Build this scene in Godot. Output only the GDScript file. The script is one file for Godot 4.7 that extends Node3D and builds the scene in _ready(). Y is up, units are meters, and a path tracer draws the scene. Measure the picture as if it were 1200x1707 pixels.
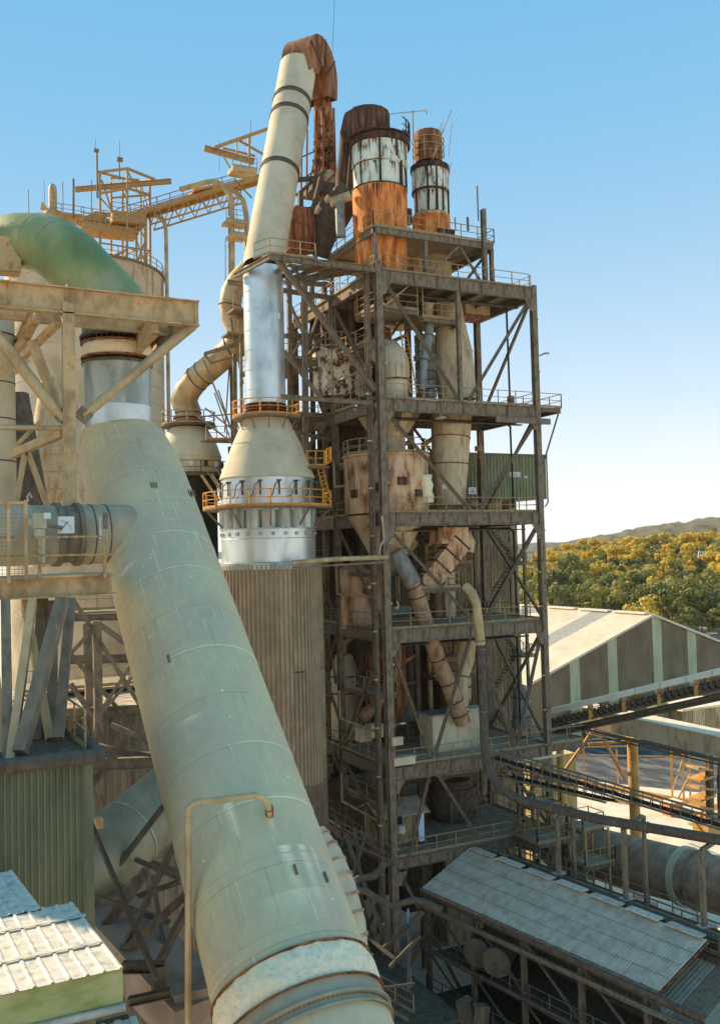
extends Node3D

# ---------------------------------------------------------------- mesh builder
class MB:
	var v := PackedVector3Array()
	var n := PackedVector3Array()
	var uv := PackedVector2Array()

	func tri(a: Vector3, b: Vector3, c: Vector3, na: Vector3, nb: Vector3, nc: Vector3, ua := Vector2.ZERO, ub := Vector2.ZERO, uc := Vector2.ZERO) -> void:
		if (b - a).cross(c - a).dot(na + nb + nc) > 0.0:
			v.append_array([a, c, b]); n.append_array([na, nc, nb]); uv.append_array([ua, uc, ub])
		else:
			v.append_array([a, b, c]); n.append_array([na, nb, nc]); uv.append_array([ua, ub, uc])

	func quad(a: Vector3, b: Vector3, c: Vector3, d: Vector3, nr: Vector3) -> void:
		tri(a, b, c, nr, nr, nr); tri(a, c, d, nr, nr, nr)

	# flat quad, its normal turned away from a point inside the solid
	func face(a: Vector3, b: Vector3, c: Vector3, d: Vector3, inside: Vector3) -> void:
		var nr := (c - a).cross(d - b).normalized()
		if nr.dot((a + b + c + d) * 0.25 - inside) < 0.0: nr = -nr
		quad(a, b, c, d, nr)

	func hexa(p: Array) -> void:   # eight corners: four of one end, four of the other in the same order
		var m := Vector3.ZERO
		for q in p: m += q
		m /= 8.0
		face(p[0], p[1], p[2], p[3], m); face(p[4], p[5], p[6], p[7], m)
		for i in 4: face(p[i], p[(i + 1) % 4], p[(i + 1) % 4 + 4], p[i + 4], m)

	func box(c: Vector3, s: Vector3, bs := Basis.IDENTITY) -> void:
		var h := s * 0.5
		var p := []
		for e in [[-1, -1, -1], [1, -1, -1], [1, 1, -1], [-1, 1, -1], [-1, -1, 1], [1, -1, 1], [1, 1, 1], [-1, 1, 1]]:
			p.append(c + bs * Vector3(h.x * e[0], h.y * e[1], h.z * e[2]))
		hexa(p)

	func span(a: Vector3, b: Vector3) -> void:   # axis-aligned box between two corners
		box((a + b) * 0.5, (b - a).abs())

	func frame(a: Vector3, b: Vector3) -> Basis:  # y along the bar, x level across it
		var y := (b - a).normalized()
		var x := y.cross(Vector3.UP)
		x = x.normalized() if x.length() > 0.05 else Vector3.RIGHT
		return Basis(x, y, x.cross(y))

	func bar(a: Vector3, b: Vector3, w: float, h: float) -> void:
		box((a + b) * 0.5, Vector3(w, a.distance_to(b), h), frame(a, b))

	# rolled section: flanges w wide, h deep, plate t
	func ibeam(a: Vector3, b: Vector3, w: float, h: float, t := 0.04) -> void:
		var f := frame(a, b)
		var c := (a + b) * 0.5
		var l := a.distance_to(b)
		box(c, Vector3(t, l, h - 2.0 * t), f)
		box(c + f.z * (h - t) * 0.5, Vector3(w, l, t), f)
		box(c - f.z * (h - t) * 0.5, Vector3(w, l, t), f)

	func hcol(x: float, z: float, y0: float, y1: float, w: float) -> void:   # upright rolled column, flanges towards +z and -z
		var m := (y0 + y1) * 0.5
		box(Vector3(x, m, z), Vector3(0.05, y1 - y0, w - 0.08))
		box(Vector3(x, m, z + w * 0.5 - 0.02), Vector3(w, y1 - y0, 0.04))
		box(Vector3(x, m, z - w * 0.5 + 0.02), Vector3(w, y1 - y0, 0.04))

	func tube(pts: Array, r, seg := 12, caps := true) -> void:
		var k := pts.size()
		var tan := []
		for i in k:
			var d := Vector3.ZERO
			if i > 0: d += (pts[i] - pts[i - 1]).normalized()
			if i < k - 1: d += (pts[i + 1] - pts[i]).normalized()
			tan.append(d.normalized())
		var x: Vector3 = tan[0].cross(Vector3.UP)
		if x.length() < 0.05: x = tan[0].cross(Vector3.RIGHT)
		x = x.normalized()
		var rings := []
		var nors := []
		var lens := [0.0]
		for i in k:
			var t: Vector3 = tan[i]
			x = (x - t * x.dot(t)).normalized()
			var y: Vector3 = t.cross(x)
			var rad: float = r[i] if r is Array else r
			var stretch := 1.0
			var bend := Vector3.ZERO
			if i > 0 and i < k - 1:
				var d0: Vector3 = (pts[i] - pts[i - 1]).normalized()
				var d1: Vector3 = (pts[i + 1] - pts[i]).normalized()
				bend = d1 - d0
				if bend.length() > 0.01:
					stretch = 1.0 / maxf(0.35, d0.dot(t)); bend = bend.normalized()
			if i > 0: lens.append(lens[i - 1] + pts[i].distance_to(pts[i - 1]))
			var ring := []
			var nn := []
			for j in seg + 1:
				var a := TAU * j / seg
				var o := x * cos(a) + y * sin(a)
				nn.append(o)
				if bend != Vector3.ZERO: o += bend * bend.dot(o) * (stretch - 1.0)
				ring.append(pts[i] + o * rad)
			rings.append(ring); nors.append(nn)
		for i in k - 1:
			for j in seg:
				var u0 := float(j) / seg
				var u1 := float(j + 1) / seg
				tri(rings[i][j], rings[i][j + 1], rings[i + 1][j + 1], nors[i][j], nors[i][j + 1], nors[i + 1][j + 1], Vector2(u0, lens[i]), Vector2(u1, lens[i]), Vector2(u1, lens[i + 1]))
				tri(rings[i][j], rings[i + 1][j + 1], rings[i + 1][j], nors[i][j], nors[i + 1][j + 1], nors[i + 1][j], Vector2(u0, lens[i]), Vector2(u1, lens[i + 1]), Vector2(u0, lens[i + 1]))
		if caps:
			for e in [0, k - 1]:
				var nr: Vector3 = -tan[0] if e == 0 else tan[k - 1]
				for j in seg: tri(pts[e], rings[e][j], rings[e][j + 1], nr, nr, nr)

	func ring(c: Vector3, axis: Vector3, r0: float, r1: float, w: float, seg := 40) -> void:   # flat flange: inner and outer radius, width along the axis
		turned(c - axis.normalized() * w * 0.5, axis, [[r0, 0.0], [r1, 0.0], [r1, w], [r0, w]], seg)

	# a profile of [radius, height] turned round an axis; sharp at every point unless soft
	func turned(o: Vector3, axis: Vector3, prof: Array, seg := 32, a0 := 0.0, a1 := TAU, soft := false) -> void:
		var t := axis.normalized()
		var x := t.cross(Vector3.FORWARD)
		x = x.normalized() if x.length() > 0.05 else t.cross(Vector3.UP).normalized()
		var y := t.cross(x)
		for i in prof.size() - 1:
			var dr: float = prof[i + 1][0] - prof[i][0]
			var dh: float = prof[i + 1][1] - prof[i][1]
			if absf(dr) + absf(dh) < 0.0001: continue
			var flat := Vector2(dh, -dr).normalized()
			var f0 := flat
			var f1 := flat
			if soft:
				if i > 0: f0 = (flat + Vector2(prof[i][1] - prof[i - 1][1], prof[i - 1][0] - prof[i][0]).normalized()).normalized()
				if i < prof.size() - 2: f1 = (flat + Vector2(prof[i + 2][1] - prof[i + 1][1], prof[i + 1][0] - prof[i + 2][0]).normalized()).normalized()
			for j in seg:
				var p := a0 + (a1 - a0) * j / seg
				var q := a0 + (a1 - a0) * (j + 1) / seg
				var op := x * cos(p) + y * sin(p)
				var oq := x * cos(q) + y * sin(q)
				var h0: float = prof[i][1]
				var h1: float = prof[i + 1][1]
				var a: Vector3 = o + op * prof[i][0] + t * h0
				var b: Vector3 = o + oq * prof[i][0] + t * h0
				var c: Vector3 = o + oq * prof[i + 1][0] + t * h1
				var d: Vector3 = o + op * prof[i + 1][0] + t * h1
				var na := op * f0.x + t * f0.y
				var nb := oq * f0.x + t * f0.y
				var nc := oq * f1.x + t * f1.y
				var nd := op * f1.x + t * f1.y
				tri(a, b, c, na, nb, nc); tri(a, c, d, na, nc, nd)

	# ribbed sheet: n ribs along du, each a trapezoid standing depth proud of the plane, running along dv
	func ribbed(o: Vector3, du: Vector3, dv: Vector3, n_ribs: int, depth: float, out: Vector3, rib := 0.36) -> void:
		var step := du / n_ribs
		var nn := out.normalized()
		var pr := []
		for i in n_ribs:
			var b := o + step * i
			pr.append(b)
			pr.append(b + step * (1.0 - rib - 0.2))
			pr.append(b + step * (1.0 - rib - 0.1) + nn * depth)
			pr.append(b + step * 0.9 + nn * depth)
		pr.append(o + du)
		for i in pr.size() - 1:
			var e: Vector3 = pr[i + 1] - pr[i]
			var nr := e.cross(dv).normalized()
			if nr.dot(nn) < 0.0: nr = -nr
			quad(pr[i], pr[i + 1], pr[i + 1] + dv, pr[i] + dv, nr)
			quad(pr[i] - nn * 0.01, pr[i + 1] - nn * 0.01, pr[i + 1] + dv - nn * 0.01, pr[i] + dv - nn * 0.01, -nr)

	# round handrail of posts, top rail, knee rail and toe board along a path at floor level
	func rail(pts: Array, high := 1.1, gap := 1.6, t := 0.05) -> void:
		for i in pts.size() - 1:
			var a: Vector3 = pts[i]
			var b: Vector3 = pts[i + 1]
			var u := Vector3.UP
			bar(a + u * high, b + u * high, t, t); bar(a + u * high * 0.52, b + u * high * 0.52, t * 0.8, t * 0.8)
			bar(a + u * 0.09, b + u * 0.09, 0.012, 0.15)
			var k := maxi(1, int(round(a.distance_to(b) / gap)))
			for j in k + 1:
				if j == k and i < pts.size() - 2: continue
				var p := a.lerp(b, float(j) / k)
				bar(p, p + u * high, t * 1.2, t * 1.2)

	func refacet() -> void:   # smooth normals anew after the points were moved
		var sum := {}
		for i in range(0, v.size(), 3):
			var f := (v[i + 1] - v[i]).cross(v[i + 2] - v[i])
			if f.dot(n[i]) < 0.0: f = -f
			for k in 3:
				var key := v[i + k].snapped(Vector3.ONE * 0.0005)
				sum[key] = sum.get(key, Vector3.ZERO) + f
		for i in v.size(): n[i] = sum[v[i].snapped(Vector3.ONE * 0.0005)].normalized()

	func mesh() -> ArrayMesh:
		var a := []
		a.resize(Mesh.ARRAY_MAX)
		a[Mesh.ARRAY_VERTEX] = v; a[Mesh.ARRAY_NORMAL] = n; a[Mesh.ARRAY_TEX_UV] = uv
		var m := ArrayMesh.new()
		m.add_surface_from_arrays(Mesh.PRIMITIVE_TRIANGLES, a)
		return m

# ---------------------------------------------------------------- nodes
var taken := {}
var unit := Transform3D.IDENTITY   # the drawing unit of the thing being built
var M := {}

func numbered(called: String) -> String:
	if not taken.has(called):
		taken[called] = 0
		return called
	taken[called] += 1
	return "%s_%03d" % [called, taken[called]]

func tag(o: Node, label: String, category := "", group := "", kind := "") -> Node:
	if label: o.set_meta("label", label)
	if category: o.set_meta("category", category)
	if group: o.set_meta("group", group)
	if kind: o.set_meta("kind", kind)
	return o

# the root of a thing, standing at its base; its parts are given in plant coordinates
func thing(called: String, label: String, category: String, base := Vector3.ZERO, group := "") -> Node3D:
	var o := Node3D.new()
	o.name = numbered(called); o.position = unit * base
	add_child(o)
	tag(o, label, category, group)
	return o

func part(called: String, mb: MB, mat: Material, parent: Node3D) -> MeshInstance3D:
	if unit != Transform3D.IDENTITY: mb.v = unit * mb.v
	var o := MeshInstance3D.new()
	o.name = called; o.mesh = mb.mesh(); o.material_override = mat
	parent.add_child(o, true)
	var off := Vector3.ZERO
	var q: Node = parent
	while q != self:
		off += q.position
		q = q.get_parent()
	o.position = -off
	return o

func solo(called: String, mb: MB, mat: Material, label: String, category: String, group := "", kind := "") -> MeshInstance3D:
	var o := MeshInstance3D.new()
	o.name = numbered(called); o.mesh = mb.mesh(); o.material_override = mat
	add_child(o)
	tag(o, label, category, group, kind)
	return o

func copy(o: Node3D, at: Vector3, label := "") -> Node3D:
	var base := String(o.name)
	if base.right(3).is_valid_int(): base = base.left(-4)
	var c: Node3D = o.duplicate()
	c.name = numbered(base); add_child(c); c.position = at
	if label: c.set_meta("label", label)
	return c

# ---------------------------------------------------------------- materials
func lin(r: float, g: float, b: float) -> Color:
	return Color(r, g, b).linear_to_srgb()

var tex_seed := 3
var warm_tint := Color(1.15, 1.04, 0.885)   # warms the base colours to stand in for warmer fill light
func noise_tex(stops: Array, freq: float, octaves := 5, size := 512, warp := 0.0) -> NoiseTexture2D:
	var f := FastNoiseLite.new()
	f.seed = tex_seed; tex_seed += 7
	f.noise_type = FastNoiseLite.TYPE_SIMPLEX_SMOOTH; f.frequency = freq; f.fractal_octaves = octaves; f.fractal_gain = 0.58
	if warp > 0.0:
		f.domain_warp_enabled = true; f.domain_warp_amplitude = warp; f.domain_warp_frequency = freq
	var g := Gradient.new()
	g.offsets = PackedFloat32Array(stops.map(func(s): return s[0]))
	g.colors = PackedColorArray(stops.map(func(s): return lin(minf(s[1] * warm_tint.r, 0.9), minf(s[2] * warm_tint.g, 0.9), s[3] * warm_tint.b)))
	var t := NoiseTexture2D.new()
	t.width = size; t.height = size; t.seamless = true; t.noise = f; t.color_ramp = g
	return t

var bump_tex: NoiseTexture2D
# stops: [position, r, g, b] in linear base colour
func weather(stops: Array, freq := 0.01, scale := Vector3(0.12, 0.12, 0.12), rough := 0.85, metal := 0.0, bump := 0.35) -> StandardMaterial3D:
	var m := StandardMaterial3D.new()
	m.albedo_texture = noise_tex(stops, freq)
	m.roughness = rough; m.metallic = metal
	m.uv1_triplanar = true; m.uv1_world_triplanar = true; m.uv1_scale = scale
	m.cull_mode = BaseMaterial3D.CULL_DISABLED
	if bump > 0.0:
		m.normal_enabled = true; m.normal_texture = bump_tex; m.normal_scale = bump
	return m

func plain(r: float, g: float, b: float, rough := 0.7, metal := 0.0) -> StandardMaterial3D:
	var m := StandardMaterial3D.new()
	m.albedo_color = lin(r, g, b); m.roughness = rough; m.metallic = metal
	m.cull_mode = BaseMaterial3D.CULL_DISABLED
	return m

func make_materials() -> void:
	var bf := FastNoiseLite.new()
	bf.seed = 91; bf.frequency = 0.03; bf.fractal_octaves = 4
	bump_tex = NoiseTexture2D.new()
	bump_tex.width = 512; bump_tex.height = 512; bump_tex.seamless = true; bump_tex.noise = bf; bump_tex.as_normal_map = true; bump_tex.bump_strength = 3.0
	var streak := Vector3(0.30, 0.045, 0.30)
	M.steel = weather([[0.15, 0.105, 0.085, 0.065], [0.4, 0.165, 0.137, 0.107], [0.65, 0.225, 0.185, 0.142], [0.88, 0.20, 0.14, 0.09]], 0.03, Vector3(0.16, 0.07, 0.16))
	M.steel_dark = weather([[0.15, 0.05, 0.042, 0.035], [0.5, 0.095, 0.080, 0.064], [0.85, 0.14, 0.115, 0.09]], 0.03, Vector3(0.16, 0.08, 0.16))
	M.steel_light = weather([[0.2, 0.30, 0.22, 0.125], [0.45, 0.44, 0.335, 0.20], [0.65, 0.51, 0.395, 0.24], [0.85, 0.40, 0.24, 0.11]], 0.014, Vector3(0.12, 0.08, 0.12))
	M.floor = weather([[0.1, 0.20, 0.165, 0.125], [0.5, 0.29, 0.245, 0.19], [0.9, 0.37, 0.32, 0.25]], 0.02, Vector3(0.12, 0.12, 0.12), 0.95)
	M.rail = weather([[0.3, 0.22, 0.17, 0.10], [0.6, 0.38, 0.29, 0.16]], 0.02, Vector3(0.4, 0.4, 0.4))
	M.rail_orange = weather([[0.25, 0.42, 0.17, 0.02], [0.6, 0.66, 0.31, 0.03]], 0.02, Vector3(0.5, 0.5, 0.5), 0.6)
	warm_tint = Color(1.04, 1.02, 0.96)
	M.silver = weather([[0.2, 0.42, 0.47, 0.49], [0.5, 0.62, 0.67, 0.69], [0.75, 0.74, 0.78, 0.79]], 0.008, Vector3(0.09, 0.05, 0.09), 0.36, 0.72, 0.12)
	M.silver_dull = weather([[0.2, 0.24, 0.27, 0.26], [0.5, 0.40, 0.44, 0.43], [0.75, 0.55, 0.56, 0.52]], 0.01, Vector3(0.15, 0.05, 0.15), 0.45, 0.5, 0.15)
	warm_tint = Color(1.15, 1.04, 0.885)
	M.dusty = weather([[0.2, 0.40, 0.365, 0.275], [0.5, 0.53, 0.49, 0.385], [0.75, 0.60, 0.56, 0.45]], 0.010, Vector3(0.07, 0.05, 0.07), 0.8)
	M.dusty_green = weather([[0.2, 0.45, 0.44, 0.33], [0.5, 0.55, 0.54, 0.42], [0.75, 0.62, 0.60, 0.48]], 0.010, Vector3(0.08, 0.05, 0.08), 0.75)
	M.green_duct = weather([[0.2, 0.13, 0.19, 0.07], [0.42, 0.20, 0.27, 0.11], [0.58, 0.31, 0.34, 0.18], [0.75, 0.42, 0.39, 0.26]], 0.006, Vector3(0.09, 0.05, 0.09), 0.5, 0.15)
	M.pipe_tan = weather([[0.2, 0.28, 0.20, 0.11], [0.5, 0.42, 0.33, 0.20], [0.75, 0.52, 0.43, 0.28]], 0.01, Vector3(0.14, 0.08, 0.14), 0.6, 0.15)
	M.rust = weather([[0.2, 0.06, 0.022, 0.012], [0.45, 0.16, 0.06, 0.028], [0.6, 0.27, 0.12, 0.055], [0.8, 0.36, 0.17, 0.09]], 0.012, streak, 0.9)
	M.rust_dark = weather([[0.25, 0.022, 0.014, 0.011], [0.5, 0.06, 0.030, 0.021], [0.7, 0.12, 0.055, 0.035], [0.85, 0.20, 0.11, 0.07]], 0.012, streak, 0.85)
	M.rust_orange = weather([[0.22, 0.28, 0.07, 0.015], [0.42, 0.55, 0.165, 0.028], [0.58, 0.70, 0.26, 0.06], [0.72, 0.72, 0.40, 0.17], [0.85, 0.50, 0.24, 0.10]], 0.01, Vector3(0.24, 0.05, 0.24), 0.8)
	warm_tint = Color.WHITE
	M.mint = weather([[0.26, 0.18, 0.075, 0.035], [0.34, 0.46, 0.44, 0.33], [0.46, 0.58, 0.70, 0.60], [0.6, 0.74, 0.76, 0.65], [0.8, 0.76, 0.70, 0.56]], 0.012, Vector3(0.2, 0.08, 0.2), 0.75)
	warm_tint = Color(1.15, 1.04, 0.885)
	M.pink_rust = weather([[0.22, 0.19, 0.08, 0.04], [0.4, 0.44, 0.265, 0.16], [0.6, 0.55, 0.375, 0.245], [0.8, 0.60, 0.46, 0.33]], 0.011, Vector3(0.2, 0.06, 0.2), 0.85)
	M.cone_tan = weather([[0.22, 0.30, 0.19, 0.11], [0.45, 0.48, 0.39, 0.28], [0.65, 0.55, 0.49, 0.38], [0.85, 0.42, 0.28, 0.16]], 0.010, Vector3(0.2, 0.06, 0.2), 0.8)
	M.patchy_white = weather([[0.40, 0.10, 0.045, 0.03], [0.47, 0.28, 0.15, 0.10], [0.5, 0.62, 0.58, 0.52], [0.8, 0.72, 0.70, 0.66]], 0.012, Vector3(0.2, 0.12, 0.2), 0.8)
	M.clad_green = weather([[0.15, 0.085, 0.10, 0.062], [0.5, 0.125, 0.145, 0.09], [0.8, 0.165, 0.175, 0.11]], 0.012, Vector3(0.12, 0.04, 0.12), 0.6)
	M.clad_bright = weather([[0.25, 0.12, 0.155, 0.085], [0.6, 0.19, 0.225, 0.13]], 0.01, Vector3(0.3, 0.06, 0.3), 0.6)
	M.clad_tan = weather([[0.2, 0.20, 0.16, 0.10], [0.5, 0.34, 0.28, 0.18], [0.8, 0.43, 0.37, 0.25]], 0.01, Vector3(0.4, 0.05, 0.4), 0.8)
	M.clad_brown = weather([[0.2, 0.25, 0.20, 0.145], [0.5, 0.325, 0.265, 0.195], [0.8, 0.39, 0.325, 0.245]], 0.014, Vector3(0.12, 0.06, 0.12), 0.7, 0.1)
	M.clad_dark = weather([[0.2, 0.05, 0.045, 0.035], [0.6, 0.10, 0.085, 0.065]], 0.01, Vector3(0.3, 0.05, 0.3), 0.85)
	M.roof_grey = weather([[0.2, 0.34, 0.325, 0.30], [0.5, 0.47, 0.46, 0.43], [0.75, 0.54, 0.53, 0.50]], 0.014, Vector3(0.15, 0.15, 0.15), 0.6, 0.15)
	M.roof_white = weather([[0.15, 0.36, 0.36, 0.35], [0.4, 0.52, 0.52, 0.50], [0.8, 0.64, 0.64, 0.62]], 0.02, Vector3(0.25, 0.25, 0.25), 0.55, 0.1)
	M.roof_cream = weather([[0.2, 0.66, 0.57, 0.45], [0.7, 0.80, 0.72, 0.60]], 0.01, Vector3(0.05, 0.05, 0.05), 0.7)
	M.concrete = weather([[0.2, 0.36, 0.31, 0.23], [0.5, 0.50, 0.45, 0.35], [0.8, 0.58, 0.53, 0.43]], 0.01, Vector3(0.06, 0.03, 0.06), 0.9)
	M.cloth = weather([[0.2, 0.60, 0.51, 0.38], [0.42, 0.80, 0.71, 0.56], [0.8, 0.87, 0.80, 0.67]], 0.02, Vector3(0.5, 0.9, 0.5), 0.9, 0.0, 0.3)
	M.yellow = weather([[0.25, 0.27, 0.17, 0.07], [0.5, 0.42, 0.285, 0.12], [0.7, 0.36, 0.22, 0.10]], 0.02, Vector3(0.2, 0.2, 0.2), 0.75)
	M.ochre = weather([[0.25, 0.36, 0.20, 0.06], [0.6, 0.54, 0.33, 0.12]], 0.012, Vector3(0.1, 0.06, 0.1), 0.75)
	M.blue_grey = weather([[0.25, 0.13, 0.15, 0.17], [0.6, 0.26, 0.29, 0.31]], 0.012, Vector3(0.3, 0.1, 0.3), 0.55, 0.15)
	M.ground = weather([[0.25, 0.50, 0.46, 0.39], [0.5, 0.60, 0.56, 0.49], [0.75, 0.66, 0.62, 0.54]], 0.012, Vector3(0.03, 0.03, 0.03), 0.95)
	M.shade_ground = weather([[0.25, 0.04, 0.045, 0.055], [0.5, 0.075, 0.085, 0.10], [0.75, 0.14, 0.15, 0.17]], 0.012, Vector3(0.06, 0.06, 0.02), 0.9)  # blue-dark ground colour standing in for the shade of the shed
	M.kiln = weather([[0.2, 0.19, 0.115, 0.080], [0.5, 0.34, 0.225, 0.165], [0.8, 0.44, 0.31, 0.235]], 0.014, Vector3(0.1, 0.1, 0.1), 0.85)
	M.cream_clad = weather([[0.2, 0.42, 0.36, 0.17], [0.6, 0.58, 0.50, 0.26]], 0.01, Vector3(0.3, 0.06, 0.3), 0.8)
	M.skip = weather([[0.2, 0.42, 0.15, 0.06], [0.6, 0.56, 0.24, 0.11]], 0.02, Vector3(0.3, 0.3, 0.3), 0.7)
	M.shed_wall = weather([[0.2, 0.155, 0.13, 0.09], [0.5, 0.20, 0.17, 0.12], [0.8, 0.235, 0.20, 0.145]], 0.008, Vector3(0.05, 0.02, 0.05), 0.8)
	M.shed_strip = weather([[0.2, 0.34, 0.42, 0.30], [0.7, 0.46, 0.54, 0.40]], 0.008, Vector3(0.1, 0.02, 0.1), 0.5)
	M.hill_soil = weather([[0.2, 0.035, 0.040, 0.015], [0.6, 0.08, 0.08, 0.03], [0.85, 0.16, 0.12, 0.06]], 0.012, Vector3(0.01, 0.01, 0.01), 0.95, 0.0, 0.0)
	M.far_hill = weather([[0.25, 0.07, 0.07, 0.035], [0.5, 0.12, 0.115, 0.06], [0.75, 0.17, 0.15, 0.085]], 0.05, Vector3(0.006, 0.006, 0.006), 0.95, 0.0, 0.0)
	M.haze_hill = plain(0.08, 0.10, 0.08, 0.95)
	M.bark = plain(0.24, 0.20, 0.15, 0.9)
	M.branch = weather([[0.2, 0.16, 0.165, 0.12], [0.5, 0.25, 0.25, 0.19], [0.8, 0.34, 0.33, 0.26]], 0.01, Vector3(0.1, 0.06, 0.1), 0.5, 0.2)
	M.pink_grey = weather([[0.2, 0.17, 0.13, 0.11], [0.5, 0.25, 0.195, 0.165], [0.85, 0.32, 0.26, 0.225]], 0.012, Vector3(0.08, 0.08, 0.08), 0.9)
	M.pipe_rust = weather([[0.2, 0.16, 0.09, 0.055], [0.45, 0.33, 0.215, 0.135], [0.7, 0.44, 0.32, 0.22]], 0.012, Vector3(0.2, 0.1, 0.2), 0.8)
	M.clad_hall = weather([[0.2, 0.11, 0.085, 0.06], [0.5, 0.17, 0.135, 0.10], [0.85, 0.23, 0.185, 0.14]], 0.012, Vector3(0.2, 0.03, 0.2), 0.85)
	M.clad_tone = weather([[0.2, 0.27, 0.215, 0.155], [0.5, 0.35, 0.285, 0.21], [0.8, 0.415, 0.345, 0.26]], 0.014, Vector3(0.12, 0.06, 0.12), 0.7, 0.1)
	M.clad_low = weather([[0.2, 0.16, 0.12, 0.095], [0.5, 0.21, 0.16, 0.125], [0.8, 0.26, 0.20, 0.16]], 0.014, Vector3(0.12, 0.08, 0.12), 0.75, 0.1)  # darker brown for the lowest tier of sheets
	M.rust_mix = weather([[0.22, 0.07, 0.03, 0.018], [0.45, 0.20, 0.08, 0.035], [0.6, 0.42, 0.17, 0.05], [0.75, 0.48, 0.34, 0.20]], 0.014, Vector3(0.3, 0.10, 0.3), 0.9)
	M.fascia = weather([[0.2, 0.26, 0.30, 0.11], [0.5, 0.36, 0.39, 0.17], [0.8, 0.45, 0.43, 0.24]], 0.012, Vector3(0.15, 0.3, 0.15), 0.7)
	M.dusty_grey = weather([[0.2, 0.25, 0.225, 0.17], [0.5, 0.36, 0.33, 0.26], [0.8, 0.43, 0.395, 0.315]], 0.010, Vector3(0.1, 0.06, 0.1), 0.7)
	M.roof_brown = weather([[0.2, 0.22, 0.20, 0.175], [0.5, 0.31, 0.285, 0.25], [0.8, 0.38, 0.35, 0.31]], 0.012, Vector3(0.2, 0.2, 0.2), 0.65, 0.1)
	M.black = plain(0.018, 0.016, 0.015, 0.8)
	M.white = plain(0.75, 0.75, 0.72, 0.6)
	M.red = plain(0.45, 0.06, 0.03, 0.6)
	M.glass_white = plain(0.7, 0.7, 0.68, 0.5)

# ---------------------------------------------------------------- the scene
func _ready() -> void:
	var cam := Camera3D.new()
	cam.name = "camera"
	cam.position = Vector3(0, 34, 0)
	cam.rotation = Vector3(deg_to_rad(2.4), deg_to_rad(-26.3), deg_to_rad(-1.45))
	cam.fov = 58.15; cam.near = 0.1; cam.far = 12000.0
	add_child(cam)
	cam.current = true
	var env := Environment.new()
	env.background_mode = Environment.BG_SKY
	var sky := Sky.new()
	var sm := ProceduralSkyMaterial.new()
	sm.sky_top_color = lin(0.112, 0.335, 0.545)
	sm.sky_horizon_color = lin(0.87, 0.86, 0.845)
	sm.sky_curve = 0.135
	sm.ground_horizon_color = lin(0.55, 0.52, 0.45); sm.ground_bottom_color = lin(0.30, 0.27, 0.22)
	sm.sky_energy_multiplier = 1.0
	sky.sky_material = sm
	env.sky = sky
	env.tonemap_mode = Environment.TONE_MAPPER_LINEAR
	env.tonemap_exposure = 1.5
	env.sdfgi_enabled = true; env.ssao_enabled = true; env.ssil_enabled = true
	env.fog_enabled = true
	env.fog_density = 0.00004
	env.fog_light_color = lin(0.86, 0.86, 0.84)
	var we := WorldEnvironment.new()
	we.name = "environment"
	we.environment = env
	add_child(we)
	var sun := DirectionalLight3D.new()
	sun.name = "sun"
	sun.light_color = Color(1.0, 0.90, 0.74)
	sun.light_energy = 1.6; sun.light_angular_distance = 0.5; sun.shadow_enabled = true
	add_child(sun)
	sun.look_at_from_position(Vector3(-46, 55, -78), Vector3.ZERO)
	make_materials()
	build_ground()
	build_main_duct()
	build_conditioning_tower()
	build_frame()
	build_left_gantry()
	build_shade_block()
	build_side_duct()
	build_left_low()
	build_left_back()
	build_silo()
	build_lattice_tower()
	build_back_vessel()
	build_gooseneck()
	build_cyclones()
	build_left_arm()
	build_inside()
	build_kiln_roof()
	build_cable_bridges()
	build_conveyors()
	build_low_clutter()
	build_fittings()
	build_land()

func build_ground() -> void:
	var g := MB.new()
	g.quad(Vector3(-9000, 0, -9000), Vector3(9000, 0, -9000), Vector3(9000, 0, 3000), Vector3(-9000, 0, 3000), Vector3.UP)
	tag(solo("ground", g, M.ground, "pale dusty works yard and ground around the plant", ""), "", "", "", "structure")

const DUCT_A := Vector3(8.6, 33.5, -33.98)
const DUCT_DIR := Vector3(0, -0.6462, 0.7632)

func duct_at(s: float) -> Vector3:
	return DUCT_A + DUCT_DIR * s

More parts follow.
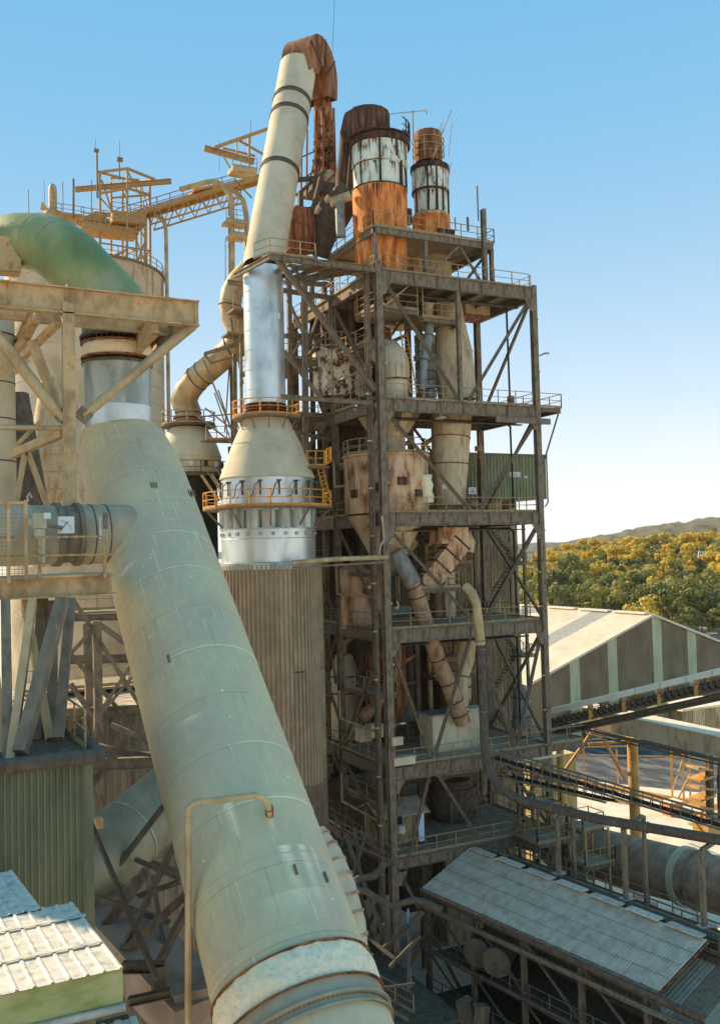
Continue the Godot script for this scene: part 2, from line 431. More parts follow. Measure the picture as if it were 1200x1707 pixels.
# painted sheet of the big duct: weld bands of dust, run-off streaks, grey-green patches; u round the duct, v along it
func duct_skin() -> StandardMaterial3D:
	var w := 640
	var h := 1280
	var f1 := FastNoiseLite.new()
	f1.seed = 5; f1.frequency = 0.006; f1.fractal_octaves = 5
	var f2 := FastNoiseLite.new()
	f2.seed = 8; f2.frequency = 0.05; f2.fractal_octaves = 3
	var broad := f1.get_seamless_image(w, h)
	var fine := f2.get_seamless_image(w, h)
	var im := Image.create(w, h, false, Image.FORMAT_RGB8)
	var rg := RandomNumberGenerator.new()
	rg.seed = 21
	var extra := PackedFloat32Array()
	extra.resize(w * h)
	var long := 34.0
	for k in 17:     # weld seams: a thin dark line, dust lying above it on part of the way round
		var row := int((1.2 + k * 1.93) / long * h)
		var a0 := rg.randi_range(0, w)
		var wd := rg.randi_range(80, 420)
		var strong := rg.randf_range(0.03, 0.16)
		for i in w:
			extra[row * w + i] -= 0.09
		for i in wd:
			var e := sin(PI * i / wd)
			for r in 3:
				extra[maxi(0, row - 1 - r) * w + (a0 + i) % w] += strong * e * (1.0 - r / 3.0)
	for k in 760:    # run-off streaks along the fall
		var x := rg.randi_range(0, w - 1)
		var y := rg.randi_range(0, h - 1)
		if rg.randf() < 0.4: y = int((1.2 + rg.randi_range(0, 16) * 1.93) / long * h)
		var l := rg.randi_range(12, 90)
		var tone := rg.randf_range(-0.085, 0.10)
		var wide := rg.randi_range(1, 3)
		for j in l:
			if y + j >= h: break
			for q in wide:
				extra[(y + j) * w + (x + q) % w] += tone * (1.0 - float(j) / l)
	for k in 60:     # knocks and flecks
		var x := rg.randi_range(0, w - 4)
		var y := rg.randi_range(0, h - 4)
		for j in 2:
			for i in rg.randi_range(2, 4): extra[(y + j) * w + (x + i) % w] += 0.22
	var wash := [[0.812, 21.95, 1.7, 22, 0.24], [0.775, 21.95, 1.9, 16, 0.22], [0.752, 22.0, 1.5, 10, 0.16], [0.90, 20.3, 1.2, 18, 0.20], [0.83, 20.9, 0.7, 12, 0.22], [0.74, 23.2, 0.9, 120, 0.10], [0.95, 9.7, 0.25, 60, 0.16], [0.90, 17.1, 0.3, 50, 0.14]]
	for q in wash:   # lime washed down below the spray nozzle and above the lower joint
		for j in int(q[2] / long * h):
			for i in q[3]:
				var e: float = q[4] * sin(PI * i / q[3]) * (1.0 - j / (q[2] / long * h)) * rg.randf_range(0.4, 1.0)
				extra[mini(h - 1, int(q[1] / long * h) + j) * w + (int(q[0] * w) + i) % w] += e
	for y in h:
		for x in w:
			var b := broad.get_pixel(x, y).r - 0.5
			var d := fine.get_pixel(x, y).r - 0.5
			var e := extra[y * w + x]
			var l := 0.695 + b * 0.085 + d * 0.05 + e
			im.set_pixel(x, y, Color(l * 1.13 - b * 0.02, l * 1.045, l * 0.84 - b * 0.06 + e * 0.12))
	im.generate_mipmaps()
	var m := StandardMaterial3D.new()
	m.albedo_texture = ImageTexture.create_from_image(im)
	m.roughness = 0.62; m.uv1_scale = Vector3(1, 1.0 / long, 1)
	m.cull_mode = BaseMaterial3D.CULL_DISABLED
	return m

func build_main_duct() -> void:
	var skin := duct_skin()
	var o := thing("inclined_gas_duct", "huge grey-green riveted duct slanting down across the foreground", "duct", duct_at(30.0))
	var b := MB.new()
	b.tube([Vector3(8.26, 39.55, -40.0), Vector3(8.3, 39.15, -39.95), Vector3(8.36, 38.7, -39.75), Vector3(8.44, 38.2, -39.35), Vector3(8.52, 37.6, -38.75), duct_at(-5.2), duct_at(15.9)], [1.48, 1.62, 1.79, 1.92, 1.98, 2.0, 2.0], 72, false)
	part("shell", b, skin, o)
	for k in 11:
		var rb := MB.new()
		rb.turned(duct_at(-3.9 + k * 1.93 - 0.03), DUCT_DIR, [[1.99, 0.0], [2.012, 0.025], [2.012, 0.04], [1.99, 0.06]], 72, 0.0, TAU, true)
		part("weld_seam", rb, skin, o)
	# lower expansion joint
	var j := MB.new()
	j.ring(duct_at(15.9), DUCT_DIR, 1.9, 2.085, 0.03, 72)
	part("flange_ring", j, M.rust, o)
	j = MB.new()
	var prof := []
	for k in 19: prof.append([2.02 + 0.05 * sin(PI * k / 18.0), k * 0.0456])
	j.turned(duct_at(15.93), DUCT_DIR, prof, 220, 0.0, TAU, true)
	var wob := FastNoiseLite.new()
	wob.seed = 4; wob.frequency = 0.8; wob.fractal_octaves = 3
	for i in j.v.size():     # crumpled fabric
		var q := j.v[i]
		var sl := q.x * 0.5 + q.z * 1.4
		j.v[i] += j.n[i] * (0.03 - 0.13 * absf(wob.get_noise_3d(q.x * 0.7, sl * 0.45, q.y * 1.1)))
	j.refacet()
	part("cloth_joint", j, M.cloth, o)
	j = MB.new()
	j.ring(duct_at(16.77), DUCT_DIR, 1.9, 2.10, 0.035, 72)
	part("flange_ring", j, M.rust, o)
	j = MB.new()
	j.turned(duct_at(16.79), DUCT_DIR, [[2.03, 0], [2.03, 0.36], [2.12, 0.36], [2.12, 0.41], [2.0, 0.43], [2.0, 0.6], [2.1, 0.6], [2.1, 0.66]], 72)
	part("joint_collar", j, M.dusty_grey, o)
	for k in 110:
		var an := TAU * k / 110.0
		var rr := Vector3(1, 0, 0) * cos(an) + DUCT_DIR.cross(Vector3.RIGHT) * sin(an)
		var bb := MB.new()
		bb.box(duct_at(17.22) + rr * 2.03, Vector3(0.03, 0.05, 0.03))
		if rr.y + rr.z > 0.1 and absf(rr.x) < 0.98: part("joint_bolt", bb, M.steel, o)
	j = MB.new()
	j.tube([duct_at(17.4), duct_at(30.0)], 2.0, 72, false)
	part("lower_shell", j, skin, o)
	for q in [[1.05, 0.35, 14.2], [0.2, 0.55, 14.0], [-1.3, 0.3, 6.0]]:
		var up := DUCT_DIR.cross(Vector3.RIGHT) * -1.0
		if up.y < 0: up = -up
		var c: Vector3 = duct_at(q[2]) + Vector3(1, 0, 0) * q[0] + up * sqrt(4.0 - q[0] * q[0])
		var lug := MB.new()
		lug.bar(c - DUCT_DIR * 0.14, c + DUCT_DIR * 0.14, 0.05, 0.16)
		part("lifting_lug", lug, M.steel, o)
	for q in [[-0.25, -2.55], [1.35, -2.75]]:
		var up := Vector3(0, 0.7632, 0.6462)
		var c: Vector3 = duct_at(q[1]) + Vector3(q[0], 0, 0) + up * sqrt(4.0 - q[0] * q[0])
		for k in 3:
			var lug := MB.new()
			lug.bar(c + Vector3(k * 0.1, 0, 0) - DUCT_DIR * 0.16, c + Vector3(k * 0.1, 0, 0) + DUCT_DIR * 0.16, 0.03, 0.12)
			part("lifting_lug", lug, M.steel, o)
	# spray pipe
	var g := thing("spray_pipe", "thin tan goose-neck pipe rising beside the big duct and hooking into it", "pipe", Vector3(6.405, 21.263, -23.606))
	b = MB.new()
	b.tube([Vector3(6.369, 20.722, -23.512), Vector3(6.472, 27.291, -23.461), Vector3(6.503, 27.518, -23.446), Vector3(6.615, 27.637, -23.39), Vector3(6.781, 27.678, -23.308), Vector3(8.112, 27.718, -22.985), Vector3(8.327, 27.64, -22.99), Vector3(8.457, 27.472, -23.038), Vector3(8.544, 27.225, -23.106), Vector3(8.761, 26.709, -23.668)], 0.085, 14)
	part("pipe", b, M.pipe_tan, g)
	for q in [[Vector3(6.472, 27.291, -23.461), Vector3.UP], [Vector3(6.781, 27.678, -23.308), Vector3(1, 0.1, 0)], [Vector3(8.098, 27.715, -22.992), Vector3(1, 0.1, 0)]]:
		b = MB.new()
		b.ring(q[0], q[1], 0.07, 0.1, 0.03, 16)
		part("weld_collar", b, M.pipe_tan, g)
	b = MB.new()
	b.tube([Vector3(8.535, 27.311, -23.077), Vector3(8.777, 26.63, -23.716)], 0.11, 14)
	part("nozzle_sleeve", b, M.rust, g)

func build_conditioning_tower() -> void:
	var c := Vector3(22.8, 0, -60.65)
	var up := Vector3.UP
	unit = Transform3D(Basis.from_scale(Vector3.ONE * 1.031), Vector3(0, -1.054, 0))
	var o := thing("conditioning_tower", "tall corrugated brown cylinder tower crowned by a silver ring and grey cone", "tower", c)
	# corrugated lower cladding: ribs round the cylinder, in sheets
	var sheets := 25
	for lvl in [[0.0, 18.4, 3.60], [18.36, 26.0, 3.58], [25.96, 33.2, 3.56]]:
		for k in sheets:
			var b := MB.new()
			var a0 := TAU * k / sheets
			var a1 := TAU * (k + 1) / sheets
			var ribs := 3
			var pts := []
			for i in ribs:
				for q in [[0.0, 0.0], [0.42, 0.0], [0.55, 0.12], [0.85, 0.12]]:
					var a := lerpf(a0, a1, (i + q[0]) / ribs)
					pts.append(Vector3(cos(a), 0, sin(a)) * (lvl[2] + q[1]))
			pts.append(Vector3(cos(a1), 0, sin(a1)) * lvl[2])
			var lap := 0.12 * sin(k * 2.3) if lvl[0] > 1.0 else 0.0
			for i in pts.size() - 1:
				var p: Vector3 = c + pts[i] + up * (lvl[0] - lap)
				var q: Vector3 = c + pts[i + 1] + up * (lvl[0] - lap)
				var h: Vector3 = up * (lvl[1] - lvl[0] + lap)
				b.quad(p, q, q + h, p + h, (pts[i + 1] - pts[i]).cross(up).normalized() * signf((pts[i + 1] - pts[i]).cross(up).dot(pts[i])))
			part("cladding_sheet", b, M.clad_low if lvl[0] < 10.0 else M.clad_tone if (k * 5) % 3 == 0 else M.clad_brown, o)
	var b := MB.new()
	b.turned(c, up, [[3.2, 32.9], [3.66, 32.9], [3.66, 33.35], [3.3, 33.4]], 64)
	part("skirt_flashing", b, M.silver_dull, o)
	b = MB.new()
	b.turned(c, up, [[3.27, 33.3], [3.27, 35.62]], 72)
	part("silver_casing", b, M.silver, o)
	b = MB.new()
	b.ring(c + up * 35.66, up, 3.2, 3.36, 0.09, 72)
	part("casing_lip", b, M.silver_dull, o)
	b = MB.new()
	b.turned(c, up, [[3.285, 34.96], [3.30, 34.98], [3.285, 35.0]], 72)
	part("casing_seam", b, M.silver_dull, o)
	# fluted band of bowed panels under the gallery
	for k in 18:
		b = MB.new()
		var a := TAU * (k + 0.5) / 18.0
		b.tube([c + Vector3(cos(a), 0, sin(a)) * 2.86 + up * 35.7, c + Vector3(cos(a), 0, sin(a)) * 2.86 + up * 37.0], 0.56, 14)
		part("bowed_panel", b, M.silver_dull, o)
	for k in 24:
		var a := TAU * k / 24.0
		var d := Vector3(cos(a), 0, sin(a))
		b = MB.new()
		b.tube([c + d * 3.22 + up * 35.3, c + d * 3.36 + up * 35.3], 0.13, 12)
		part("port", b, M.silver_dull, o)
	b = MB.new()
	b.turned(c, up, [[3.22, 36.9], [3.22, 39.2]], 72)
	part("nozzle_band", b, M.silver, o)
	for k in 16:
		var a := TAU * (k + 0.3) / 16.0
		var d := Vector3(cos(a), 0, sin(a))
		var t := d.cross(up)
		b = MB.new()
		b.box(c + d * 3.3 + up * 38.35, Vector3(0.08, 0.9, 0.08))
		b.box(c + d * 3.3 + up * 38.85, Vector3(0.28, 0.09, 0.22), Basis(t, up, d))
		b.tube([c + d * 3.35 + up * 38.8, c + d * 3.5 + t * 0.3 + up * 38.6, c + d * 3.45 + t * 0.5 + up * 37.9, c + d * 3.3 + t * 0.75 + up * 37.7], 0.035, 6)
		part("spray_lance", b, M.steel_dark, o)
	b = MB.new()
	b.turned(c, up, [[3.30, 39.12], [3.34, 39.2], [2.42, 41.55], [1.50, 43.6]], 72)
	part("cone", b, M.dusty, o)
	b = MB.new()
	b.ring(c + up * 41.56, Vector3.UP, 2.35, 2.445, 0.06, 72)
	part("cone_seam", b, M.dusty_green, o)
	# lower gallery
	b = MB.new()
	b.turned(c, up, [[3.22, 37.0], [4.5, 37.0], [4.5, 37.12], [3.22, 37.12]], 64)
	var gal := part("gallery_floor", b, M.steel, o)
	ring_rail(o, c + up * 37.1, 4.45, 20, M.rail_orange)
	for k in 10:
		var a := TAU * k / 10.0
		var d := Vector3(cos(a), 0, sin(a))
		b = MB.new()
		b.bar(c + d * 4.4 + up * 36.95, c + d * 3.3 + up * 35.75, 0.1, 0.1)
		part("bracket", b, M.steel, o)
	# upper gallery
	b = MB.new()
	b.turned(c, up, [[1.45, 43.35], [2.38, 43.35], [2.38, 43.5], [1.45, 43.5]], 48)
	part("gallery_floor", b, M.steel, o)
	ring_rail(o, c + up * 43.45, 2.34, 12, M.rail_orange)
	for k in 12:
		var a := TAU * (k + 0.5) / 12.0
		var d := Vector3(cos(a), 0, sin(a))
		b = MB.new()
		b.bar(c + d * 2.3 + up * 43.35, c + d * 1.95 + up * 42.5, 0.06, 0.06)
		part("bracket", b, M.steel, o)
	# bellows
	b = MB.new()
	var prof := []
	for k in 5:
		prof.append([1.28, 43.5 + k * 0.2]); prof.append([1.46, 43.56 + k * 0.2]); prof.append([1.46, 43.62 + k * 0.2]); prof.append([1.28, 43.68 + k * 0.2])
	b.turned(c, up, prof, 48)
	part("bellows", b, M.rust, o)
	# down-pipe
	var dp := thing("silver_downpipe", "bright silver clad vertical pipe entering the cone from above", "duct", c + up * 44.4)
	b = MB.new()
	b.turned(c, up, [[1.41, 44.4], [1.41, 54.1]], 64)
	part("casing", b, M.silver, dp)
	for k in 7:
		b = MB.new()
		b.ring(c + up * (45.4 + k * 1.38), up, 1.39, 1.432, 0.05, 64)
		part("casing_seam", b, M.silver, dp)
	b = MB.new()
	b.box(c + Vector3(0.62, 50.5, 1.3), Vector3(0.14, 0.4, 0.06))
	part("hatch", b, M.white, dp)
	# raked duct up to the gooseneck
	var low := c + up * 54.1
	var top := Vector3(28.203, 72.49, -66.152)
	var rk := thing("raked_duct", "long pale grey-green duct leaning up to the rusty gooseneck, banded with dark rings", "duct", low)
	b = MB.new()
	var dir := (top - low).normalized()
	b.tube([low, low.lerp(top, 0.03) + up * 0.1, top], [1.41, 1.43, 1.45], 56, false)
	part("shell", b, M.dusty, rk)
	for q in [0.44, 0.715, 0.80]:
		b = MB.new()
		b.turned(low.lerp(top, q), dir, [[1.44, 0], [1.52, 0], [1.52, 0.08], [1.47, 0.1], [1.47, 0.32], [1.50, 0.34], [1.50, 0.4], [1.44, 0.4]], 56)
		part("band", b, M.steel_dark, rk)
	for k in 8:
		b = MB.new()
		b.ring(low.lerp(top, 0.16 + 0.1 * k), dir, 1.44, 1.462, 0.04, 56)
		part("weld_seam", b, M.dusty_green, rk)
	for q in [0.36, 0.5, 0.66, 0.88, 0.95]:
		b = MB.new()
		var p := low.lerp(top, q) + Vector3(-0.2, 0.2, 1.35)
		b.bar(p, p + dir * 0.35, 0.08, 0.16)
		part("lifting_lug", b, M.steel_dark, rk)
	unit = Transform3D.IDENTITY

func ring_rail(o: Node3D, c: Vector3, r: float, k: int, mat: Material, a0 := 0.0, a1 := TAU) -> void:
	for i in k:
		var a := lerpf(a0, a1, float(i) / k)
		var e := lerpf(a0, a1, float(i + 1) / k)
		var p := c + Vector3(cos(a), 0, sin(a)) * r
		var q := c + Vector3(cos(e), 0, sin(e)) * r
		var b := MB.new()
		b.bar(p, p + Vector3.UP * 1.1, 0.075, 0.075)
		part("rail_post", b, mat, o)
		b = MB.new()
		for j in 3:
			var s := p.lerp(q, j / 3.0)
			var t := p.lerp(q, (j + 1) / 3.0)
			s = c + (s - c).normalized() * r
			t = c + (t - c).normalized() * r
			b.bar(s + Vector3.UP * 1.1, t + Vector3.UP * 1.1, 0.06, 0.06)
			b.bar(s + Vector3.UP * 0.58, t + Vector3.UP * 0.58, 0.05, 0.05)
			b.bar(s + Vector3.UP * 0.1, t + Vector3.UP * 0.1, 0.02, 0.16)
		part("guard_rail", b, mat, o)

const TX := 30.78      # front left column of the preheater frame
const TX2 := 44.58     # front right column
const TZ := -58.41     # front face
const TZ2 := -66.41    # back of the front bay
const LV := [12.2, 18.6, 28.3, 36.7, 45.0, 54.4]

func frame_bar(o: Node3D, called: String, a: Vector3, b: Vector3, w: float, h: float, mat: Material = null) -> void:
	var m := MB.new()
	m.ibeam(a, b, w, h, 0.035)
	part(called, m, mat if mat else M.steel, o)

func build_frame() -> void:
	var o := thing("preheater_frame", "tall open steel frame tower of dusty brown columns and railed decks", "steel tower", Vector3(37.7, 0, -62.4))
	# columns
	for q in [[TX, TZ, 54.9, 0.5], [TX - 0.55, TZ - 0.75, 54.2, 0.36], [TX2, TZ, 54.6, 0.45], [TX, TZ2, 54.2, 0.45], [TX2, TZ2, 54.2, 0.45], [TX, -74.4, 54.2, 0.45], [TX2, -74.4, 28.0, 0.45], [37.68, TZ2, 54.2, 0.4], [37.68, -74.4, 54.0, 0.4], [TX, -82.4, 54.2, 0.45], [25.0, -74.4, 54.2, 0.35], [25.0, -66.41, 52.0, 0.3]]:
		var b := MB.new()
		b.hcol(q[0], q[1], 0.0, q[2], q[3])
		part("column", b, M.steel, o)
	var pc := MB.new()
	pc.hcol(37.55, TZ, 45.0, 54.0, 0.3)
	part("column", pc, M.steel, o)
	# decks: plate, edge girders, joists
	for i in 6:
		var y: float = LV[i]
		var dep := 0.95 if i > 0 else 0.7
		var b := MB.new()
		b.span(Vector3(TX - 0.1, y - 0.09, TZ2 - 16.0), Vector3(TX2 + 0.1, y, TZ2))
		if i >= 3:
			b = MB.new()
			b.span(Vector3(TX - 0.1, y - 0.09, TZ2 - 8.0), Vector3(TX2 - 3.0, y, TZ2))
		part("deck_plate", b, M.floor, o)
		b = MB.new()
		b.span(Vector3(TX + 0.05, y - 0.09, TZ2), Vector3(TX2 + 0.05, y, TZ - 0.05))
		part("deck_plate", b, M.floor, o)
		frame_bar(o, "edge_girder", Vector3(TX + 0.28, y - dep * 0.5 - 0.05, TZ + 0.12), Vector3(TX2 - 0.24, y - dep * 0.5 - 0.05, TZ + 0.12), 0.3, dep)
		frame_bar(o, "edge_girder", Vector3(TX - 0.12, y - dep * 0.45 - 0.1, TZ - 0.28), Vector3(TX - 0.12, y - dep * 0.45 - 0.1, TZ2 + 0.24), 0.3, dep * 0.9)
		frame_bar(o, "edge_girder", Vector3(TX - 0.12, y - dep * 0.45 - 0.1, TZ2 - 0.24), Vector3(TX - 0.12, y - dep * 0.45 - 0.1, -74.2), 0.3, dep * 0.9)
		frame_bar(o, "edge_girder", Vector3(TX2 + 0.1, y - dep * 0.45 - 0.1, TZ - 0.25), Vector3(TX2 + 0.1, y - dep * 0.45 - 0.1, TZ2 + 0.24), 0.3, dep * 0.9)
		frame_bar(o, "edge_girder", Vector3(TX + 0.24, y - dep * 0.45 - 0.1, TZ2), Vector3(TX2 - 0.24, y - dep * 0.45 - 0.1, TZ2), 0.25, dep * 0.8)
		for k in 6:
			var x := TX + 2.0 + k * 1.95
			frame_bar(o, "joist", Vector3(x, y - 0.32, TZ - 0.1), Vector3(x, y - 0.32, TZ2 + 0.2), 0.16, 0.42)
		# handrails on the front edge, right end and left face
		b = MB.new()
		b.rail([Vector3(TX + 0.3, y, TZ - 0.02), Vector3(TX2 - 0.3, y, TZ - 0.02)])
		part("handrail", b, M.rail, o)
		b = MB.new()
		b.rail([Vector3(TX2 + 0.05, y, TZ - 0.3), Vector3(TX2 + 0.05, y, TZ2 + 0.3)])
		part("handrail", b, M.rail, o)
		b = MB.new()
		b.rail([Vector3(TX - 0.1, y, TZ - 0.35), Vector3(TX - 0.1, y, TZ2 + 0.3), Vector3(TX - 0.1, y, -74.2)])
		part("handrail", b, M.rail, o)
		b = MB.new()
		b.rail([Vector3(TX + 0.3, y, TZ2 + 0.3), Vector3(TX2 - 0.3, y, TZ2 + 0.3)], 1.1, 1.9)
		part("handrail", b, M.rail, o)
	# bracing in the front face: pairs of pixel-free points on the grid
	for q in [[31.05, 53.9, 37.35, 45.2], [44.3, 53.6, 38.3, 45.2], [31.05, 44.1, 38.0, 36.9], [44.3, 43.6, 39.0, 36.9], [31.05, 35.6, 38.1, 28.5], [44.3, 35.6, 39.1, 28.5],
			[31.05, 27.2, 34.0, 19.0], [37.75, 27.3, 34.4, 19.0], [38.2, 27.3, 41.4, 18.9], [44.3, 27.3, 41.7, 18.9], [33.9, 17.6, 31.4, 10.2], [34.6, 17.6, 37.9, 12.6], [44.3, 17.4, 41.0, 12.6], [31.2, 11.3, 36.0, 2.0], [37.0, 11.3, 31.4, 4.0], [37.5, 11.3, 42.5, 1.0]]:
		frame_bar(o, "brace", Vector3(q[0], q[1], TZ + 0.02), Vector3(q[2], q[3], TZ + 0.02), 0.2, 0.2)
	# right end face
	for q in [[53.6, 45.2, 0], [44.2, 37.0, 0], [35.8, 28.6, 0], [35.8, 28.6, 1], [27.4, 18.9, 0], [27.4, 18.9, 1], [17.6, 12.4, 1], [11.4, 1.0, 0], [11.4, 1.0, 1]]:
		frame_bar(o, "brace", Vector3(TX2 + 0.02, q[0], TZ - 0.3 if q[2] == 0 else TZ2 + 0.3), Vector3(TX2 + 0.02, q[1], TZ2 + 0.3 if q[2] == 0 else TZ - 0.3), 0.2, 0.2)
	# left face
	for q in [[53.6, 45.2, 1], [44.2, 37.0, 0], [35.8, 28.6, 1], [27.4, 18.9, 0], [17.8, 12.4, 1], [11.4, 1.0, 0], [11.4, 1.0, 1]]:
		for z in [TZ, TZ2]:
			frame_bar(o, "brace", Vector3(TX - 0.05, q[0], z - 0.3 if q[2] == 0 else z - 7.7), Vector3(TX - 0.05, q[1], z - 7.7 if q[2] == 0 else z - 0.3), 0.2, 0.2)

func build_left_gantry() -> void:
	var up := Vector3.UP
	# upright pipe between the big duct and the green bend
	var ax := Vector3(8.26, 0, -40.0)
	var o := thing("riser_pipe", "short upright silver and rusty pipe with white cloth joint under the green bend", "duct", ax + up * 39.5)
	var b := MB.new()
	b.turned(ax, up, [[1.44, 39.3], [1.44, 40.42]], 56)
	part("bright_casing", b, M.silver, o)
	b = MB.new()
	b.turned(ax, up, [[1.42, 40.4], [1.42, 42.2], [1.46, 42.22]], 56)
	part("dull_casing", b, M.silver_dull, o)
	b = MB.new()
	b.ring(ax + up * 42.28, up, 1.3, 1.50, 0.12, 56)
	part("flange_ring", b, M.steel_dark, o)
	b = MB.new()
	b.ring(ax + up * 42.5, up, 1.3, 1.52, 0.08, 56)
	part("flange_ring", b, M.rust, o)
	b = MB.new()
	b.turned(ax, up, [[1.40, 42.5], [1.47, 42.62], [1.50, 42.85], [1.46, 43.05], [1.40, 43.12]], 72, 0.0, TAU, true)
	var wob := FastNoiseLite.new()
	wob.seed = 14; wob.frequency = 1.1
	for i in b.v.size(): b.v[i] += b.n[i] * wob.get_noise_3dv(b.v[i] * 3.0) * 0.05
	b.refacet()
	part("cloth_joint", b, M.cloth, o)
	b = MB.new()
	b.ring(ax + up * 43.14, up, 1.3, 1.53, 0.08, 56)
	part("flange_ring", b, M.rust, o)
	b = MB.new()
	b.ring(ax + up * 43.4, up, 1.3, 1.56, 0.1, 56)
	part("flange_ring", b, M.steel_dark, o)
	for k in 40:
		var a := TAU * k / 40.0
		if sin(a) < -0.2: continue
		b = MB.new()
		b.box(ax + Vector3(cos(a) * 1.5, 43.28, sin(a) * 1.5), Vector3(0.05, 0.24, 0.05))
		part("tie_bolt", b, M.rust_dark, o)
	b = MB.new()
	b.turned(ax, up, [[1.46, 43.4], [1.46, 45.0]], 56)
	part("sleeve", b, M.steel, o)
	# green bend
	var g := thing("green_bend_duct", "broad glossy green duct arching over the gantry beam", "duct", ax + up * 44.6)
	b = MB.new()
	b.tube([ax + up * 43.45, ax + up * 44.35, Vector3(8.157, 45.057, -40.587), Vector3(7.786, 45.574, -40.771), Vector3(7.273, 46.202, -41.024), Vector3(6.7, 47.059, -41.53), Vector3(6.149, 47.776, -42.249), Vector3(5.581, 48.232, -42.976), Vector3(4.701, 48.65, -44.303), Vector3(3.306, 48.855, -46.331), Vector3(1.326, 49.005, -49.541)], [1.46, 1.46, 1.46, 1.44, 1.42, 1.40, 1.36, 1.30, 1.22, 1.2, 1.2], 40, false)
	part("shell", b, M.green_duct, g)
	for q in [[Vector3(6.7, 47.059, -41.53), Vector3(7.273, 46.202, -41.024) - Vector3(6.149, 47.776, -42.249), 1.40], [Vector3(6.149, 47.776, -42.249), Vector3(6.7, 47.059, -41.53) - Vector3(5.581, 48.232, -42.976), 1.36], [Vector3(5.581, 48.232, -42.976), Vector3(6.149, 47.776, -42.249) - Vector3(4.701, 48.65, -44.303), 1.30]]:
		b = MB.new()
		b.ring(q[0], q[1], q[2] - 0.05, q[2] + 0.012, 0.03, 40)
		part("mitre_seam", b, M.branch, g)
	b = MB.new()
	b.box(Vector3(4.127, 47.508, -43.248), Vector3(1.1, 1.5, 1.0))
	part("inlet_box", b, M.steel_light, g)
	# gantry
	var ga := thing("duct_gantry", "tan steel gantry with deep beam, post and diagonal struts carrying the riser", "gantry", Vector3(5.693, 36.438, -37.231))
	var z := -35.0
	b = MB.new()
	b.ibeam(Vector3(1.895, 43.576, -35) - Vector3(5, 0, 0), Vector3(10.414, 43.478, -35), 0.42, 1.0, 0.05)
	part("main_beam", b, M.steel_light, ga)
	for q in [Vector3(5.405, 43.674, -34.93), Vector3(10.248, 43.47, -34.93), Vector3(3.404, 43.692, -34.93)]:
		b = MB.new()
		b.box(q, Vector3(0.03, 0.9, 0.2))
		part("web_stiffener", b, M.steel_light, ga)
	b = MB.new()
	b.ibeam(Vector3(2.043, 43.762, -37.8), Vector3(10.43, 43.624, -37.8), 0.35, 0.8, 0.05)
	part("rear_beam", b, M.steel_light, ga)
	b = MB.new()
	b.ibeam(Vector3(10.153, 43.359, -35.2), Vector3(10.153, 43.359, -35.2) + Vector3(-0.2, -0.1, -6.5), 0.35, 0.6, 0.05)
	part("cross_beam", b, M.steel_light, ga)
	b = MB.new()
	b.ibeam(Vector3(8.813, 43.121, -35.2), Vector3(8.813, 43.121, -35.2) + Vector3(0, -0.3, -6.5), 0.3, 0.9, 0.05)
	part("cross_beam", b, M.steel_light, ga)
	b = MB.new()
	b.ibeam(Vector3(4.335, 43.058, -35.2), Vector3(4.335, 43.058, -35.2) + Vector3(0, -0.1, -6.5), 0.3, 0.7, 0.05)
	part("cross_beam", b, M.steel_light, ga)
	b = MB.new()
	b.box((Vector3(5.432, 43.223, -35) + Vector3(5.452, 35.763, -35)) * 0.5, Vector3(0.42, 7.9, 0.42))
	part("post", b, M.steel_light, ga)
	for q in [[Vector3(10.245, 43.056, -35.2), Vector3(5.957, 39.27, -35.2), 0.19], [Vector3(2.691, 42.47, -35.2), Vector3(5.265, 39.107, -35.2), 0.22], [Vector3(4.354, 42.275, -36.5), Vector3(5.415, 39.294, -36.5), 0.2], [Vector3(2.669, 38.757, -35.3), Vector3(5.32, 38.81, -35.3), 0.1]]:
		b = MB.new()
		b.tube([q[0], q[1]], q[2], 16)
		part("strut", b, M.pipe_tan, ga)
	for q in [[Vector3(5.253, 38.629, -35.3), Vector3(3.685, 38.019, -37.5), 0.3], [Vector3(5.106, 42.703, -35.3), Vector3(3.943, 41.69, -38), 0.24], [Vector3(4.197, 38.117, -37), Vector3(4.919, 35.981, -37), 0.2], [Vector3(4.11, 38.045, -37), Vector3(3.791, 36.143, -37), 0.2], [Vector3(3.801, 41.232, -37.5), Vector3(4.266, 41.732, -37.5), 0.25], [Vector3(3.103, 40.812, -38), Vector3(4.677, 43.538, -38), 0.22], [Vector3(3.847, 38.381, -38), Vector3(4.862, 39.48, -38), 0.16]]:
		b = MB.new()
		b.bar(q[0], q[1], q[2], q[2])
		part("brace", b, M.steel_light, ga)
	for q in [Vector3(5.286, 39.176, -35.05), Vector3(5.975, 39.295, -35.05)]:
		b = MB.new()
		b.box(q, Vector3(0.55, 0.5, 0.06), Basis(Vector3.FORWARD, 0.7))
		part("gusset_plate", b, M.steel, ga)
	# pipe at the picture's left edge
	var lp := thing("banded_side_pipe", "thick upright tan pipe with seams standing left of the gantry post", "pipe", Vector3(3.243, 36.595, -41.342))
	b = MB.new()
	b.tube([Vector3(3.307, 44.977, -41.311), Vector3(3.331, 36.341, -41.299)], 0.92, 28)
	part("shell", b, M.dusty, lp)
	for q in [Vector3(3.318, 43.441, -41.305), Vector3(3.303, 41.402, -41.313), Vector3(3.314, 39.878, -41.308), Vector3(3.323, 38.106, -41.303)]:
		b = MB.new()
		b.ring(q, up, 0.9, 0.945, 0.05, 28)
		part("weld_seam", b, M.steel_dark, lp)

